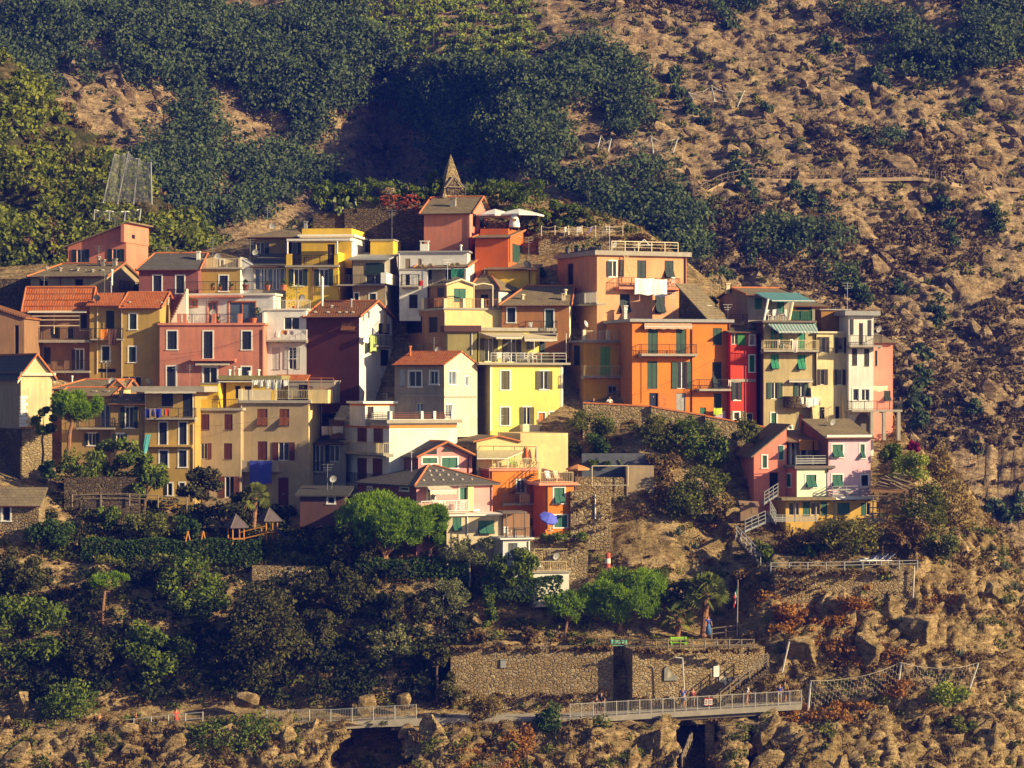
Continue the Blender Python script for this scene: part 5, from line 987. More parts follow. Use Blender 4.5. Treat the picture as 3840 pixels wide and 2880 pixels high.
for i in range(n+1):
    a = math.pi*i/n; x = (q0+q1)/2-(q1-q0)/2*math.cos(a); y = -.02-.95*math.sin(a)**.6
    rows[0].append((x, y, w0)); rows[1].append((x, y, w1))
mb.grid(rows); mb.poly([(p[0], p[1], w0+.02) for p in rows[0]]); mb.grid([[(p[0]*.97+(q0+q1)*.015, p[1]*.93, w0+.02) for p in rows[0]], [(p[0]*.97+(q0+q1)*.015, p[1]*.93, w1) for p in rows[0]]]); h.part('stone_balcony', mb, STONED)
for x0, x1, y0, y1, l in ((828,866,1210,1290,'small white cloth on the rounded stone balcony'), (890,970,1215,1316,'larger white sheet on the rounded stone balcony'), (972,1040,1210,1300,'white sheet right of the larger one on the stone balcony')): cloth(h, 'F', x0, y0, x1, y1, .98, WHITE, l, 'bedsheet', 'sheet')
cloth(h, 'F', 750, 622, 806, 750, 1.05, M((.75,.62,.58)), 'pale pink towel on the sea green balcony', 'towel', 'towel')
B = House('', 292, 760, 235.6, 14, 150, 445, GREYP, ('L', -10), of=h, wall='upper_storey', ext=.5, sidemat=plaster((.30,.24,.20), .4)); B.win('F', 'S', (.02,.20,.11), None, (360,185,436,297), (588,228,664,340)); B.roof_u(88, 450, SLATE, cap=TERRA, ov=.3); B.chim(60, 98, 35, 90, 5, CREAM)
TEALM = M((.10,.24,.26)); B.awn('F', 360, 590, 127, 540, 760, 210, 2.6, TEALM, .12); B.awn('F', 595, 805, 130, 765, 980, 212, 2.6, TEALM, .12); B.done()
h.post('terrace_post', [('F',455,420,0,-.1),('F',500,195,0,-.1)], WHITE, .1); h.post('terrace_post', [('F',715,415,0,-.1),('F',752,225,0,-.1)], CREAM, .14); h.rail('F', 735, 955, 312, 418, .0, M((.02,.11,.05))); h.fb('terrace_screen', shutter_mat((.02,.12,.055)), 'F', 740,322,950,416, -.1, -.06); h.fb('pier', GREYP, 'F', 955, 305, 985, 420, -.4, 0)
C = House('', 765, 1110, 237, 14, 268, 445, BRNO, None, 4, of=h, wall='rear_room', ext=.2); C.roof_u(235, 950, SLATE, ov=.4, frac=.95); C.win('F', 'D', None, None, (790,278,950,310)); C.done(); h.done(); HG = h
for i, (x, y) in enumerate(((510, 415), (555, 415), (605, 405), (655, 415))): chair(place_on(HG, x, y, -.9), [.5, 3.6, 2.6, 4.2][i], WHITE, ['leftmost white chair under the teal awnings', 'white chair beside the leftmost one under the teal awnings', 'tall backed white chair in the middle under the teal awnings', 'rightmost white chair under the teal awnings'][i])
chair(place_on(HG, 640, 722, .6), 1.2, WHITE, 'white chair at the left end of the balcony under the striped awning'); chair(place_on(HG, 720, 722, .6), 4.0, WHITE, 'white chair beside the pink towel under the striped awning')
h = House('cream house with four brown shuttered windows and sloping buttresses', 1002, 1332, 233.2, 12, 545, 1480, CRM2, None, 7, ext=4)
h.win('F', 'O', BROWNS, None, (1008,590,1132,752), (1193,595,1312,757), (1004,925,1117,1086), (1184,928,1299,1088)); h.win('F', 'D', None, None, (1030,1318,1086,1445), (1196,1310,1240,1450)); h.fb('cornice', CREAM, 'F', 998, 533, 1345, 552, -.1, .2)
for x0, x1 in ((940, 1000), (1262, 1345)):
    a, b, w1 = *h.rect('F', x0, 1100, x1, 1101)[:2], h.g(x0, 1100)[1]; w0 = 0; mb = MB(); k = MB()
    mb.poly([(a, -1.7, w0), (b, -1.7, w0), (b, -.02, w1), (a, -.02, w1)]); mb.poly([(a, -1.7, w0), (a, -.02, w1), (a, -.02, w0)]); mb.poly([(b, -1.7, w0), (b, -.02, w0), (b, -.02, w1)]); h.part('buttress', mb, CRM2)
B = House('', 1050, 1336, 235.5, 12, 312, 560, plaster((.38,.19,.05), .3), None, 3, of=h, wall='rear_room', ext=.2); B.roof_flat(.1, .2, LEAD); B.done(); h.done()
h = House('slim white tower house with a flat grey roof and peeling lower wall', 1335, 1592, 233, 10, 368, 1640, PEEL, None, 5, ext=3)
h.win('F', 'S', (.05,.04,.03), None, (1440,447,1482,672), (1368,710,1422,882), (1494,715,1547,890)); h.fb('open_shutter', shutter_mat((.06,.045,.035)), 'F', 1355,405,1386,566, .02, .06); h.fb('open_shutter', shutter_mat((.06,.045,.035)), 'F', 1540,415,1570,580, .02, .06)
h.win('F', 'G', None, WHITE, (1368,1118,1450,1250)); h.win('F', 'G', None, WHITE, (1452,1118,1565,1250)); h.roof_flat(.4, .5, LEAD); h.balc('F', 1348, 1682, 575, 678, 698, .9, CONC, IRON); h.balc('F', 1368, 1892, 1252, 1345, 1368, 1.6, CONC, IRON)
for x in (1562, 1690, 1840): h.fb('pillar', CONC, 'F', x, 1368, x+32, 1660, 1.2, 1.55)
mb = MB(); q, w0 = h.g(1485, 1520, 'F', .03); mb.poly([(q+.85*math.cos(t), -.03, w0-.8 if k_ else w0+1.25*math.sin(t)) for k_, t in [(0, math.pi*i/10) for i in range(11)]+[(1, math.pi), (1, 0)]]); h.part('arch', mb, CONCD); h.done(); HT2 = h
h = House('coral house with a slate lean-to at the right end of the village row', 1594, 1792, 236, 10, 645, 1640, plaster(lit(250,150,120), .25), None, 6, ext=4)
h.win('F', 'S', DGREEN, None, (1590,730,1632,888)); h.win('F', 'S', DGREEN, WHITE, (1600,1110,1620,1240)) if False else None; h.win('F', 'T', (.03,.05,.04), None, (1700,1150,1768,1248)); h.roof_u(552, 1660, SLATE, ov=.4, frac=.9); cloth(h, 'F', 1590, 1095, 1742, 1150, 1.0, M((.72,.62,.46)), 'cream sun cloth stretched over the coral house window', 'sun_cloth', 'cloth'); h.done()
# ---- the pink villa on the slope
org(2700, 1500)
h = House('pink villa with an ochre arched ground floor on the rocky slope', 1112, 1562, 221, 14, 385, 1040, PALEP, ('L', 848), ext=2, sidemat=plaster((.22,.11,.10), .3))  # left wall darkened far below the pink, as painted shade
h.win('F', 'T', MIDG, WHITE, (1150,445,1288,592), (1446,450,1508,602), (1148,758,1286,902)); h.win('F', 'door', DARK, WHITE, (1450,765,1558,895)); h.roof_u(197, 1070, SLATE, frac=.9, ov=.35); h.fb('cornice', WHITE, 'F', 1110, 362, 1575, 388, -.1, .15); h.balc('F', 1168, 1600, 890, 1002, 1032, 1.0, WHITE, LEAD, 'planks')
h.pipe('F', 1120, 400, 750, BROWNP)
B = House('', 797, 1150, 220.4, 14, 712, 1030, plaster(lit(255,240,190), .2), ('L', 645), of=h, wall='middle_wing', ext=1, sidemat=SALP); B.win('F', 'T', MIDG, WHITE, (876,758,1014,904)); B.win('L', 'S', MIDG, WHITE, (688,752,742,898)); B.roof_flat(.25, .3, CONCD); B.rail('F', 788, 1140, 575, 672, .05, LEAD, 'planks'); B.done()
C = House('', 700, 1140, 223.4, 14, 412, 720, GREYL, None, 4, of=h, wall='loggia_wall', ext=.2); C.win('F', 'G', None, WHITE, (735,430,785,675)); C.win('F', 'G', None, WHITE, (830,470,910,670)); C.win('F', 'S', MIDG, None, (970,470,1030,670)); C.roof_u(312, 900, SLATE, frac=1.0, ov=.9)
for x0, x1 in ((820, 960), (978, 1114)): C.fb('sun_blind', M((.62,.24,.05)), 'F', x0, 412, x1, 520, .95, 1.0)
for x in (705, 968, 1132): C.post('loggia_post', [('F',x,690,0,.85),('F',x,412,0,.85)], BROWNP, .05)
C.done()
D_ = House('', 352, 690, 222.2, 10, 560, 1110, SALP, None, 6, of=h, wall='left_wing', ext=1); D_.roof_shed(0, 2.3, 0, 2.3, SLATE, .3); D_.win('F', 'S', MIDG, WHITE, (432,564,494,702)); D_.fb('window', WHITE, 'F', 606,466,666,626, -.02,.025); D_.fb('shutter', shutter_mat(MIDG), 'F', 613,473,659,619, .025,.06); D_.win('F', 'D', None, None, (512,750,605,960)); D_.done()
E_ = House('', 682, 1622, 219.8, 12, 1050, 1275, plaster(lit(230,170,75), .35), None, 5, of=h, wall='ground_floor', ext=2); E_.win('F', 'S', MIDG, None, (858,1055,935,1195), (1045,1055,1112,1195)); E_.win('F', 'S', MIDG, None, (1460,1065,1515,1192)); E_.win('F', 'G', None, None, (940,1060,1042,1195), (1516,1065,1560,1192)); E_.win('F', 'S', (.05,.16,.13), None, (1218,1065,1345,1180)); E_.win('F', 'G', None, None, (712,1060,770,1195)); E_.win('F', 'G', None, None, (778,1060,820,1195))
E_.fb('porch_roof', SLATE, 'F', 640, 1012, 1205, 1040, -1, 1.1); E_.rail('F', 470, 1000, 1188, 1268, 1.3, LEAD, 'planks'); E_.rail('F', 1500, 1692, 1200, 1280, 1.0, LEAD, 'planks')
for x in (780, 995, 1185): E_.post('porch_post', [('F',x,1262,0,1.0),('F',x,1040,0,1.0)], CONC, .06)
mb = MB()
def stair(mb, H, a, b, o, wdt=.9, n=14, rail_=True, rm=None):
    qa, wa = H.g(a[0], a[1], 'F', o); qb, wb = H.g(b[0], b[1], 'F', o)
    for i in range(n): mb.box((qa+(qb-qa)*i/n, -o, wa+(wb-wa)*i/n-.12), (qa+(qb-qa)*(i+1)/n, -o+wdt, wa+(wb-wa)*(i+1)/n))
    for k in (.3, .6, .9): mb.tube((qa, -o, wa+k), (qb, -o, wb+k), .04)
    for t in (0, .33, .66, 1): mb.tube((qa+(qb-qa)*t, -o, wa+(wb-wa)*t-.2), (qa+(qb-qa)*t, -o, wa+(wb-wa)*t+.92), .03)
stair(mb, E_, (460, 1066), (600, 975), 1.6); stair(mb, E_, (260, 1355), (470, 1262), 1.9); stair(mb, E_, (578, 1262), (520, 1160), 1.7)
E_.part('outside_stair', mb, LEAD); E_.done(); h.done(); HVL = h
# ---------------------------------------------------------------- plants
def proj(V): return V[:, 0]/V[:, 1]*F+CX, CY-(V[:, 2]-CZ)/V[:, 1]*F
FSX, FSY = proj(FV); MSX, MSY = proj(MV); NSX, NSY = proj(NV)
def seen(V, sx, sy, front):
    return np.ones(len(V), bool)
def far_at(px, py): k = np.argmin((FSX-px)**2+(FSY-py)**2); return FV[k].astype(float)
def near_at(px, py):
    d = (NSX-px)**2+(NSY-py)**2; k = np.argpartition(d, 8)[:8]; return NV[k[np.argmin(NV[k, 1])]].astype(float)
def scatter(name, pts, rmin, rmax, per, size, mat, label, cat, kind='stuff', flat=.8, sink=.2, asp=.6, nl=4, blade=False, base=None):
    Vs = []; Ts = []
    for p in pts:
        r = rng.uniform(rmin, rmax); t0 = rng.uniform(.1, .9)
        if blade:
            n = per; b = np.tile(p, (n, 1))+rng.normal(0, r*.35, (n, 3))*np.array([1, 1, .25]); d = rng.normal(0, .45, (n, 3))+np.array([0, -.12, 1]); d /= np.linalg.norm(d, axis=1)[:, None]; l = rng.uniform(.5, 1.2, n)[:, None]*size; s_ = np.cross(d, rng.normal(0, 1, (n, 3))); s_ /= np.linalg.norm(s_, axis=1)[:, None]
            w = .022+size*.02; Vs.append(np.stack([b-s_*w, b+d*l*.55-s_*w*.8, b+d*l+np.array([0, 0, -.05]), b+d*l*.55+s_*w*.8], 1)); Ts.append(np.clip(t0+rng.normal(0, .2, n), 0, 1))
        else:
            n = int(per*(r/rmax)**2)+12; L = np.c_[rng.normal(0, r*.5, (nl, 2)), rng.uniform(0, r*.7, nl), rng.uniform(r*.4, r*.75, nl)]; Q, D_, k = lobes_pts(L, n); Vs.append(leaves(Q*np.array([1, 1, flat])+p+np.array([0, 0, r*sink]), D_, size, None, asp)); Ts.append(np.clip(t0*.6+rng.uniform(0, .4, nl)[k]+rng.normal(0, .14, n), 0, 1))
    o = mk(name, quads(name, np.concatenate(Vs), np.concatenate(Ts)), mat); return tag(o, label, cat, None, kind)
def blobs(px, py, B):
    d = np.zeros(len(px))
    for x, y, rx, ry, w in B: d = np.maximum(d, w*np.exp(-(((px-x)/rx)**2+((py-y)/ry)**2)))
    return d
nzf = np.array([noise.noise(Vector(v)*.06) for v in FV]); nzm = np.array([noise.noise(Vector(v)*.2) for v in MV]); nzn = np.array([noise.noise(Vector(v)*.28) for v in NV])
L_CLIFF = leaf_mat('cliff_scrub_leaf', (.09,.07,.03), (.25,.175,.085))
# far woods, dense on the left, in streaks on the right
B = [(200,150,420,330,1), (700,150,420,300,1), (1150,250,420,300,1.1), (700,600,330,260,.9), (1000,700,300,260,.8), (1450,150,260,260,.9), (1700,420,280,240,1), (1950,450,260,230,1), (2030,600,200,160,1), (2150,120,200,130,.8), (1150,480,200,130,.9), (300,-50,700,200,1), (1700,-80,900,60,.4), (2250,330,150,120,.9), (2330,480,120,150,.9), (2420,650,110,140,.9), (2500,800,90,130,.9), (2560,930,70,120,.8), (2180,700,180,120,.8), (2380,850,120,160,.7),
     (3400,170,170,130,.95), (3250,60,120,90,.7), (3740,140,150,170,.9), (3560,280,90,70,.8), (2800,30,60,50,.7), (2720,80,50,60,.7), (800,880,200,120,.55), (1150,800,160,120,.5), (500,650,150,150,.5)]
dens = blobs(FSX, FSY, B); bare = blobs(FSX, FSY, [(450,330,120,90,1), (520,450,90,110,1), (400,230,80,60,.7), (1240,540,70,90,.9), (1060,540,110,80,.7), (960,560,60,60,.6), (260,330,60,70,.7), (1000,850,140,70,.5), (1600,90,420,120,1.2), (1420,560,70,160,.7), (2160,540,50,60,.6), (850,760,70,60,.5)])
pr = np.clip(dens*1.5-.42-1.3*bare+nzf*1.1, 0, 1); vis = (FSX > -250) & (FSX < 4100) & (FSY > -200) & (FSY < 1250); cand = np.where(vis & (rng.random(len(FV)) < pr))[0]
left = cand[FSX[cand] < 1900]; right = cand[FSX[cand] >= 1900]
pk = np.concatenate([rng.choice(left, min(1500, len(left)), False), rng.choice(right, min(520, len(right)), False)])
scatter('woodland', FV[pk].astype(float), 1.1, 2.9, 380, .25, L_FAR, 'dense dark green woodland covering the mountain flank', 'woodland', nl=6, flat=1.0, sink=.35, asp=.7)
c2 = np.where((FSX > 1900) & (FSX < 4000) & (FSY > -50) & (FSY < 2300) & (nzf > .02))[0]; pk = rng.choice(c2, 4200, False)
scatter('cliff_scrub', FV[pk].astype(float), .3, .85, 26, .24, L_CLIFF, 'brown dry scrub dotted all over the far cliff', 'scrub', nl=3)
pk = rng.choice(np.where((FSX > 250) & (FSX < 4000) & (FSY > -50) & (FSY < 2300) & (nzf < .05))[0], 1300, False); scatter('cliff_greenery', FV[pk].astype(float), .3, 1.0, 40, .25, L_BUSH, 'low green scrub clinging to the far cliff', 'scrub', nl=3)
spots = [(2530,300,1.8), (2545,360,1.4), (2600,420,1.7), (2640,455,1.3), (2760,600,1.2), (2775,660,1.9), (2800,710,1.8), (2830,760,1.5), (2980,740,2.0), (3030,770,1.8), (3080,790,1.3), (2740,95,2), (3100,185,1.9), (3130,200,1.3), (3270,300,2.3), (3310,320,1.7), (3205,395,1.7), (3520,800,1.9), (3550,860,1.5), (3565,920,1.4), (3180,1060,2.1), (3205,1110,2.0), (3240,1130,1.6), (2800,940,1.3), (2815,985,1.2), (2720,1040,1.3), (3385,1095,1.6), (3508,1160,1.5), (3520,1210,1.2), (3455,1335,1.5), (3465,1430,1.9), (3445,1500,2.0), (3430,1560,2.0), (3450,1600,1.5), (3645,1545,1.4), (3660,1712,1.1), (3740,1925,1.9), (3790,1950,1.4), (3810,1890,1.1), (3630,420,1.6), (3660,395,1.2), (3720,820,1.5), (3735,860,1.2), (2985,545,.9), (3450,480,1.0), (2870,420,1.2)]
proto = []
for i in range(4):
    V, t, L = crown(1, .9, 1.1 if i % 2 else .85, 12, 520, .16, lr=(.26, .44)); proto.append(quads('shrub', V, t))
for i, (x, y, r) in enumerate(spots):
    p = far_at(x, y); o = bpy.data.objects.new('shrub', proto[i % 4]); COL.objects.link(o)
    if not len(proto[i % 4].materials): proto[i % 4].materials.append(L_FAR)
    o.location = Vector(p)+Vector((0, -.3, r*.3)); o.scale = (r, r, r*1.1); o.rotation_euler = (0, 0, i*1.3); tag(o, 'dark green shrub growing alone on the bare far cliff', 'shrub', 'shrubs dotted over the far cliff')
# vineyard rows on the terraces at the top
pts = []; pol = MB()
for k, (y, x0, x1) in enumerate(((8,1200,1990), (45,1260,2000), (82,1310,1990), (118,1330,2010), (155,1370,2020), (190,1420,2010), (228,1600,1980))):
    for x in np.arange(x0, x1, 11): pts.append(far_at(x+rng.uniform(-6, 6), y+rng.uniform(-13, 13)))
    for x in np.arange(x0, x1, 42): p = Vector(far_at(x, y)); pol.tube(p, p+Vector((0, 0, 1.9)), .04, None, 4)
scatter('vineyard', pts, .5, 1.25, 70, .24, L_VINE, 'light green vine rows on the terraces at the top of the picture', 'vines', nl=3); tag(mk('vine_stakes', pol, WOODG), 'wooden stakes standing among the vine rows', 'stakes', None, 'stuff')
# the wooded slope on the left
c = np.where((MSX > -150) & (MSX < 1000) & (MSY > 60) & (MSY < 1250) & (nzm > -.28))[0]; pk = rng.choice(c, 900, False); scatter('slope_scrub', MV[pk].astype(float), .6, 1.7, 115, .26, L_MID, 'thick green scrub covering the slope behind the houses on the left', 'scrub', nl=5, sink=.3)
pk = rng.choice(np.where((MSX > 100) & (MSX < 850) & (MSY > 300) & (MSY < 1100))[0], 150, False); scatter('dry_slope_scrub', MV[pk].astype(float), .5, 1.1, 70, .24, L_DRY, 'brown dry bushes among the green slope scrub', 'scrub', nl=4, sink=.35)
# the near ground: dry grass, scrub
def pick(n, cond): k = np.where(cond)[0]; return NV[rng.choice(k, min(n, len(k)), False)].astype(float)
inR = (NSX > 2150) & (NSX < 3950) & (NSY > 1560) & (NSY < 2950); road = (NSY > 2640) & (NSY < 2712) & (NSX < 3050)
slope = inR & ~road & ~((NSY > 2320) & (NSY < 2400) & (NSX < 2800)); bottom = (NSX > -100) & (NSX < 2300) & (NSY > 2705) & (NSY < 2950); hill = (NSX > 1150) & (NSX < 2500) & (NSY > 690) & (NSY < 960); lo = (NSX > -100) & (NSX < 2200) & (NSY > 1960) & (NSY < 2660)
scatter('dry_grass', np.concatenate([pick(4200, slope & (nzn > -.1)), pick(1300, bottom), pick(700, hill), pick(500, lo)]), .25, .5, 7, .42, L_GRASS, 'dry yellow grass tufts all over the rocky hillside', 'grass', blade=True)
scatter('dry_scrub', np.concatenate([pick(900, slope & (nzn > .0)), pick(320, bottom & (nzn > 0)), pick(160, hill), pick(420, lo)]), .25, .62, 40, .13, L_DRY, 'brown dry scrub on the near hillside', 'scrub', nl=3)
rz_ = blobs(NSX, NSY, [(2950,2300,130,90,1), (3100,2370,120,70,1), (3360,2580,50,60,1), (3530,2290,50,60,1), (3250,2250,60,50,.8), (1850,2850,180,60,.9), (3240,2460,150,60,.8), (2700,2000,120,90,.6), (3100,2680,250,60,.6)]); scatter('rusty_scrub', pick(240, (rz_ > .35)), .25, .7, 60, .12, L_RUST, 'rust brown bushes on the slope below the pink villa', 'scrub', nl=4)
scatter('green_scrub', np.concatenate([pick(260, slope & (nzn < -.12)), pick(420, lo), pick(120, bottom & (nzn < 0)), pick(170, (NSX > 150) & (NSX < 1300) & (NSY > 1780) & (NSY < 2130)), pick(110, hill)]), .3, .85, 75, .14, L_BUSH, 'low green scrub on the near hillside', 'scrub', nl=4)
scatter('undergrowth', np.concatenate([pick(640, (NSX > -100) & (NSX < 1750) & (NSY > 2150) & (NSY < 2640)), pick(160, (NSX > 150) & (NSX < 1250) & (NSY > 1800) & (NSY < 2100))]), .5, 1.1, 110, .16, L_UNDER, 'dark undergrowth beneath the trees on the shaded slope', 'undergrowth', nl=5, sink=.35)  # leaf colour kept near black to stand in for shade between trees
def crags(name, pts, rmin, rmax, mat, label, ang):
    bm = bmesh.new(); bmesh.ops.create_icosphere(bm, subdivisions=2, radius=1); U = np.array([v.co[:] for v in bm.verts]); T = np.array([[v.index for v in f.verts] for f in bm.faces]); bm.free(); V = []; Fc = []; ca, sa = math.cos(ang), math.sin(ang)
    for i, p in enumerate(pts):
        N = rng.normal(0, 1, (12, 3)); N /= np.linalg.norm(N, axis=1)[:, None]; d = np.maximum(U@N.T, .05); r = np.minimum(1.1, (rng.uniform(.45, .95, 12)/d).min(1)); R0 = rmin+(rmax-rmin)*rng.random()**1.7; q = U*r[:, None]*R0*np.array([rng.uniform(.7, 1.1), .55, rng.uniform(1.0, 2.1)])
        b = ang+rng.normal(0, .25); c_, s_ = math.cos(b), math.sin(b); q = np.c_[q[:, 0]*c_-q[:, 2]*s_, q[:, 1], q[:, 0]*s_+q[:, 2]*c_]; V.append(q+p+np.array([0, R0*.42, -R0*.12])); Fc.append(T+i*len(U))
    V = np.concatenate(V); Fc = np.concatenate(Fc); me = bpy.data.meshes.new(name); me.from_pydata(V.tolist(), [], Fc.tolist()); o = mk(name, me, mat); return tag(o, label, 'rocks', None, 'stuff')
k = np.where((FSX > 2050) & (FSX < 4000) & (FSY > -50) & (FSY < 2200) & (dens < .35))[0]; crags('cliff_crags', FV[rng.choice(k, 620, False)].astype(float), .4, 1.9, farM, 'angular crags jutting from the far cliff', .6)
k = np.where((FSX > 100) & (FSX < 1700) & (FSY > 150) & (FSY < 900) & (bare > .3))[0]; crags('bare_crags', FV[rng.choice(k, 120, False)].astype(float), .5, 2.0, farM, 'pale crags in the bare patches among the far woods', .5)
crags('slope_crags', np.concatenate([pick(300, slope & (NSY > 2020) & ((NSY > 2420) | (NSX > 2960)) & ~((NSX > 2880) & (NSX < 3460) & (NSY < 2225))), pick(170, (NSX > -100) & (NSX < 2500) & (NSY > 2720) & (NSY < 2950)), pick(150, (NSX > 2750) & (NSX < 3950) & (NSY > 2680) & (NSY < 2950))]), .25, 1.15, rockM, 'angular rocks jutting from the near slope', -.75)
# rocks standing out of the slope
def rock(x0, y0, x1, y1, Y, label, mat=None, seed=0):
    c = P((x0+x1)/2, (y0+y1)/2, Y); rx = (x1-x0)/2/F*Y*1.1; rz = (y1-y0)/2/F*Y*1.1; c.y += min(rx, rz)*.75; bm = bmesh.new(); bmesh.ops.create_icosphere(bm, subdivisions=5, radius=1); pl = [(Vector(rng.normal(0, 1, 3)*np.array([1, 1, .8])).normalized(), rng.uniform(.5, .95)) for _ in range(22)]
    for v in bm.verts:
        d = v.co.normalized(); v.co = d*min(1.15, min(pd/max(.05, d.dot(pn)) for pn, pd in pl)); w = Vector((v.co.x*rx, v.co.y*min(rx, rz)*1.1, v.co.z*rz)); n = noise.ridged_multi_fractal(w*.55+Vector((seed*7, 0, 0)), .9, 2.1, 4, 1, 2)-1; m = noise.noise(w*1.7+Vector((seed, 3, 0))); v.co = w*(1+.10*n+.07*m)
    me = bpy.data.meshes.new('boulder'); bm.to_mesh(me); bm.free(); o = mk('boulder', me, mat or rockM); o.location = c; return tag(o, label, 'rock')
rock(1418,690,1492,745, 252, 'big tawny boulder on the garden terrace at the hilltop', STONEL, 1); rock(1512,693,1538,720, 252.5, 'small pale boulder right of the big tawny one at the hilltop', STONEL, 2)
rock(3690,2180,3780,2260, 210.5, 'pale block of rock beside the agaves at the right edge', None, 3); rock(3110,2220,3220,2330, 209.5, 'long slanting rock slab below the villa terrace', None, 4); rock(3190,2380,3330,2510, 206.5, 'layered tawny rock under the villa slope', None, 5); rock(3390,2290,3530,2450, 207.3, 'broad pale rock left of the lone agave', None, 6); rock(2950,2380,3090,2500, 206.8, 'rounded brown rock right of the leaning white post', None, 7)
rock(1550,2700,1690,2870, 199.5, 'pale crag under the path left of the rusty thicket', None, 8); rock(60,2590,110,2680, 203.5, 'upright pale rock by the path at the left edge', None, 9); rock(1020,2740,1140,2880, 199, 'pale sloping crag at the bottom beside the dark cleft', None, 10); rock(2160,2720,2420,2870, 199.5, 'tawny rock face below the left end of the footbridge', None, 11); rock(2420,2720,2560,2880, 199.8, 'yellowish slanting rock face under the footbridge', None, 12); rock(2890,2740,3060,2880, 199.5, 'brown crag right of the footbridge pillar', None, 13)
rock(860,2590,990,2650, 203.8, 'jagged sunlit rocks above the path railing', None, 14); rock(1330,2600,1420,2680, 203.7, 'slanting pale rock behind the path railing', None, 15); rock(1480,2590,1540,2680, 203.7, 'pointed pale rock at the end of the path railing', None, 16); rock(2440,2610,2490,2650, 205.6, 'rounded brown boulder standing on the path', None, 17)
# trees and shrubs one can tell apart
tree('pine', 185, 1458, 390, 1602, 248, 1700, 219.2, 'small round-topped pine with pink bark beside the church', tr=.2); tree('oak', 108, 1530, 215, 1640, 160, 1725, 220.4, 'thin dark tree between the church and the round pine', mat=L_GREEN, n=1200)
tree('pine', 1262, 1822, 1632, 2112, 1440, 2130, 212.8, 'very large bright green pine in front of the pink house', tr=.35); tree('pine', 1560, 1872, 1692, 2080, 1600, 2130, 213.6, 'smaller pine growing against the right side of the largest pine', tr=.2)
tree('pine', 2175, 2112, 2515, 2375, 2300, 2402, 211.6, 'broad bright green pine on the park terrace left of the palms', tr=.28); tree('pine', 2030, 2205, 2260, 2345, 2105, 2410, 210.7, 'ragged low pine with bare leaning trunks left of the broad pine', n=900, tr=.14)
tree('pine', 318, 2142, 482, 2225, 385, 2500, 208.6, 'slender pine with two bright tufts on a tall bare trunk', n=420, tr=.14)
for a in (('green', 597,2068,852,2350, 720,2400, 210.2, 'grey-green oak standing before the long hedge'), ('oak', 800,2188,1194,2610, 1110,2640, 207.6, 'largest oak on the shaded slope, right above the path rocks'), ('oak', 1110,2115,1420,2312, 1290,2420, 210.6, 'broad brownish oak below the left end of the hedge'), ('oak', 1400,2214,1625,2352, 1500,2420, 209.8, 'brownish oak under the bright olive tree'),
          ('olive', 1575,2158,1755,2318, 1660,2380, 210.4, 'pale green olive tree below the hedge corner'), ('oak', 1085,2262,1255,2505, 1180,2560, 208, 'dark oak right of the largest oak'), ('olive', 1365,2335,1555,2500, 1480,2570, 207.8, 'oak with a forked white trunk above the path'), ('oak', 1570,2405,1705,2515, 1640,2600, 205.9, 'small dark oak at the left end of the long stone wall'),
          ('green', -60,2215,262,2520, 90,2570, 208.2, 'dark oak filling the left picture edge'), ('oak', 230,2360,470,2560, 350,2610, 207.6, 'dark low oak behind the people on the path'), ('green', 455,2330,720,2560, 600,2620, 207.4, 'dark oak left of the largest oak'), ('oak', -40,2040,180,2240, 70,2300, 209.6, 'dark tree under the stone hut'),
          ('oak', 1195,1940,1420,2110, 1310,2130, 212.4, 'grey-leaved oak at the left foot of the largest pine'), ('olive', 1660,2005,1865,2122, 1760,2180, 212.2, 'silvery olive tree below the cream storey of the pink house'), ('green', 1815,2050,2008,2195, 1900,2225, 211.2, 'drooping green tree left of the small white house'),
          ('oak', 660,1752,835,1890, 770,1930, 220.5, 'round-headed tree in front of the beige house'), ('green', 470,1705,625,1890, 540,1915, 219.3, 'leafy tree before the ochre balconies'), ('green', 345,1645,530,1805, 430,1840, 219.8, 'bushy tree right of the small round-topped pine'), ('oak', 840,1830,965,2000, 890,2020, 217.6, 'dark tree left of the garden palm')): tree(*a)
tree('green', 2008,752,2172,862, 2080,905, 252.5, 'leafy tree above the rope-railed terrace at the hilltop'); tree('green', 1592,640,1680,745, 1635,760, 253.5, 'green tree left of the stone spire at the hilltop')
S_ = shrub
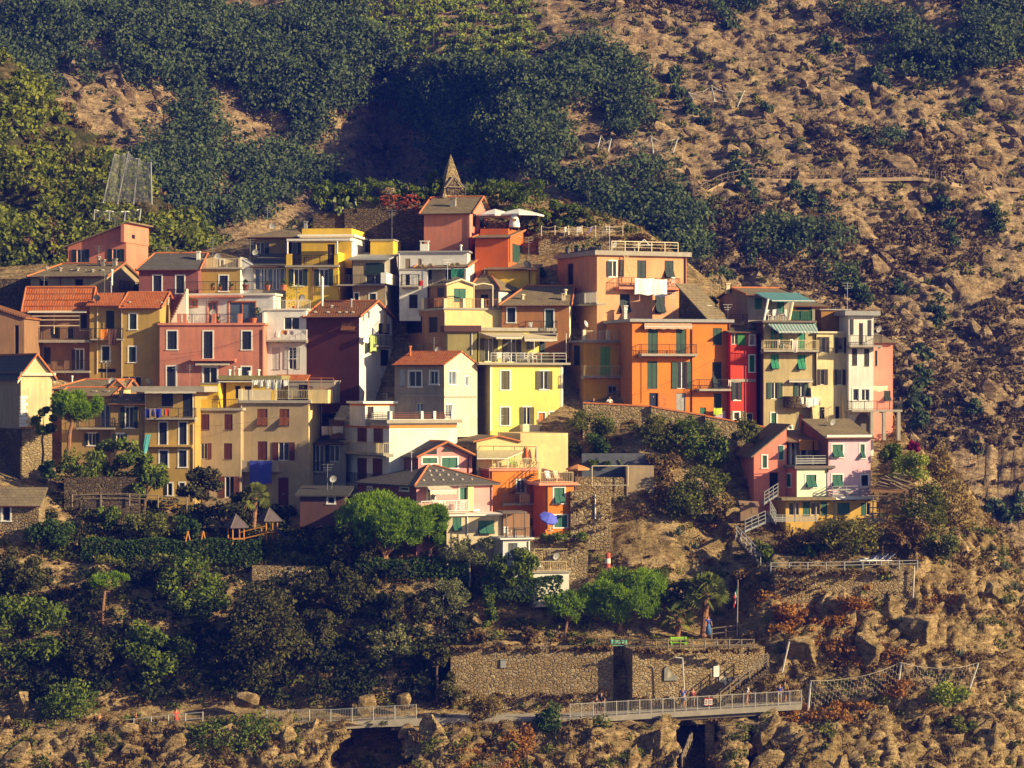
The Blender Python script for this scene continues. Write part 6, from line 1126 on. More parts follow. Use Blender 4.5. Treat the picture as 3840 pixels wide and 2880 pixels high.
for a in ((200,1668,400,1810,219,'dark leafy shrubs under the small round-topped pine',L_GREEN), (135,1722,232,1800,218.6,'dark round shrub at the foot of the church',L_HEDGE), (70,1945,352,2052,213.2,'wide dark shrub right of the stone hut',L_HEDGE), (350,1885,470,1990,216.6,'green climbing shrub above the hedge, left',L_GREEN), (455,1900,640,2040,215.6,'mixed brown and green shrub above the hedge',L_BUSH), (620,1930,760,2020,216,'low dark shrub left of the orange swing posts',L_HEDGE),
          (110,2545,395,2728,204.2,'bright green shrub by the path at the left',L_GREEN), (680,2655,1090,2900,200.6,'great dark green shrub at the bottom edge',L_GREEN), (1998,2632,2138,2780,201.8,'dark green shrub left of the footbridge',L_HEDGE), (2172,2388,2264,2495,207.8,'dark shrub hanging over the long stone wall',L_HEDGE), (3465,2545,3645,2665,203.2,'bright green shrub under the rockfall net at right',L_VINE), (3500,2688,3665,2745,202.6,'flat green shrub low on the right slope',L_BUSH),
          (2110,1528,2330,1650,226.4,'yellowish shrub over the cliff below the amber house',L_BUSH), (2185,1600,2300,1715,225.6,'dark shrub below the yellowish one on the cliff',L_HEDGE), (2120,1640,2190,1730,226.5,'grey-green shrub right of the apricot wall',L_BUSH), (2390,1535,2535,1720,225.4,'ivy curtain at the left below the tangerine house',L_BUSH), (2500,1550,2650,1730,225.0,'ivy curtain in the middle below the tangerine house',L_GREEN), (2610,1572,2745,1775,224.6,'ivy curtain at the right below the scarlet house',L_GREEN),
          (2540,1740,2740,1890,221.4,'dry olive shrub in the hollow below the ivy',L_BUSH), (2410,1680,2570,1810,222.8,'brownish trailing shrub under the ivy',L_DRY), (3290,1650,3390,1760,222,'leafy shrub at the right wall of the pink villa',L_GREEN), (3320,1690,3500,1820,219.6,'spreading green shrub right of the pink villa',L_VINE), (3470,1650,3630,1830,222,'feathery reeds on the ridge right of the villa',L_GRASS), (3360,1790,3570,2010,216.6,'rough green thicket below the reeds',L_BUSH), (3310,1900,3480,2060,215,'brown bush right of the villa garden',L_DRY), (3510,1800,3660,2010,218,'golden reeds on the right ridge',L_GRASS),
          (2990,1940,3330,2098,214.2,'flowering garden shrub with orange blooms before the villa',L_FLOW), (2890,1965,3060,2085,215.3,'dry bush left of the flowering villa shrub',L_DRY), (3005,2030,3120,2098,214,'dark low shrub on the villa terrace',L_HEDGE), (2740,1560,2860,1700,225,'scrubby bush left above the pink villa roof',L_BUSH), (2830,2030,2900,2110,214.5,'small bright shrub by the villa steps',L_GREEN),
          (1180,1985,1265,2105,214,'dark pointed yucca left of the largest pine',L_PALM), (2000,1995,2235,2030,213.8,'ivy along the top of the wall below the orange house',L_GREEN), (2185,1718,2345,1752,223.2,'vine leaves over the pergola on the cliff',L_GREEN), (2420,1760,2540,1900,220.8,'pale dry bush on the cliff right of the concrete wall',L_DRY), (2500,2110,2610,2300,213.3,'mimosa-like bush behind the palms',L_BUSH), (2720,2130,2830,2230,214,'dry bush left of the villa terrace fence',L_DRY), (2880,2120,2960,2270,212.4,'green creeper on the villa terrace wall',L_VINE), (3290,2140,3360,2200,211.7,'green plant hanging over the terrace wall edge',L_VINE),
          (1735,2352,1835,2415,209.2,'clipped brownish topiary by the park fence, left',L_DRY), (1935,2352,2030,2400,209.2,'clipped brownish topiary by the park fence, right',L_DRY), (1830,2136,1898,2175,211.6,'small flat-topped brown topiary over the hedge',L_DRY), (480,1060,600,1130,247.5,'dark bush behind the red tile roofs',L_HEDGE) , (960,2010,1190,2070,216.4,'grey domed shrub beside the playground slide',L_BUSH), (2620,1110,2700,1165,243,'shrub behind the apricot house corner',L_BUSH), (1850,690,1960,770,253.5,'green shrub right of the spire',L_BUSH), (1730,680,1850,745,254,'dry reeds behind the salmon gable',L_GRASS), (2170,770,2250,850,252.6,'spiky green plant at the rope-railed terrace',L_BUSH), (2000,1000,2060,1090,247,'green bush in the gap left of the apricot house',L_GREEN),
          (1850,2700,2010,2860,199.6,'rusty dry thicket below the path',L_RUST), (1680,2600,1900,2700,202.6,'tall dry reeds hiding the path',L_GRASS)): S_(*a)
o = S_(3398, 1648, 3455, 1705, 222.4, 'purple bougainvillea right of the pink villa', L_BLOOM, n=500)
V, t, L = crown(.88, .8, 1.6, 14, 1500, .15, shape='cone'); o = mk('conifer', quads('conifer', V, t), L_GREEN); o.location = P(1836, 2280, 210.4); tag(o, 'small pointed conifer on the dry slope below the hedge', 'conifer')
def hedge(x0, x1, y0, y1, Y, label, d=1.3):
    a, b = P(x0, y1, Y), P(x1, y0, Y); w = b.x-a.x; h_ = b.z-a.z; n = int(w*h_*95+w*d*60+300); q = rng.uniform(0, 1, (n, 3)); k = rng.random(n) < h_/(h_+d); q[k, 1] = rng.uniform(-.04, .06, k.sum()); q[~k, 2] = rng.uniform(.93, 1.05, (~k).sum())
    N = np.where(k[:, None], [0, -1, .2], [0, 0, 1]); V = leaves(q*np.array([w, d, h_])-np.array([w/2, 0, 0])+np.c_[np.zeros((n, 2)), .14*np.sin(q[:, 0]*w*1.3)], N, .13, None); o = mk('hedge', quads('hedge', V, np.clip(rng.normal(.5, .25, n), 0, 1)), L_HEDGE); o.location = P((x0+x1)/2, y1, Y); return tag(o, label, 'hedge')
hedge(302,980,2028,2114,213, 'long clipped hedge in front of the playground'); hedge(1332,1756,2100,2182,211.8, 'clipped hedge below the largest pine'); hedge(1805,2110,2170,2250,210.8, 'clipped hedge below the small white house')
def fan_palm(x, y, bx, by, Y, R_, n, label, tr, mat=L_PALM):
    b = P(bx, by, Y); c = P(x, y, Y); off = c-b; r = empty('palm_tree', b, 0, label, 'palm tree'); mb = MB(); k = 10
    for i in range(k): mb.tube(off*(i/k), off*((i+1)/k), tr*(1.05+.12*(i % 2)), tr*.95, 9)
    mk('trunk', mb, BARKP, r); Q = []; T = []
    for i in range(n):
        a = i*2.4; e = math.radians(85-118*(i/n)); d = Vector((math.cos(a)*math.cos(e), math.sin(a)*math.cos(e), math.sin(e))); tip = off+d*R_*.55; s_ = d.cross(Vector((0, 0, 1))); s_ = s_.normalized() if s_.length > .01 else Vector((1, 0, 0)); s_ = Matrix.Rotation(random.uniform(-1.1, 1.1), 3, d) @ s_; u = d.cross(s_)
        Q.append([off+s_*.02, tip+s_*.02, tip-s_*.02, off-s_*.02]); T.append(.8); t = random.uniform(.2, .8)
        for j in range(11):
            g = math.radians(-75+15*j); f = d*math.cos(g)+s_*math.sin(g); l = R_*.52*(1-.25*abs(j-5)/5); m = tip+f*l*.55; e_ = tip+f*l+Vector((0, 0, -.22*l)); w_ = u.cross(f).normalized()*.045*R_; Q.append([tip, m+w_, e_, m-w_]); T.append(t+random.uniform(-.15, .15))
    mk('crown', quads('crown', np.array([[list(p) for p in q] for q in Q]), np.clip(np.array(T), 0, 1)), mat, r); return r
fan_palm(2650, 2225, 2636, 2402, 210.9, 1.95, 60, 'tall fan palm with a shaggy crown on the park terrace', .27); fan_palm(2545, 2318, 2540, 2400, 210.6, 1.6, 32, 'short fan palm with an orange trunk beside the tall palm', .22); fan_palm(958, 1868, 950, 1990, 218, 1.5, 30, 'palm in the garden below the big blue cloth', .2)
def agave(x, y, Y, r, label, mat=L_AGAVE, n=26, up=.25):
    p = P(x, y, Y); Q = []; T = []
    for i in range(n):
        a = i*2.4; e = math.radians(10+70*(i/n)); d = Vector((math.cos(a)*math.cos(e), math.sin(a)*math.cos(e), math.sin(e)+up)).normalized(); s_ = d.cross(Vector((0, 0, 1))).normalized(); l = r*random.uniform(.8, 1.15); m = d*l*.45
        Q.append([s_*.02*r, m+s_*.085*r+Vector((0, 0, .03*r)), d*l-Vector((0, 0, .08*l)), m-s_*.085*r+Vector((0, 0, .03*r))]); T.append(random.uniform(.1, .9))
    o = mk('agave', quads('agave', np.array([[list(v) for v in q] for q in Q]), np.array(T)), mat); o.location = p; return tag(o, label, 'agave')
for x, y, r, l in ((2522,1895,.75,'blue-green agave highest on the cliff right of the drainpipe'), (2661,1965,1.35,'largest agave in the middle of the bare cliff'), (2543,2010,.95,'agave left below the largest one'), (2606,2060,.8,'agave lowest on the bare cliff'), (3378,2335,.8,'agave on top of the broad pale rock'), (3595,2465,.9,'lone agave above the rockfall net'), (3771,2140,.85,'agave nearest the ridge at the right edge'), (3806,2215,1.0,'big agave in the middle of the right edge cluster'), (3768,2268,.9,'lowest agave of the right edge cluster'), (3464,2352,.5,'small reddish agave right of the rock-top agave')):
    q = near_at(x, y); agave(x, y, q[1]-.25, r, l)
agave(1962, 745, 252.6, 1.25, 'tall upright agave beside the salmon gabled house at the hilltop', up=.9); agave(2205, 745, 254, .9, 'thin-leaved agave above the rope-railed terrace', up=.7)
def cactus(x0, y0, x1, y1, Y, label, n=34):
    b = P((x0+x1)/2, y1, Y); w = (x1-x0)/F*Y; h_ = (y1-y0)/F*Y; Q = []; T = []
    for i in range(n):
        c = Vector((random.uniform(-.5, .5)*w, random.uniform(-.4, .4), random.uniform(.05, .95)*h_)); r_ = random.uniform(.16, .28); a = random.uniform(0, 3.14); s_ = Vector((math.cos(a), math.sin(a), random.uniform(-.3, .3))).normalized(); u = Vector((random.uniform(-.4, .4), 0, 1)).normalized(); t = random.random()
        for k in range(6):
            g0 = k*math.pi/3; g1 = g0+math.pi/3; gm = (g0+g1)/2; f = lambda g: c+(s_*math.cos(g)*.75+u*math.sin(g))*r_; Q.append([c, f(g0), f(gm), f(g1)]); T.append(t)
    o = mk('prickly_pear', quads('prickly_pear', np.array([[list(v) for v in q] for q in Q]), np.array(T)), L_CACT); o.location = b; return tag(o, label, 'cactus')
cactus(1178,700,1235,790,252.4,'tall prickly pear at the left end of the hilltop garden'); cactus(1252,735,1342,805,251.8,'wide prickly pear left of the garden wall at the hilltop', 44)

# growth on walls and in the hilltop garden
S_(2480, 1800, 2660, 1970, 219.6, 'sprawling olive green shrub on the cliff above the agaves', L_BUSH); S_(2640, 1830, 2760, 1960, 219.4, 'dry golden shrub on the cliff left of the pink villa', L_GRASS); S_(3440, 1980, 3600, 2110, 214.6, 'olive thicket on the ridge below the golden reeds', L_BUSH); S_(3120, 2210, 3260, 2300, 209.6, 'rusty shrub under the middle of the villa terrace wall', L_RUST); S_(2900, 2260, 3040, 2360, 209.2, 'wide rust coloured shrub above the leaning white post', L_RUST); S_(3335, 2540, 3410, 2630, 203.6, 'round rust bush under the middle post of the right net', L_RUST); S_(2430, 2110, 2540, 2260, 213, 'tall dry bush behind the broad pine', L_BUSH)
S_(1630, 2500, 1740, 2670, 205.4, 'dark green shrub hiding the left end of the long stone wall', L_OAK)
wp = []
for x0, x1, y0, y1, Y in ((1690,2290,2430,2445,206.1), (2380,2860,2438,2452,205.1), (1700,2280,2600,2648,206.1), (2380,2700,2620,2650,205.0), (2030,2340,892,900,249.2), (2140,2290,1850,1990,217.3), (2910,3430,2142,2160,210.8), (2910,3100,2180,2230,210.8), (1995,2200,2022,2060,213.2)):
    for i in range(int((x1-x0)/9)): wp.append(P(rng.uniform(x0, x1), rng.uniform(y0, y1), Y))
scatter('wall_weeds', np.array([list(p) for p in wp]), .12, .42, 34, .11, L_DRY, 'dry weeds growing over the stone walls', 'weeds', nl=3, flat=.7)
gp = [P(rng.uniform(1180, 2030), rng.uniform(712, 775) if rng.random() < .7 else rng.uniform(690, 735), 252.6+rng.uniform(-.6, 1.5)) for _ in range(230)]
scatter('garden_greenery', np.array([list(p) for p in gp]), .3, .8, 60, .14, L_GREEN, 'mixed plants crowding the hilltop garden', 'plants', nl=4); gp = [P(rng.uniform(1430, 1620), rng.uniform(735, 790), 251.3+rng.uniform(-.3, .6)) for _ in range(70)]
scatter('garden_flowers', np.array([list(p) for p in gp]), .12, .3, 30, .09, leaf_mat('red_flower', (.25,.05,.02), (.6,.16,.06)), 'red flowers and pots in the hilltop garden', 'flowers', nl=3)
for x0, y0, x1, y1, Y, l, mt_ in ((1230,700,1330,770,253,'dark leafy shrub between the prickly pears',L_HEDGE), (1500,700,1560,770,253,'shrub between the two hilltop boulders',L_BUSH), (1560,690,1640,770,253.2,'shrub left of the spire base',L_GREEN), (1880,760,1990,850,251.5,'wide green shrub behind the white parasols',L_GREEN), (1960,800,2040,880,251.2,'shrub beside the grill on the hilltop',L_BUSH), (2080,800,2180,870,252.5,'dark shrub under the leafy hilltop tree',L_HEDGE), (2340,870,2440,930,250,'dry shrub on the wall below the rope fence',L_DRY), (2400,900,2520,960,250,'dry bush behind the apricot roof railing',L_DRY), (2010,1060,2090,1160,245,'green shrub in the dark gap beside the apricot house',L_GREEN)): S_(x0, y0, x1, y1, Y, l, mt_)
# ---------------------------------------------------------------- walls, paths, fences, nets
def wall(x0, x1, yt, yb, Y, mat, label, th=1.0, yaw=0, name='stone_wall', side=None, cap=None, ext=1.5, cat='wall'):
    h = House(label, x0, x1, Y, yaw, yt, yb, mat, side, th, name=name, cat=cat, ext=ext, wall='masonry'); h.done()
    if cap: mb = MB(); mb.box((-.04, -.08, h.H+.003), (h.W+.04, h.D, h.H+.12)); h.part('coping', mb, cap)
    return h
org(0, 0, 1)
W1 = wall(1690, 2300, 2428, 2655, 206.2, STONE, 'long dry stone wall under the park terrace, left of its buttress', 1.6)
W2 = wall(2372, 2868, 2436, 2655, 205.1, STONE, 'stone wall with posters beside the stair up to the park', 3, 12, side=('L', 2282))
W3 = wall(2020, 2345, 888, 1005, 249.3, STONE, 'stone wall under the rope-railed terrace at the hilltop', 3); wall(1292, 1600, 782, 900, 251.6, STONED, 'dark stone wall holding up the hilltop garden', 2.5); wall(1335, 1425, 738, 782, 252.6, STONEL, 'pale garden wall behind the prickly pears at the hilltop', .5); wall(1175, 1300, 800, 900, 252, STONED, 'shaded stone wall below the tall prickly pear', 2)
W4 = wall(2140, 2292, 1842, 1995, 217.6, STONEL, 'pale stone wall right of the bright orange house', 1.5, 4); W4.pipe('F', 2232, 1855, 1945, WHITE, .06); wall(2158, 2360, 1790, 1850, 221.3, STONEL, 'stone wall under the wire pergola on the cliff', 2)
wall(2350, 2452, 1746, 1830, 221.2, plaster((.40,.30,.19), .6), 'bare concrete retaining wall on the cliff', 2, 3, 'retaining_wall'); wall(2182, 2450, 1700, 1745, 222.8, M((.09,.10,.13), .9, .25, 1.5), 'slate blue screen cloth stretched along the cliff garden', .08, 2, 'screen_fence', cat='fence')
wall(1990, 2205, 2018, 2200, 213.4, STONEL, 'stone wall with a small terrace below the bright orange house', 1.5, 2); wall(2905, 3432, 2138, 2230, 210.9, STONE, 'stone wall carrying the villa terrace', 2.5, 3); wall(945, 1180, 2122, 2195, 212.4, STONE, 'low stone wall below the playground hedge', 1.2); wall(1340, 1660, 2176, 2230, 211.9, STONE, 'low stone wall with a red earth edge below the clipped hedge', 1.2, cap=TERRA)
wall(-60, 128, 1045, 1185, 247.5, STONED, 'old terrace wall behind the red tile roofs at the left edge', 3); wall(240, 520, 1790, 1900, 218, STONED, 'broken garden wall under the leafy shrubs', 1.0)
for (x0, y0, x1, y1, l) in ((2186,1513,2442,1526,'left length of red-topped street wall, before the amber house'), (2442,1527,2645,1560,'middle length of red-topped street wall, before the tangerine house'), (2645,1562,2832,1596,'street wall length before the scarlet house, red topped'), (2832,1597,2960,1622,'short street wall length before the grey ochre house, red topped')):
    Y0 = 229.4; a, b = P(x0, y0, Y0), P(x1, y1, Y0+.4); r = empty('street_wall', a, 0, l, 'wall'); d = b-a; mb = MB(); n = Vector((0, .4, 0)); dn = Vector((0, 0, -3.2 if x0 < 2600 else -2.4))
    for q in ((Vector(), d, d+dn, dn), (n, n+d, n+d+dn, n+dn), (Vector(), d, d+n, n), (Vector(), n, n+dn, dn), (d, d+n, d+n+dn, d+dn)): mb.poly(list(q))
    mk('masonry', mb, STONEL, r); mb = MB(); mb.slab([Vector((0, -.08, .14)), d+Vector((0, -.08, .14)), d+Vector((0, .48, .14)), Vector((0, .48, .14))], .13); mk('coping', mb, TERRA, r)
h = House('stone hut with a brown lean-to roof at the left picture edge', -150, 145*1, 213.6, -5, 1888, 1968, STONE, ('R', 158), name='stone_hut', cat='hut', ext=3, sidemat=STONEL); h.win('F', 'D', None, WHITE, (2,1890,44,1953)); h.roof_u(1828, 60, SLATE, frac=1.0); h.done()
def fence(pts, hgt, label, mat, step=1.5, style='rails', name='fence', r=.05, bars=.13, group=None, pr=None):
    W = [P(*p) for p in pts]; base = W[0]; root = empty(name, base, 0, label, 'fence', group); mb = MB(); L = [(b-a).length for a, b in zip(W, W[1:])]; T = sum(L); n = max(1, round(T/step))
    def at(t):
        t *= T
        for (a, b), l in zip(zip(W, W[1:]), L):
            if t <= l+1e-6: return a.lerp(b, t/l)-base
            t -= l
        return W[-1]-base
    for i in range(n+1): p = at(i/n); m = MB(); m.tube(p-Vector((0, 0, .25)), p+Vector((0, 0, hgt)), pr or r, None, 6); mk('post', m, mat, root)
    up = Vector((0, 0, 1)); lv = {'rails': (.94, .5), 'bars': (.95, .12), 'ropes': (.92, .55), 'cross': (.95, .45)}[style]
    for i in range(n):
        a, b = at(i/n), at((i+1)/n)
        for k in lv:
            if style == 'ropes': m_ = (a+b)/2+up*(hgt*k-.14); mb.tube(a+up*hgt*k, m_, .018, None, 4); mb.tube(m_, b+up*hgt*k, .018, None, 4)
            else: mb.tube(a+up*hgt*k, b+up*hgt*k, r*.7, None, 5)
        if style == 'cross' and i % 2: mb.tube(a+up*.1, b+up*hgt*.9, r*.7, None, 4)
    if style == 'bars':
        k = int(T/bars)
        for i in range(k): p = at((i+.5)/k); mb.tube(p+up*hgt*.12, p+up*hgt*.95, .012, None, 3)
    mk('rail', mb, mat, root); return root
fence([(-40,2778,203.4), (120,2772,203.3), (260,2768,203.2), (437,2750,203.2)], .95, 'path railing of bare posts at the left edge of the picture', STEEL, 2.0, 'rails', r=.035); fence([(437,2750,203.2), (570,2737,203.2), (700,2723,203.2), (760,2718,203.2)], 1.05, 'path railing beside the woman in red', STEEL, 1.38, 'rails', r=.05)
fence([(1000,2712,202.9), (1224,2710,202.8), (1416,2698,202.8), (1560,2690,202.8)], 1.05, 'barred path railing above the dark cleft', STEEL, 1.6, 'bars', r=.04)
fence([(1640,2422,209.6), (1860,2424,209.4), (2050,2428,209.3)], .75, 'wooden park fence left of the broad pine', WOODG, 1.5, 'rails', r=.06); fence([(2244,2436,208.6), (2480,2438,206.5), (2640,2438,206.6), (2826,2436,206.9)], .85, 'wooden park fence behind the benches', WOODG, 1.0, 'cross', r=.06)
fence([(2668,2400,210.2), (2770,2388,210.4), (2932,2352,210.8)], 1.0, 'upper wooden fence by the flagpole', WOODG, 1.3, 'rails', r=.06); fence([(2890,2138,211.1), (3160,2134,211.2), (3440,2128,211.6)], .62, 'pale metal fence along the villa terrace', LEAD, 1.5, 'rails', r=.055)
fence([(2030,890,249.5), (2170,890,249.4), (2335,888,249.4)], 1.15, 'rope fence with pale posts round the hilltop terrace', CREAM, 1.4, 'ropes', r=.04); fence([(700,1900,217.4), (480,1885,217.8), (270,1890,218)], .8, 'rough wooden fence above the wild garden', WOODG, 2.2, 'rails', r=.06)
fence([(2585,1120,244), (2650,1115,244), (2700,1110,244.5)], 1.6, 'thin stake fence behind the apricot house', WOODG, 1.0, 'rails', r=.035)
fence([(1640,735,254), (1760,735,254), (1880,732,254)], 1.2, 'row of garden stakes behind the salmon gabled house', WOODG, .45, 'rails', r=.022)
for i, (x, y, l) in enumerate(((1345,730,'tall pole left of the hilltop garden wall'), (1590,760,'tall pole beside the salmon gabled roof'), (1545,765,'short pole in the hilltop flower garden'))): mb = MB(); mb.tube((0, 0, -.3), (.05, 0, 1.9), .04); o = mk('garden_pole', mb, WOODG); o.location = P(x, y+20, 252.3); tag(o, l, 'pole')
pf = [(-700,2800,203.2), (120,2774,203.3), (437,2752,203.2), (700,2725,203.0), (1000,2714,202.8), (1224,2712,202.7), (1416,2700,202.7), (1700,2693,202.7), (2140,2694,202.6)]; W = [P(*q) for q in pf]; mb = MB()
for a, b in zip(W, W[1:]): mb.slab([a, b, b+Vector((0, 3.0, .03)), a+Vector((0, 3.0, .03))], .55)
mk('sea_path', mb, CONC)['kind'] = 'structure'
# footbridge on the sea path
Y0 = 202.6; A_, B_ = P(2138, 2692, Y0), P(3006, 2640, Y0+.6); br = empty('footbridge', A_, 0, 'concrete footbridge with a white barred railing crossing the dark cleft', 'footbridge'); D = B_-A_; up = Vector((0, 0, 1)); mb = MB()
mb.slab([Vector((0, 0, -.02)), D+Vector((0, 0, -.02)), D+Vector((0, 3.4, -.02)), Vector((0, 3.4, -.02))], .42); mk('deck', mb, CONC, br)
mb = MB(); mb.slab([D*.32+Vector((0, .3, -.45)), D*.83+Vector((0, .3, -.45)), D*.83+Vector((0, .8, -.45)), D*.32+Vector((0, .8, -.45))], .3); mk('beam', mb, CONCD, br)
for t, w_, d_ in ((.605, .68, 0), (.63, .5, 1.4)): c = D*t+Vector((0, .5+d_, 0)); mb = MB(); mb.box((c.x-w_/2, c.y, c.z-6), (c.x+w_/2, c.y+.8, c.z-.44)); mk('pillar', mb, STONEL, br)
n = 20; rm = M((.50,.47,.43), .6, .1)
for i in range(n+1): p = D*(i/n)+Vector((0, .12, 0)); m = MB(); m.box((p.x-.03, p.y-.03, p.z-.3), (p.x+.03, p.y+.035, p.z+1.12)); mk('post', m, rm, br)
mb = MB(); mb.tube(up*1.05+Vector((0, .12, 0)), D+up*1.05+Vector((0, .12, 0)), .028); mb.tube(up*.12+Vector((0, .12, 0)), D+up*.12+Vector((0, .12, 0)), .022)
for i in range(150): p = D*((i+.5)/150)+Vector((0, .12, 0)); mb.tube(p+up*.12, p+up*1.05, .012, None, 3)
mk('rail', mb, rm, br)
for k, t in enumerate((.588, .606)):
    p = D*t+Vector((0, .05, .32)); r = empty('warning_sign', A_+p, math.atan2(D.y, D.x), ['left of two red and white warning signs on the footbridge railing', 'right of two red and white warning signs on the footbridge railing'][k], 'sign'); m = MB(); m.box((-.14, -.02, 0), (.14, 0, .60)); mk('sign_plate', m, WHITE, r); m = MB(); RD = M((.6,.04,.03), .5, .05); m.box((-.14, -.028, .5), (.14, -.021, .6)); m.box((-.14, -.028, 0), (.14, -.021, .04))
    for g in range(14): a, b = 2*math.pi*g/14, 2*math.pi*(g+1)/14; f = (lambda s, q: (.10*s*math.cos(q), -.026, .34+.10*s*math.sin(q))); m.poly([f(1, a), f(1, b), f(.68, b), f(.68, a)])
    mk('red_mark', m, RD, r); m = MB(); m.box((-.03, -.026, .3), (.03, -.021, .38)); m.box((-.11, -.026, .12), (.11, -.021, .15)); m.box((-.11, -.026, .18), (.07, -.021, .21)); mk('print', m, DARK, r)
# stairs
def flight(pa, pb, wd, n, label, mat, rmat, name='stairway'):
    a, b = P(*pa), P(*pb); d = b-a; r = empty(name, a, 0, label, 'stairs'); m = MB()
    for i in range(n): q = d*(i/n); q2 = d*((i+1)/n); m.box((q.x, q.y-.02*i, q.z-.25), (q2.x, q.y+wd, q2.z))
    mk('steps', m, mat, r)
    for k, y in ((0, 0), (1, wd)):
        m = MB(); 
        for hh in (.95, .55): m.tube(Vector((0, y, hh)), d+Vector((0, y, hh)), .045, None, 5)
        for i in range(6): q = d*(i/5)+Vector((0, y, 0)); m.tube(q-up*.3, q+up*1.0, .045, None, 5)
        mk('handrail', m, rmat, r)
    return r
flight((2702,2640,203.9), (2882,2500,204.6), 1.2, 18, 'stairway climbing from the footbridge to the park', STONED, WOODG); flight((2852,2112,214), (2762,2014,217), .9, 12, 'steep dark steps below the left corner of the villa', CONCD, LEAD); flight((2558,2890,200.2), (2595,2795,203.2), .9, 9, 'dark steps going down under the footbridge', STONED, WOODG)
# wire nets that hold back falling stones
def net(top, bot, label, cell=.45, wr=.014, hexa=False, Yo=0, sag=.5, post=.08, mat=None, pm=None):
    T = [P(x, y, Y) for x, y, Y in top]; Bm = [P(x, y, Y) for x, y, Y in bot]; base = Bm[0]; root = empty('rockfall_net', base, 0, label, 'net'); mb = MB()
    for a, b in zip(Bm, T): m = MB(); m.tube(a-base-Vector((0, 0, .3)), b-base, post*1.1, post*.8, 6); mk('post', m, pm or STEEL, root)
    for (a, b), (c, d) in zip(zip(T, T[1:]), zip(Bm, Bm[1:])):
        nu = max(3, int((b-a).length/cell)); nv = max(3, int(((a-c).length+(b-d).length)/2/cell)); f = lambda u, v: (c.lerp(d, u)).lerp(a.lerp(b, u)-Vector((0, 0, sag*4*u*(1-u))), v)-base+Vector((0, .15*math.sin(u*9+v*5), 0))
        for i in range(8): mb.tube(f(i/8, 1), f((i+1)/8, 1), wr*2, None, 4)
        if hexa:
            for j in range(nv*2+1):
                for i in range(nu):
                    o_ = .5 if j % 2 else 0; u0 = (i+o_)/nu; v = j/(nv*2)
                    if u0+.5/nu > 1.001: continue
                    um = min(1, u0+.34/nu); mb.tube(f(u0, v), f(um, v), wr, None, 3)
                    for dv in (-1, 1):
                        if 0 <= v+dv/(nv*2) <= 1: mb.tube(f(um, v), f(min(1, u0+.5/nu), v+dv/(nv*2)), wr, None, 3)
        else:
            for i in range(nu+1):
                for j in range(5): mb.tube(f(i/nu, j/5), f(i/nu, (j+1)/5), wr, None, 3)
            for j in range(nv):
                for i in range(5): mb.tube(f(i/5, j/nv), f((i+1)/5, j/nv), wr, None, 3)
    mk('wire_mesh', mb, mat or STEEL, root); return root
net([(430,577,272), (482,569,272.5), (521,595,272), (566,608,271)], [(386,752,267), (440,757,267), (500,757,267), (569,758,267)], 'large grey wire net on tall posts on the green slope', .085, .011, sag=.25, pm=M((.3,.3,.3))); net([(355,786,266), (412,790,266), (470,792,266), (528,783,266)], [(352,815,265), (408,818,265), (466,820,265), (522,818,265)], 'low wire net fence below the large one on the green slope', .25, .012, sag=.1); net([(-20,812,268), (26,818,268)], [(-20,845,267), (30,848,267)], 'wire net on the green slope at the left edge', .25, .014, sag=.1)
fy = lambda x, y, o=1.5: (x, y, far_at(x, y)[1]-o); fq = lambda x, y, yy, o: (x, y, far_at(x, yy)[1]-o)
for tp, bt, l in (([(2580,346),(2667,320),(2792,338)], [(2600,366),(2680,375),(2765,392)], 'sagging wire net highest on the far cliff'), ([(2254,507),(2292,520)], [(2238,556),(2280,560)], 'small wire net half hidden by shrubs on the far slope'), ([(2372,530),(2441,512),(2543,514)], [(2385,552),(2450,570),(2523,566)], 'wire net with three points above the far shrubs')):
    yb = min(far_at(x, y)[1] for x, y in bt)-1.5; net([(x, y, yb+.5) for x, y in tp], [(x, y, yb) for x, y in bt], l, .7, .035, sag=.6, post=.1, mat=M((.42,.38,.33)))
ny = min(near_at(x, y)[1] for x, y in ((3030,2649), (3364,2590), (3636,2563)))
net([(3041,2552,near_at(3030,2640)[1]-1.4), (3380,2484,near_at(3364,2580)[1]-1.2), (3669,2486,near_at(3636,2555)[1]-1.0)], [(3030,2651,near_at(3030,2651)[1]-.6), (3364,2592,near_at(3364,2592)[1]-.6), (3636,2566,near_at(3636,2566)[1]-.5)], 'hexagonal wire net between white posts on the right slope', .55, .016, True, sag=.45, mat=M((.42,.36,.28)), pm=M((.6,.58,.56)))
# mountain path with a rail across the far cliff
pl = [(2600,732),(2706,676),(2796,656),(2900,660),(2987,662),(3120,660),(3261,657),(3350,655),(3441,652),(3530,665),(3609,681),(3720,688),(3860,700)]; X = []
for a, b in zip(pl, pl[1:]):
    for t in (0, .25, .5, .75): x, y = a[0]+(b[0]-a[0])*t, a[1]+(b[1]-a[1])*t; X.append(P(x, y+10, far_at(x, y)[1]-1.2))
ys = np.convolve(np.pad([p.y for p in X], 6, 'edge'), np.ones(13)/13, 'valid'); ym = [min(p.y, s_) for p, s_ in zip(X, ys)]; X = [Vector((p.x*y/p.y, y, CZ+(p.z-CZ)*y/p.y)) for p, y in zip(X, ym)]
base = X[0]; r = empty('cliff_path', base, 0, 'narrow railed footpath crossing the far cliff', 'footpath'); m = MB()
for a, b in zip(X, X[1:]): m.slab([a-base, b-base, b-base+Vector((0, 3.5, .2)), a-base+Vector((0, 3.5, .2))], .5)
mk('path_bed', m, M((.36,.26,.16), .95, .2), r); m = MB()
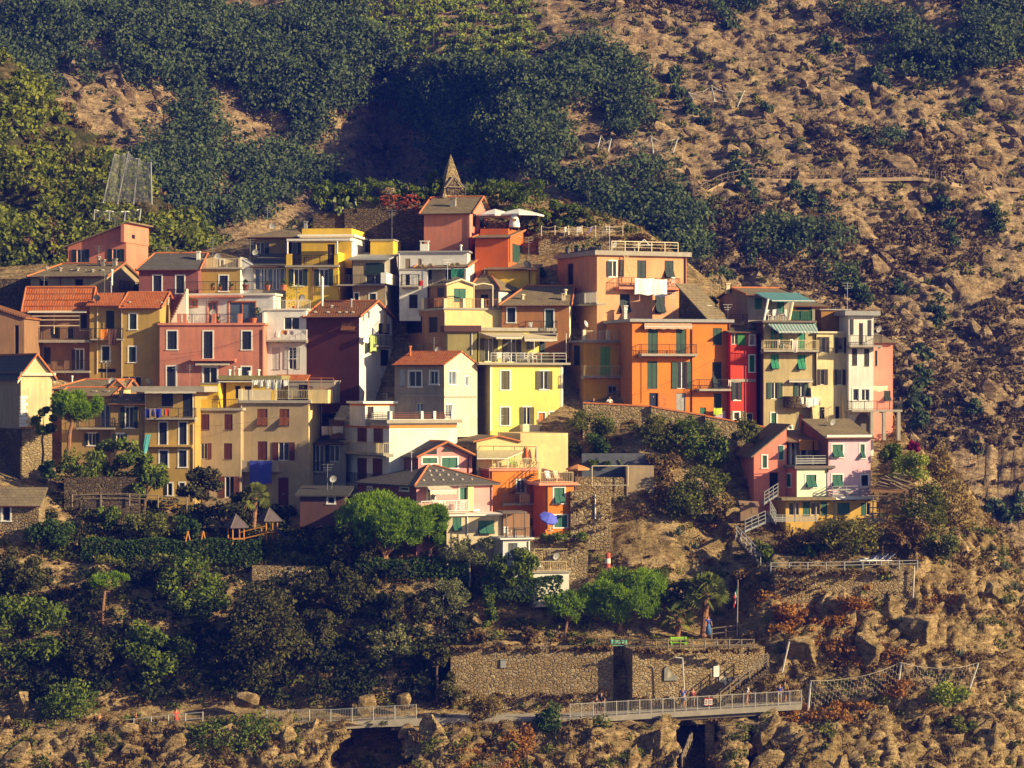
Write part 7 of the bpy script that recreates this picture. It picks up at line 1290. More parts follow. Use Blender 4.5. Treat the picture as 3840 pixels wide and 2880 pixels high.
for i, (a, b) in enumerate(zip(X, X[1:])):
    a = a-base+Vector((0, .1, 0)); b = b-base+Vector((0, .1, 0)); m.tube(a-up*.2, a+up*1.2, .09, None, 4); m.tube(a+up*1.1, b+up*1.1, .06, None, 4); m.tube(a+up*.55, b+up*.55, .05, None, 4); m.tube(b+up*.1+Vector((0, .1, 0)), b+Vector((1.0, 1.6, 1.7)), .05, None, 4)
mk('rail', m, M((.17,.12,.08), .9, .3), r); m = MB(); q = X[-3]-base; m.box((q.x-.4, q.y, q.z-3), (q.x+.4, q.y+.8, q.z-.4)); q = X[20]-base; m.box((q.x-.3, q.y, q.z-2.6), (q.x+.3, q.y+.8, q.z-.4)); mk('pillar', m, CONC, r)
# ---------------------------------------------------------------- single things
b = P(1690, 745, 253); sp = empty('stone_spire', b, .35, 'grey stone spire with a pointed gable at the very top of the hill', 'spire'); k = 253/F; hh = 148*k; m = MB(); w0, w1 = 48*k, 6*k
m.poly([(-w0, -w0, 0), (w0, -w0, 0), (w1, -w1, hh), (-w1, -w1, hh)]); m.poly([(w0, -w0, 0), (w0, w0, 0), (w1, w1, hh), (w1, -w1, hh)]); m.poly([(w0, w0, 0), (-w0, w0, 0), (-w1, w1, hh), (w1, w1, hh)]); m.poly([(-w0, w0, 0), (-w0, -w0, 0), (-w1, -w1, hh), (-w1, w1, hh)]); m.lathe([(w1*1.3, 0), (w1*.8, .25), (.02, .5)], (0, 0, hh-.02), 8); mk('shaft', m, STONEL, sp)
m = MB(); 
for s_ in (-1, 1): m.tube((s_*.95, -w0-.05, 1.0), (0, -w0*.55-.22, 2.15), .09)
m.tube((-.7, -w0-.05, 1.05), (.7, -w0-.05, 1.05), .06); mk('gable_frame', m, WOODG, sp); m = MB(); m.poly([(-.75, -w0*.98, .3), (.75, -w0*.98, .3), (.75, -w0*.9, 1.0), (0, -w0*.72, 1.95), (-.75, -w0*.9, 1.0)]); mk('niche', m, STONED, sp)
def lines(n, w, h, y): 
    m = MB()
    for i in range(n): m.box((-w*.4, y-.004, h*(.85-.6*i/n)), (w*(.4-.25*(i % 3 == 2)), y-.001, h*(.85-.6*i/n)+.02))
    return m
for x0, y0, x1, y1, c, l in ((2676,2497,2697,2538,(.8,.8,.78),'tall white notice on the stone wall beside the stair'), (2697,2536,2713,2559,(.62,.50,.30),'cream notice to the right below the tall white one'), (2715,2537,2724,2566,(.75,.74,.68),'narrow white notice right of the cream one'), (2731,2541,2742,2552,(.8,.78,.76),'smallest white notice, furthest right on the stone wall')):
    q0, q1, w0, w1 = W2.rect('F', x0, y0, x1, y1, .05); p = W2.Mw @ Vector(((q0+q1)/2, -.02, w0)); r = empty('notice_board', p, W2.yaw, l, 'notice'); m = MB(); m.box((-(q1-q0)/2, -.05, 0), ((q1-q0)/2, 0, w1-w0)); mk('board', m, M(c, .6, .04), r); mk('print', lines(6, q1-q0, w1-w0, -.05), M((.25,.25,.3)), r)
q0, q1, w0, w1 = W2.rect('F', 2490, 2496, 2541, 2552, .1); p = W2.Mw @ Vector((q0, -.02, w0)); r = empty('wall_plaque', p, W2.yaw, 'grey pointed plaque with a carved outline on the stone wall', 'plaque'); w_, h_ = q1-q0, w1-w0; m = MB(); pts = [(0, 0), (w_, 0), (w_, h_*.3), (w_*.72, h_*.42), (w_*.2, h_), (.02, h_*.8)]
m.poly([(a, -.12, b) for a, b in pts]); [m.poly([(a[0], -.12, a[1]), (b[0], -.12, b[1]), (b[0], .02, b[1]), (a[0], .02, a[1])]) for a, b in zip(pts, pts[1:]+pts[:1])]; mk('slab', m, M((.20,.19,.17), .8, .2), r); m = MB(); m.poly([(w_*.2, -.125, h_*.15), (w_*.5, -.125, h_*.25), (w_*.55, -.125, h_*.45), (w_*.3, -.125, h_*.75), (w_*.25, -.125, h_*.5)]); mk('carved_outline', m, CONC, r)
h0 = W1; q0, q1, w0, w1 = W1.rect('F', 1877, 2475, 1898, 2504, .1); m = MB(); m.box((q0, -.12, w0), (q1, -.01, w1)); m.box((q0-.02, -.16, w1), (q1+.02, -.01, w1+.04)); o = mk('meter_cabinet', m, LEAD); o.matrix_world = W1.Mw; tag(o, 'grey metal cabinet on the long dry stone wall', 'cabinet')
def bench(x, y, Y, c, label, w=1.35):
    r = empty('park_bench', P(x, y, Y), .1, label, 'bench'); mt = M(c, .5, .08); m = MB()
    for i in range(3): m.box((-w/2, -.25+i*.15, .42), (w/2, -.13+i*.15, .45))
    mk('seat', m, mt, r); m = MB()
    for i in range(2): m.box((-w/2, .2, .56+i*.18), (w/2, .23, .69+i*.18))
    mk('backrest', m, mt, r)
    for sx in (-1, 1): m = MB(); m.box((sx*w*.42-.04, -.24, 0), (sx*w*.42+.04, -.18, .42)); m.box((sx*w*.42-.04, .16, 0), (sx*w*.42+.04, .2, .9)); m.box((sx*w*.42-.04, -.24, .6), (sx*w*.42+.04, .2, .64)); mk('leg', m, mt, r)
bench(2322, 2440, 207.9, (.22,.52,.40), 'mint green bench by the park fence'); bench(2545, 2430, 208.0, (.30,.58,.03), 'lime green bench by the park fence', 1.4)
r = empty('flagpole', P(2764, 2375, 210.3), 0, 'slim pole flying the Italian tricolour by the upper fence', 'flagpole'); m = MB(); m.tube((0, 0, -.3), (.08, 0, 4.35), .04, .025); mk('pole', m, M((.5,.38,.33)), r)
for i, c in enumerate(((.02,.18,.05), (.75,.72,.68), (.6,.05,.03))):
    m = MB(); rows = [[(.06-.11*i-.11*u+.02*math.sin(v*6), .05*math.sin(v*5+i+u*3), 3.9-.35*i*.9-v*.95-u*.28) for u in (0, .5, 1)] for v in (0, .25, .5, .75, 1)]; m.grid(rows); mk('flag_band', m, M(c, .8, .1), r)
m = MB(); m.path([(0, 0, -.3), (-.18, 0, 3.05), (-.75, 0, 3.1)], .055); o = mk('lamp_post', m, M((.55,.53,.5))); o.location = P(2568, 2612, 204.5); tag(o, 'bent white pole standing against the stone wall', 'pole'); m = MB(); m.tube((0, 0, 0), (.55, -.1, 2.5), .07); o = mk('leaning_post', m, M((.6,.55,.52))); o.location = near_at(2932, 2500)+np.array([0, -.3, -.2]); tag(o, 'white post leaning on the slope above the footbridge', 'post'); m = MB(); m.tube((0, 0, -.2), (.1, 0, 2.4), .06); o = mk('white_post', m, M((.6,.56,.53))); o.location = P(3424, 2232, 211.2); tag(o, 'white upright post below the right end of the villa fence', 'post')
# playground in the lower garden
def playhouse(x, y, Y, label):
    r = empty('play_tower', P(x, y, Y), .5, label, 'playground'); OW = M((.36,.15,.025), .7, .15)  # tower wood darkened to stand in for shade, as is the roof
    for sx in (-1, 1):
        for sy in (-1, 1): m = MB(); m.box((sx*.5-.05, sy*.5-.05, -.3), (sx*.5+.05, sy*.5+.05, 1.35)); mk('leg', m, OW, r)
    m = MB(); m.box((-.55, -.55, .3), (.55, .55, .38)); mk('floor', m, OW, r); m = MB(); ap = (0, 0, 2.35); c = [(-.8, -.8, 1.3), (.8, -.8, 1.3), (.8, .8, 1.3), (-.8, .8, 1.3)]
    for i in range(4): m.slab([c[i], c[(i+1) % 4], ap], .06)
    mk('roof', m, M((.10,.075,.08), .8, .15), r); m = MB()
    for i in range(4): m.tube(c[i], ap, .04, None, 5)
    mk('roof_edge', m, CONCD, r); return r
playhouse(885, 2035, 214, 'left play tower with a pointed roof in the lower garden'); playhouse(1010, 2010, 215, 'right play tower with a pointed roof by the blue slide')
r = empty('play_bridge', P(945, 2030, 214.5), 0, 'orange wooden ramp between the two play towers', 'playground'); m = MB(); m.slab([(-1.0, -.3, .2), (1.2, -.3, .75), (1.2, .3, .75), (-1.0, .3, .2)], .08); mk('deck', m, M((.52,.22,.03), .7, .15), r); m = MB(); m.tube((-1, -.3, .75), (1.2, -.3, 1.3), .04); m.tube((-1, -.3, .2), (-1, -.3, .75), .04); m.tube((1.2, -.3, .75), (1.2, -.3, 1.3), .04); mk('handrail', m, M((.52,.22,.03), .7, .15), r)
m = MB(); m.grid([[(0, -.25, 1.0), (.5, -.25, .55), (1.0, -.25, .12), (1.2, -.25, .08)], [(0, 0, .92), (.5, 0, .47), (1.0, 0, .04), (1.2, 0, .0)], [(0, .25, 1.0), (.5, .25, .55), (1.0, .25, .12), (1.2, .25, .08)]]); o = mk('slide', m, M((.02,.06,.30), .4, .1)); o.location = P(1028, 2020, 214.6); tag(o, 'small blue slide beside the right play tower', 'slide')
for x, l in ((704, 'left orange end frame of the garden swing'), (762, 'right orange end frame of the garden swing')): m = MB(); m.tube((-.3, 0, -.2), (0, 0, 1.25), .06); m.tube((.3, .2, -.2), (0, 0, 1.25), .06); o = mk('swing_frame', m, M((.52,.22,.03), .7, .15)); o.location = P(x, 2048, 213.4); tag(o, l, 'swing')
# parasols, loungers, chairs, pots on the terraces
p = P(2166, 1818, 219.6); parasol(p, 1.0, 1.75, M((.62,.26,.10)), 'faded orange parasol at the corner of the bright orange house', drop=.35); p = P(2063, 1992, 215.6); parasol(p, .82, 1.35, M((.10,.12,.62)), 'tilted blue parasol in front of the bright orange house', tilt=(32, 22), drop=.3, pole=WHITE)
org(1200, 1600, 2.212)
parasol(place_on(HO, 1712, 345, -2.5), .5, 1.9, M((.75,.14,.02)), 'closed orange parasol on the upper orange terrace', closed=True); parasol(place_on(HO, 1795, 345, -2.2), .5, 1.9, M((.5,.42,.36)), 'closed chequered parasol at the terrace corner', closed=True)
chair(place_on(HO, 1740, 345, -1.6), 1.0, WOODG, 'wooden chair by the closed parasols on the orange terrace'); chair(place_on(HO, 1690, 345, -1.5), 4.0, WOODG, 'wooden chair left of the closed parasols on the orange terrace'); chair(place_on(HO, 1600, 345, -1.6), .4, M((.35,.55,.12)), 'pale green chair in the middle of the orange terrace'); table(place_on(HO, 1520, 345, -1.6), 0, WHITE, 'low white table on the orange terrace', 1.0, .6)
def deckchair(p, rz, mat, label, group=None):
    r = empty('deck_chair', p, rz, label, 'deck chair', group); m = MB()
    for sx in (-1, 1): m.tube((sx*.28, -.5, .05), (sx*.28, .45, 1.0), .025); m.tube((sx*.26, .5, .0), (sx*.26, -.35, .55), .025)
    mk('frame', m, M((.45,.20,.06)), r); m = MB(); rows = [[(-.26, y, z), (.26, y, z)] for y, z in ((-.4, .42), (-.2, .28), (.05, .35), (.25, .62), (.43, .98))]; m.grid(rows); mk('sling', m, mat, r); return r
deckchair(place_on(HOW, 1905, 464, -.9), .6, WHITE, 'left white deck chair on the orange front terrace'); deckchair(place_on(HOW, 1975, 464, -.9), .6, M((.72,.52,.40)), 'right striped deck chair on the orange front terrace')
chair(place_on(HPK, 1015, 708, .7), .8, WHITE, 'white chair on the pink balcony under the cream awning'); chair(place_on(HPK, 1140, 708, .7), 5, WHITE, 'white chair at the right end of the pink balcony'); table(place_on(HPK, 1085, 708, .6), 0, WHITE, 'white table on the pink balcony', .8, .5)
chair(place_on(HSW, 1555, 925, -.7), .7, WHITE, 'white chair on the small white house terrace'); table(place_on(HSW, 1660, 925, -.9), 0, M((.05,.08,.09)), 'table under a dark cloth on the small white house terrace', 1.0, .7); chair(place_on(HSH, 1800, 1200, -.9), 1, WHITE, 'white chair on the shed roof terrace'); chair(place_on(HSH, 1905, 1200, -.9), 3, WOODG, 'wooden chair on the shed roof terrace')
def pot(p, r_, label, ph=.5, mat=TERRA, leaf=L_GREEN, group=None):
    r = empty('potted_plant', p, random.uniform(0, 6), label, 'plant', group); m = MB(); m.lathe([(r_*.7, 0), (r_, r_*1.5), (r_*1.08, r_*1.5), (r_*1.08, r_*1.7), (r_*.9, r_*1.68), (.01, r_*1.6)], n=12); mk('pot', m, mat, r); V, t, L = crown(ph*.55, ph*.55, ph*.6, 6, 150, .08); mk('foliage', quads('foliage', V+np.array([0, 0, r_*1.6+ph*.5]), t), leaf, r); return r
org(700, 800)
for x, y, r_, ph, l in ((270,800,.2,.35,'small pot left of the glazed veranda rail'), (345,800,.2,.3,'square terracotta pot on the white house roof rail'), (455,800,.2,.45,'pot with dark leaves on the white house roof rail'), (612,800,.32,.55,'largest terracotta pot on the white house roof rail'), (835,800,.3,.45,'wide terracotta trough on the white house roof'), (1005,800,.3,.6,'terracotta pot at the right end of the white house roof')): pot(place_on(HW, x, y, -.5), r_, l, ph)
p = place_on(HT, 690, 1150, -.9); r = pot(p, .33, 'potted palm on the rose pink roof terrace', 1.3, TERRA, L_HEDGE); pot(place_on(HT, 320, 1150, -.9), .2, 'small pot beside the brick framed door', .4); table(place_on(HT, 60, 1150, -1.0), 0, WHITE, 'white table on the rose pink roof terrace', .9, .5)
table(place_on(HY, 1300, 535, -1.3), 0, BROWNP, 'dark table on the bright yellow top terrace', 1.6, .8); p = place_on(HT, 1105, 1000, -1); pot(Vector((p.x, p.y+1.2, p.z)), .22, 'bamboo in a pot on the narrow white terrace', 2.2, TERRA, L_VINE); m = MB(); m.lathe([(.09, 0), (.12, .8), (.13, 2.6), (.03, 2.75)], n=8); o = mk('furled_parasol', m, WHITE); o.location = Pg(1405, 960, 238.5); tag(o, 'tall white furled parasol left of the old tile roof', 'parasol')
org(2050, 800)
for i, x in enumerate((230, 320, 390, 460, 505, 545)): pot(place_on(HAPR, 555+i*2, 392, -.4)+Vector((-(560-x)/2.765*238/F, 1.2+.9*(555-x)/100, 0)), .26, ['first dark planter from the left on the apricot roof', 'second dark planter from the left on the apricot roof', 'third dark planter from the left on the apricot roof', 'planter with a tall palm shoot on the apricot roof', 'dark planter beside the palm shoot on the apricot roof', 'dark planter nearest the apricot roof railing'][i], .4 if i != 3 else 1.2, M((.10,.11,.13)))
m = MB(); m.box((-.9, -.3, .5), (.9, .3, .55)); m.tube((-.5, 0, .55), (.1, 0, 1.1), .05); m.tube((.6, 0, .55), (.1, 0, 1.1), .05)
for sx in (-.8, .8): m.tube((sx, 0, 0), (sx, 0, .5), .04)
o = mk('roof_workbench', m, WHITE); o.location = place_on(HAPR, 1000, 392, -2.0); tag(o, 'white folding table with a trestle on the apricot roof', 'table')
chair(place_on(HAPR, 1290, 765, .5), 4, WHITE, 'white chair at the right end of the apricot balcony'); org(0, 0, 1)
for i, (x, l) in enumerate(((2128, 'white chair nearest the spiky plant on the rope-railed terrace'), (2172, 'white chair left of the blue towel on the rope-railed terrace'), (2262, 'grey folding chair at the right end of the rope-railed terrace'))): chair(P(x, 887, 250.3), 1.2+2*i, WHITE if i < 2 else CONC, l)
table(P(2150, 887, 250.8), 0, WHITE, 'white table on the rope-railed terrace', 1.4, .8); deckchair(P(2205, 887, 250.2), 4.4, M((.16,.16,.50)), 'deck chair with a blue and white towel on the rope-railed terrace')
def lounger(p, rz, label, group): 
    r = empty('sun_lounger', p, rz, label, 'sun lounger', group); m = MB(); m.box((-.3, -.9, .25), (.3, .35, .29)); mk('bed', m, M((.25,.27,.42)), r); m = MB(); m.slab([(-.3, .36, .29), (.3, .36, .29), (.3, .85, .65), (-.3, .85, .65)], .04); mk('backrest', m, M((.25,.27,.42)), r)
    for sx in (-1, 1): m = MB(); m.tube((sx*.31, -.92, .27), (sx*.31, .88, .27), .025); m.tube((sx*.31, -.7, 0), (sx*.31, -.7, .27), .02); m.tube((sx*.31, .5, 0), (sx*.31, .5, .27), .02); mk('side_frame', m, WHITE, r)
    return r
l0 = lounger(P(3250, 2112, 213.5), -1.1, 'blue sun lounger with a white frame on the villa terrace', 'sun loungers on the villa terrace')
for x, y, Y in ((3278,2113,213.5), (3305,2114,213.5), (3268,2105,214.4), (3293,2105,214.4), (3318,2105,214.4)): dup(l0, P(x, y, Y), -1.1)
m = MB(); m.slab([(-1.1, 0, 1.7), (1.1, 0, 1.7), (1.4, 1.6, 2.1), (-.9, 1.6, 2.1)], .1); m.box((-1.2, .1, 0), (-1.05, .3, 1.6)); m.box((1.1, .1, 0), (1.25, .3, 1.6)); m.box((-1.05, .9, 0), (1.1, 1.0, 1.6)); o = mk('garden_shelter', m, STONED); o.location = P(3362, 2112, 214.2); tag(o, 'dark open shelter at the right end of the villa terrace', 'shelter'); m = MB(); m.lathe([(.2, 0), (.42, .25), (.4, .55), (.25, .7), (.01, .72)], n=12); o = mk('clay_jar', m, TERRA, None, None, True); o.location = P(3353, 2048, 215.5); tag(o, 'round terracotta jar above the dark villa shelter', 'jar')
m = MB(); m.box((-.75, -.5, -.5), (.75, .4, .75)); m.slab([(-.85, -.6, .95), (.85, -.6, .8), (.85, .5, 1.1), (-.85, .5, 1.2)], .08); m.box((.2, -.52, .1), (.6, -.49, .5)); o = mk('outdoor_oven', m, plaster((.35,.22,.13), .7)); o.location = P(2808, 1930, 219.5); tag(o, 'small masonry barbecue left of the villa stair', 'barbecue')
m = MB(); m.path([(0, 0, 0), (0, 0, 1.75), (3.1, .2, 1.75), (3.1, .2, 0)], .04); m.path([(0, 0, .1), (3.1, .2, .1)], .03); o = mk('wire_pergola', m, M((.6,.52,.42))); o.location = P(2220, 1824, 220.6); tag(o, 'pale metal pergola frame on the cliff terrace', 'pergola')
m = MB(); m.lathe([(.2, 0), (.2, 1.2), (.01, 1.25)], n=10); o = mk('marker_post', m, M((.5,.10,.06))); o.location = P(2280, 2128, 213.8); tag(o, 'red and white striped marker above the broad pine', 'marker'); m = MB(); m.lathe([(.205, .35), (.205, .75)], n=10); mk('white_band', m, WHITE, o)
# scaffold of old timber right of the villa
r = empty('timber_shed', P(3330, 1930, 219), 0, 'tumbledown timber frame with shaded openings right of the villa', 'shed'); m = MB(); random.seed(4)
for i in range(5): m.tube((-1.3+.6*i, .2*(i % 2), -.6), (-1.25+.6*i, .2*(i % 2), 1.9), .05)
for k in range(4): m.tube((-1.5, -.05, .1+.5*k), (1.6, .0, .2+.5*k+random.uniform(-.2, .2)), .045)
mk('frame', m, WOODG, r); m = MB(); m.slab([(-1.5, -.3, 2.0), (1.7, -.3, 1.9), (1.7, 1.4, 2.3), (-1.5, 1.4, 2.4)], .08); mk('roof', m, WOOD, r)
for a in ((-60,-.4,2.3),): pass
m = MB()
for i in range(9): a = Vector((random.uniform(-1.2, .6), random.uniform(-.3, .3), 2.6+.12*i)); m.tube(a, a+Vector((random.uniform(1, 2), .2, random.uniform(-.9, -.3))), .05)
mk('loose_plank', m, WOODG, r)

for a, b, sg, l in (((780,922,244.5), (985,925,247), .25, 'cable strung from the plum house to the ochre hipped house'), ((640,1330,234.9), (985,1245,234.6), .4, 'cable sagging across the rose pink house front'), ((2120,1235,228), (2200,1275,232), .3, 'cable between the brown-orange house and the amber terrace'), ((2250,1515,229), (2700,1335,229), .5, 'thin cable in front of the tangerine house'), ((560,1590,225), (1060,1560,227.5), .5, 'cable crossing the beige house front')):
    A_, B_ = P(*a), P(*b); m = MB(); pts = [(B_-A_)*(i/12)-Vector((0, 0, sg*4*(i/12)*(1-i/12))) for i in range(13)]; m.path(pts, .014, 4); o = mk('overhead_cable', m, IRON); o.location = A_; tag(o, l, 'cable')
# ---------------------------------------------------------------- people
SKIN = M((.50,.26,.16), .6, .06); HAIRD = M((.035,.02,.012), .7, .2); HAIRB = M((.16,.08,.03), .7, .2)
def skinned(name, nodes, edges, mat, parent, root=0):
    """one continuous surface grown over a skeleton of joints (position, radius)"""
    bm = bmesh.new(); sk = bm.verts.layers.skin.verify(); vs = []
    for i, (p, r) in enumerate(nodes):
        v = bm.verts.new(p); v[sk].radius = (r, r) if not hasattr(r, '__len__') else r; v[sk].use_root = (i == root); vs.append(v)
    for a, b in edges: bm.edges.new((vs[a], vs[b]))
    me = bpy.data.meshes.new(name); bm.to_mesh(me); bm.free(); o = mk(name, me, mat, parent); o.modifiers.new('skin', 'SKIN').use_smooth_shade = True; s = o.modifiers.new('sub', 'SUBSURF'); s.levels = 1; s.render_levels = 1; return o
def person(px, py, Y, hgt, rz, label, top, bottom, hair=HAIRD, walk=.12, lean=0., arms=(.1, .1), skirt=False, sleeves=True, longhair=False, fold=False):
    k = hgt/1.75; r = empty('person', P(px, py, Y), rz, label, 'person'); V = lambda x, y, z: Vector((x*k, (y-lean*max(0, z-.9))*k, z*k))
    N = []; E = []
    def add(p, rad, par=None): N.append((p, rad*k if not hasattr(rad, '__len__') else tuple(q*k for q in rad))); (E.append((par, len(N)-1)) if par is not None else None); return len(N)-1
    pel = add(V(0, 0, .95), (.135, .10)); wa = add(V(0, 0, 1.1), (.125, .09), pel); ch = add(V(0, .01, 1.3), (.15, .10), wa); nk = add(V(0, 0, 1.46), .055, ch); hd = add(V(0, -.02, 1.56), (.07, .085), nk); ht = add(V(0, -.005, 1.69), (.072, .09), hd)
    A = {}
    for s, a in ((-1, arms[0]), (1, arms[1])):
        sh = add(V(s*.17, .01, 1.4), .058, ch); el = add(V(s*(.23+a*.3), -.02-a*.1, 1.13+a*.12), .042, sh); wp = V(s*(.25+a*.1 if not fold else .06), -.06-a*.9 if not fold else -.2, .90+a*.6 if not fold else 1.14); wr = add(wp, .03, el); pm = add(wp+V(s*.01, -.02, -.07)-V(0, 0, 0), (.038, .02), wr); A[s] = (sh, el, wr)
        for f in range(4): b = N[pm][0]+Vector(((f-1.5)*.017*k, -.006*k, -.035*k)); q = add(b, .0095, pm); add(b+Vector((0, -.016*k, (-.035-.006*(f in (1, 2)))*k)), .008, q)
        t = add(N[pm][0]+Vector((-s*.035*k, -.02*k, -.005*k)), .0105, pm); add(N[t][0]+Vector((-s*.01*k, -.015*k, -.03*k)), .009, t)
    Lg = {}
    for s in (-1, 1):
        w = walk*s; hp = add(V(s*.09, 0, .88), .085, pel); kn = add(V(s*.1, -.03-w*.6, .49), .056, hp); an = add(V(s*.1, .02-w*.9+abs(w)*.1, .085), .037, kn); add(V(s*.11, -.13-w*.9, .035), (.038, .028), an); Lg[s] = (hp, kn, an)
    skinned('person_body', N, E, SKIN, r)
    g = lambda i, d=0.: (N[i][0], tuple(q+d*k for q in (N[i][1] if hasattr(N[i][1], '__len__') else (N[i][1],)*2)))
    n2 = [(V(0, 0, .90), (.15*k, .115*k)), g(wa, .018), g(ch, .018), (V(0, 0, 1.42), (.075*k, .07*k))]; e2 = [(0, 1), (1, 2), (2, 3)]
    if sleeves:
        for s in (-1, 1): a, b, c = A[s]; n2 += [g(a, .014), (N[a][0].lerp(N[b][0], .75), .062*k)]; e2 += [(2, len(n2)-2), (len(n2)-2, len(n2)-1)]
    skinned('shirt', n2, e2, top, r)
    if skirt: m = MB(); m.lathe([(.15*k, 1.0*k), (.2*k, .75*k), (.25*k, skirt*k), (.2*k, skirt*k+.01)], n=14); mk('skirt', m, bottom, r, None, True)
    else:
        n3 = [(V(0, 0, .97), (.148*k, .112*k))]; e3 = []
        for s in (-1, 1): a, b, c = Lg[s]; n3 += [g(a, .022), (N[a][0].lerp(N[b][0], .85), .08*k)]; e3 += [(0, len(n3)-2), (len(n3)-2, len(n3)-1)]
        skinned('shorts', n3, e3, bottom, r)
    h = [(N[ht][0]+Vector((0, .025*k, .012*k)), (.078*k, .088*k)), (N[hd][0]+Vector((0, .05*k, .03*k)), (.066*k, .055*k))]; he = [(0, 1)]
    if longhair: h.append((N[nk][0]+Vector((0, .075*k, -.08*k)), (.06*k, .035*k))); he.append((1, 2))
    skinned('hair', h, he, hair, r); c = N[ht][0].lerp(N[hd][0], .45); f = MB()
    for s in (-1, 1): f.lathe([(.001, .012*k), (.011*k, .006*k), (.011*k, -.004*k), (.001, -.01*k)], c+Vector((s*.03*k, -.083*k, .005*k)), 6); f.box(c+Vector((s*.078*k-.006, -.01, -.03*k)), c+Vector((s*.078*k+.006, .02, .03*k)))
    f.box(c+Vector((-.022*k, -.09*k, -.058*k)), c+Vector((.022*k, -.075*k, -.05*k))); f.tube(c+Vector((0, -.08*k, .0)), c+Vector((0, -.105*k, -.03*k)), .008*k, .014*k); mk('face', f, M((.22,.09,.06), .6), r); return r
BLK = M((.02,.02,.022)); BLUE = M((.03,.07,.42)); REDM = M((.30,.05,.04)); WHT = M((.75,.72,.7)); OLV = M((.30,.22,.05)); DNM = M((.05,.07,.13)); REDB = M((.60,.05,.03)); GRY = M((.25,.25,.26)); BLS = M((.06,.15,.38)); ORT = M((.5,.2,.08))
yb = lambda px: 202.6+.6*(px-2138)/868; zb = lambda px: 2692-52*(px-2138)/868
for a in ((2234, .75, 1.62, .5, 'person in black leaning on the left end of the footbridge railing', BLK, BLK, HAIRB, .02, .25, (.3, .3)), (2256, .8, 1.8, -.3, 'tall person in black beside the one leaning on the footbridge', BLK, BLK, HAIRD, .02, .08, (.1, .2)), (2560, 1.6, 1.78, 3.0, 'person in a bright blue shirt seen from behind on the footbridge', BLUE, DNM, HAIRD, .1, 0, (.25, .2)), (2598, 1.5, 1.66, 3.3, 'person in a dark red top on the footbridge', REDM, GRY, HAIRB, .12, 0, (.1, .15)), (2801, 1.5, 1.66, 2.0, 'person in a white shirt at the foot of the stairway', WHT, ORT, HAIRD, .15, 0, (.2, .1)), (2924, 1.4, 1.6, 3.0, 'person with a blue bag at the right end of the footbridge', BLUE, GRY, HAIRD, .1, 0, (.1, .1)), (2943, 1.8, 1.72, 2.8, 'person in a mustard shirt at the right end of the footbridge', OLV, DNM, HAIRD, .1, 0, (.1, .1))):
    Yp = yb(a[0])+a[1]; person(a[0], CY+(zb(a[0])-CY)*yb(a[0])/Yp, Yp, *a[2:])
person(661, 2733, 204.3, 1.68, 1.0, 'woman in a red dress carrying a white bag on the path', REDB, REDB, HAIRB, .12, 0, (.15, .1), .45, longhair=True); m = MB(); m.box((-.1, -.05, 0), (.1, .05, .26)); m.tube((-.06, 0, .26), (0, 0, .38), .008, None, 4); m.tube((.06, 0, .26), (0, 0, .38), .008, None, 4); o = mk('shopping_bag', m, WHT); o.location = P(649, 2722, 204.15); tag(o, 'white bag carried by the woman in red', 'bag')
person(509, 2748, 204.4, 1.66, 1.3, 'walker in a red top on the path left of the woman in red', REDM, GRY, HAIRB, .15, 0, (.2, .15)); person(373, 2752, 204.4, 1.7, 1.4, 'walker in orange near the left tree on the path', ORT, ORT, HAIRB, .15, 0, (.2, .2)); person(2656, 2384, 210.0, 1.68, .4, 'woman in a long blue dress standing beside the tall palm', M((.03,.05,.28)), BLS, HAIRD, .03, 0, (.1, .1), .12, longhair=True)
person(2285, 1556, 230.6, 1.7, .3, 'person with pale clothes looking over the street wall by the white door', WHT, DNM, HAIRB, .03, .15, (.3, .3), fold=True); person(2227, 1560, 230.6, 1.65, -.3, 'person with dark clothes behind the left end of the street wall', BLK, BLK, HAIRD, .02, .1, (.2, .2))
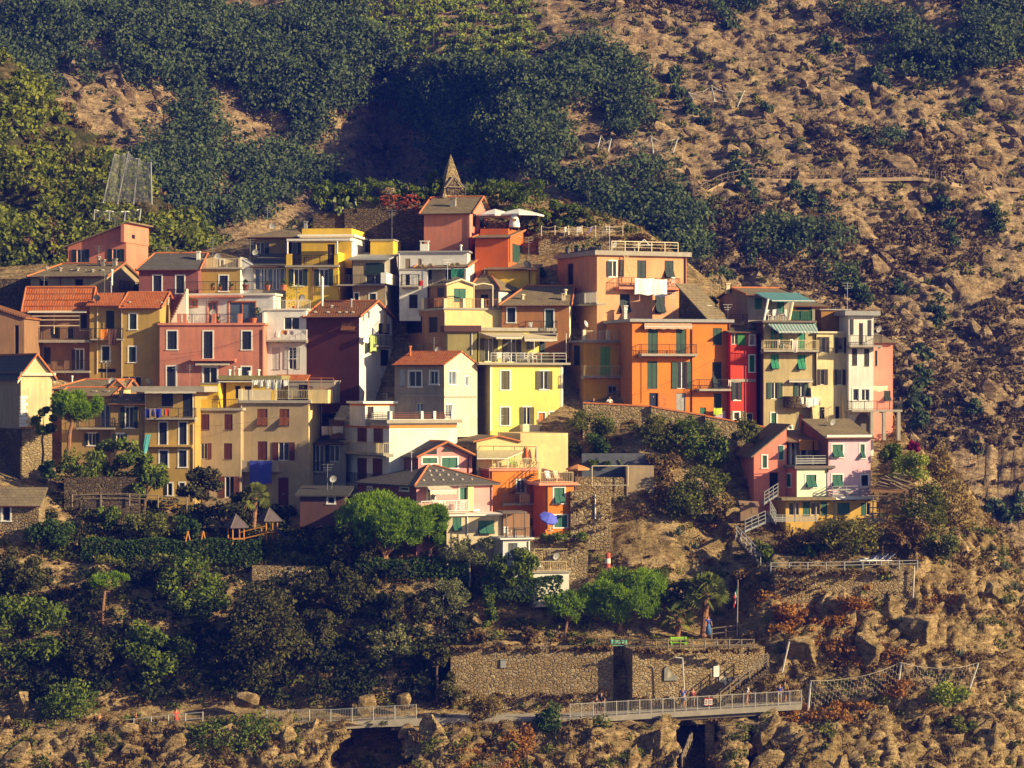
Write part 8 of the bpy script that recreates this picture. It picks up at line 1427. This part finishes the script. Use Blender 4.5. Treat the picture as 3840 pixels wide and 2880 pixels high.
# ---------------------------------------------------------------- light, air, camera
w = bpy.data.worlds.new('World'); S.world = w; w.use_nodes = True; nt = w.node_tree; bg = nt.nodes['Background']
sky = nt.nodes.new('ShaderNodeTexSky'); sky.sky_type = 'NISHITA'; sky.sun_disc = False; bg.inputs['Strength'].default_value = .052
az = math.radians(68); el = math.radians(20); sd = Vector((math.sin(az)*math.cos(el), -math.cos(az)*math.cos(el), math.sin(el)))
sky.sun_elevation = el; sky.sun_rotation = math.atan2(sd.x, sd.y); nt.links.new(sky.outputs[0], bg.inputs['Color'])
ld = bpy.data.lights.new('sun', 'SUN'); ld.energy = 5.0; ld.angle = math.radians(.5); ld.color = (1, .80, .43); lo = bpy.data.objects.new('sun', ld); COL.objects.link(lo); lo.rotation_euler = sd.to_track_quat('Z', 'Y').to_euler()
cd = bpy.data.cameras.new('camera'); cd.sensor_width = 36; cd.lens = 36*F/3840; cd.clip_end = 3000; cd.clip_start = 1; co = bpy.data.objects.new('camera', cd); COL.objects.link(co)
co.location = (0, 0, CZ); co.rotation_euler = (math.pi/2, 0, 0); S.camera = co
HAZE = .00028
if HAZE:
    mb = MB(); mb.box((-165, -12, -20), (178, 470, 155)); m = bpy.data.materials.new('air'); m.use_nodes = True; nt = m.node_tree
    for n in list(nt.nodes):
        if n.type == 'BSDF_PRINCIPLED': nt.nodes.remove(n)
    pv = nt.nodes.new('ShaderNodeVolumePrincipled'); pv.inputs['Color'].default_value = (.03, .10, 1, 1); pv.inputs['Density'].default_value = HAZE; pv.inputs['Anisotropy'].default_value = 0
    nt.links.new(pv.outputs[0], nt.nodes['Material Output'].inputs['Volume']); o = mk('haze', mb, m); o['kind'] = 'stuff'; o['label'] = 'thin bluish haze in the air before the mountain'; o['category'] = 'haze'
S.view_settings.view_transform = 'Standard'; S.view_settings.look = 'None'; S.view_settings.exposure = .9; S.view_settings.gamma = 1
S.cycles.max_bounces = 5; S.cycles.diffuse_bounces = 2; S.cycles.glossy_bounces = 2; S.cycles.transmission_bounces = 2; S.cycles.volume_bounces = 0; S.cycles.transparent_max_bounces = 4
S.cycles.use_denoising = True
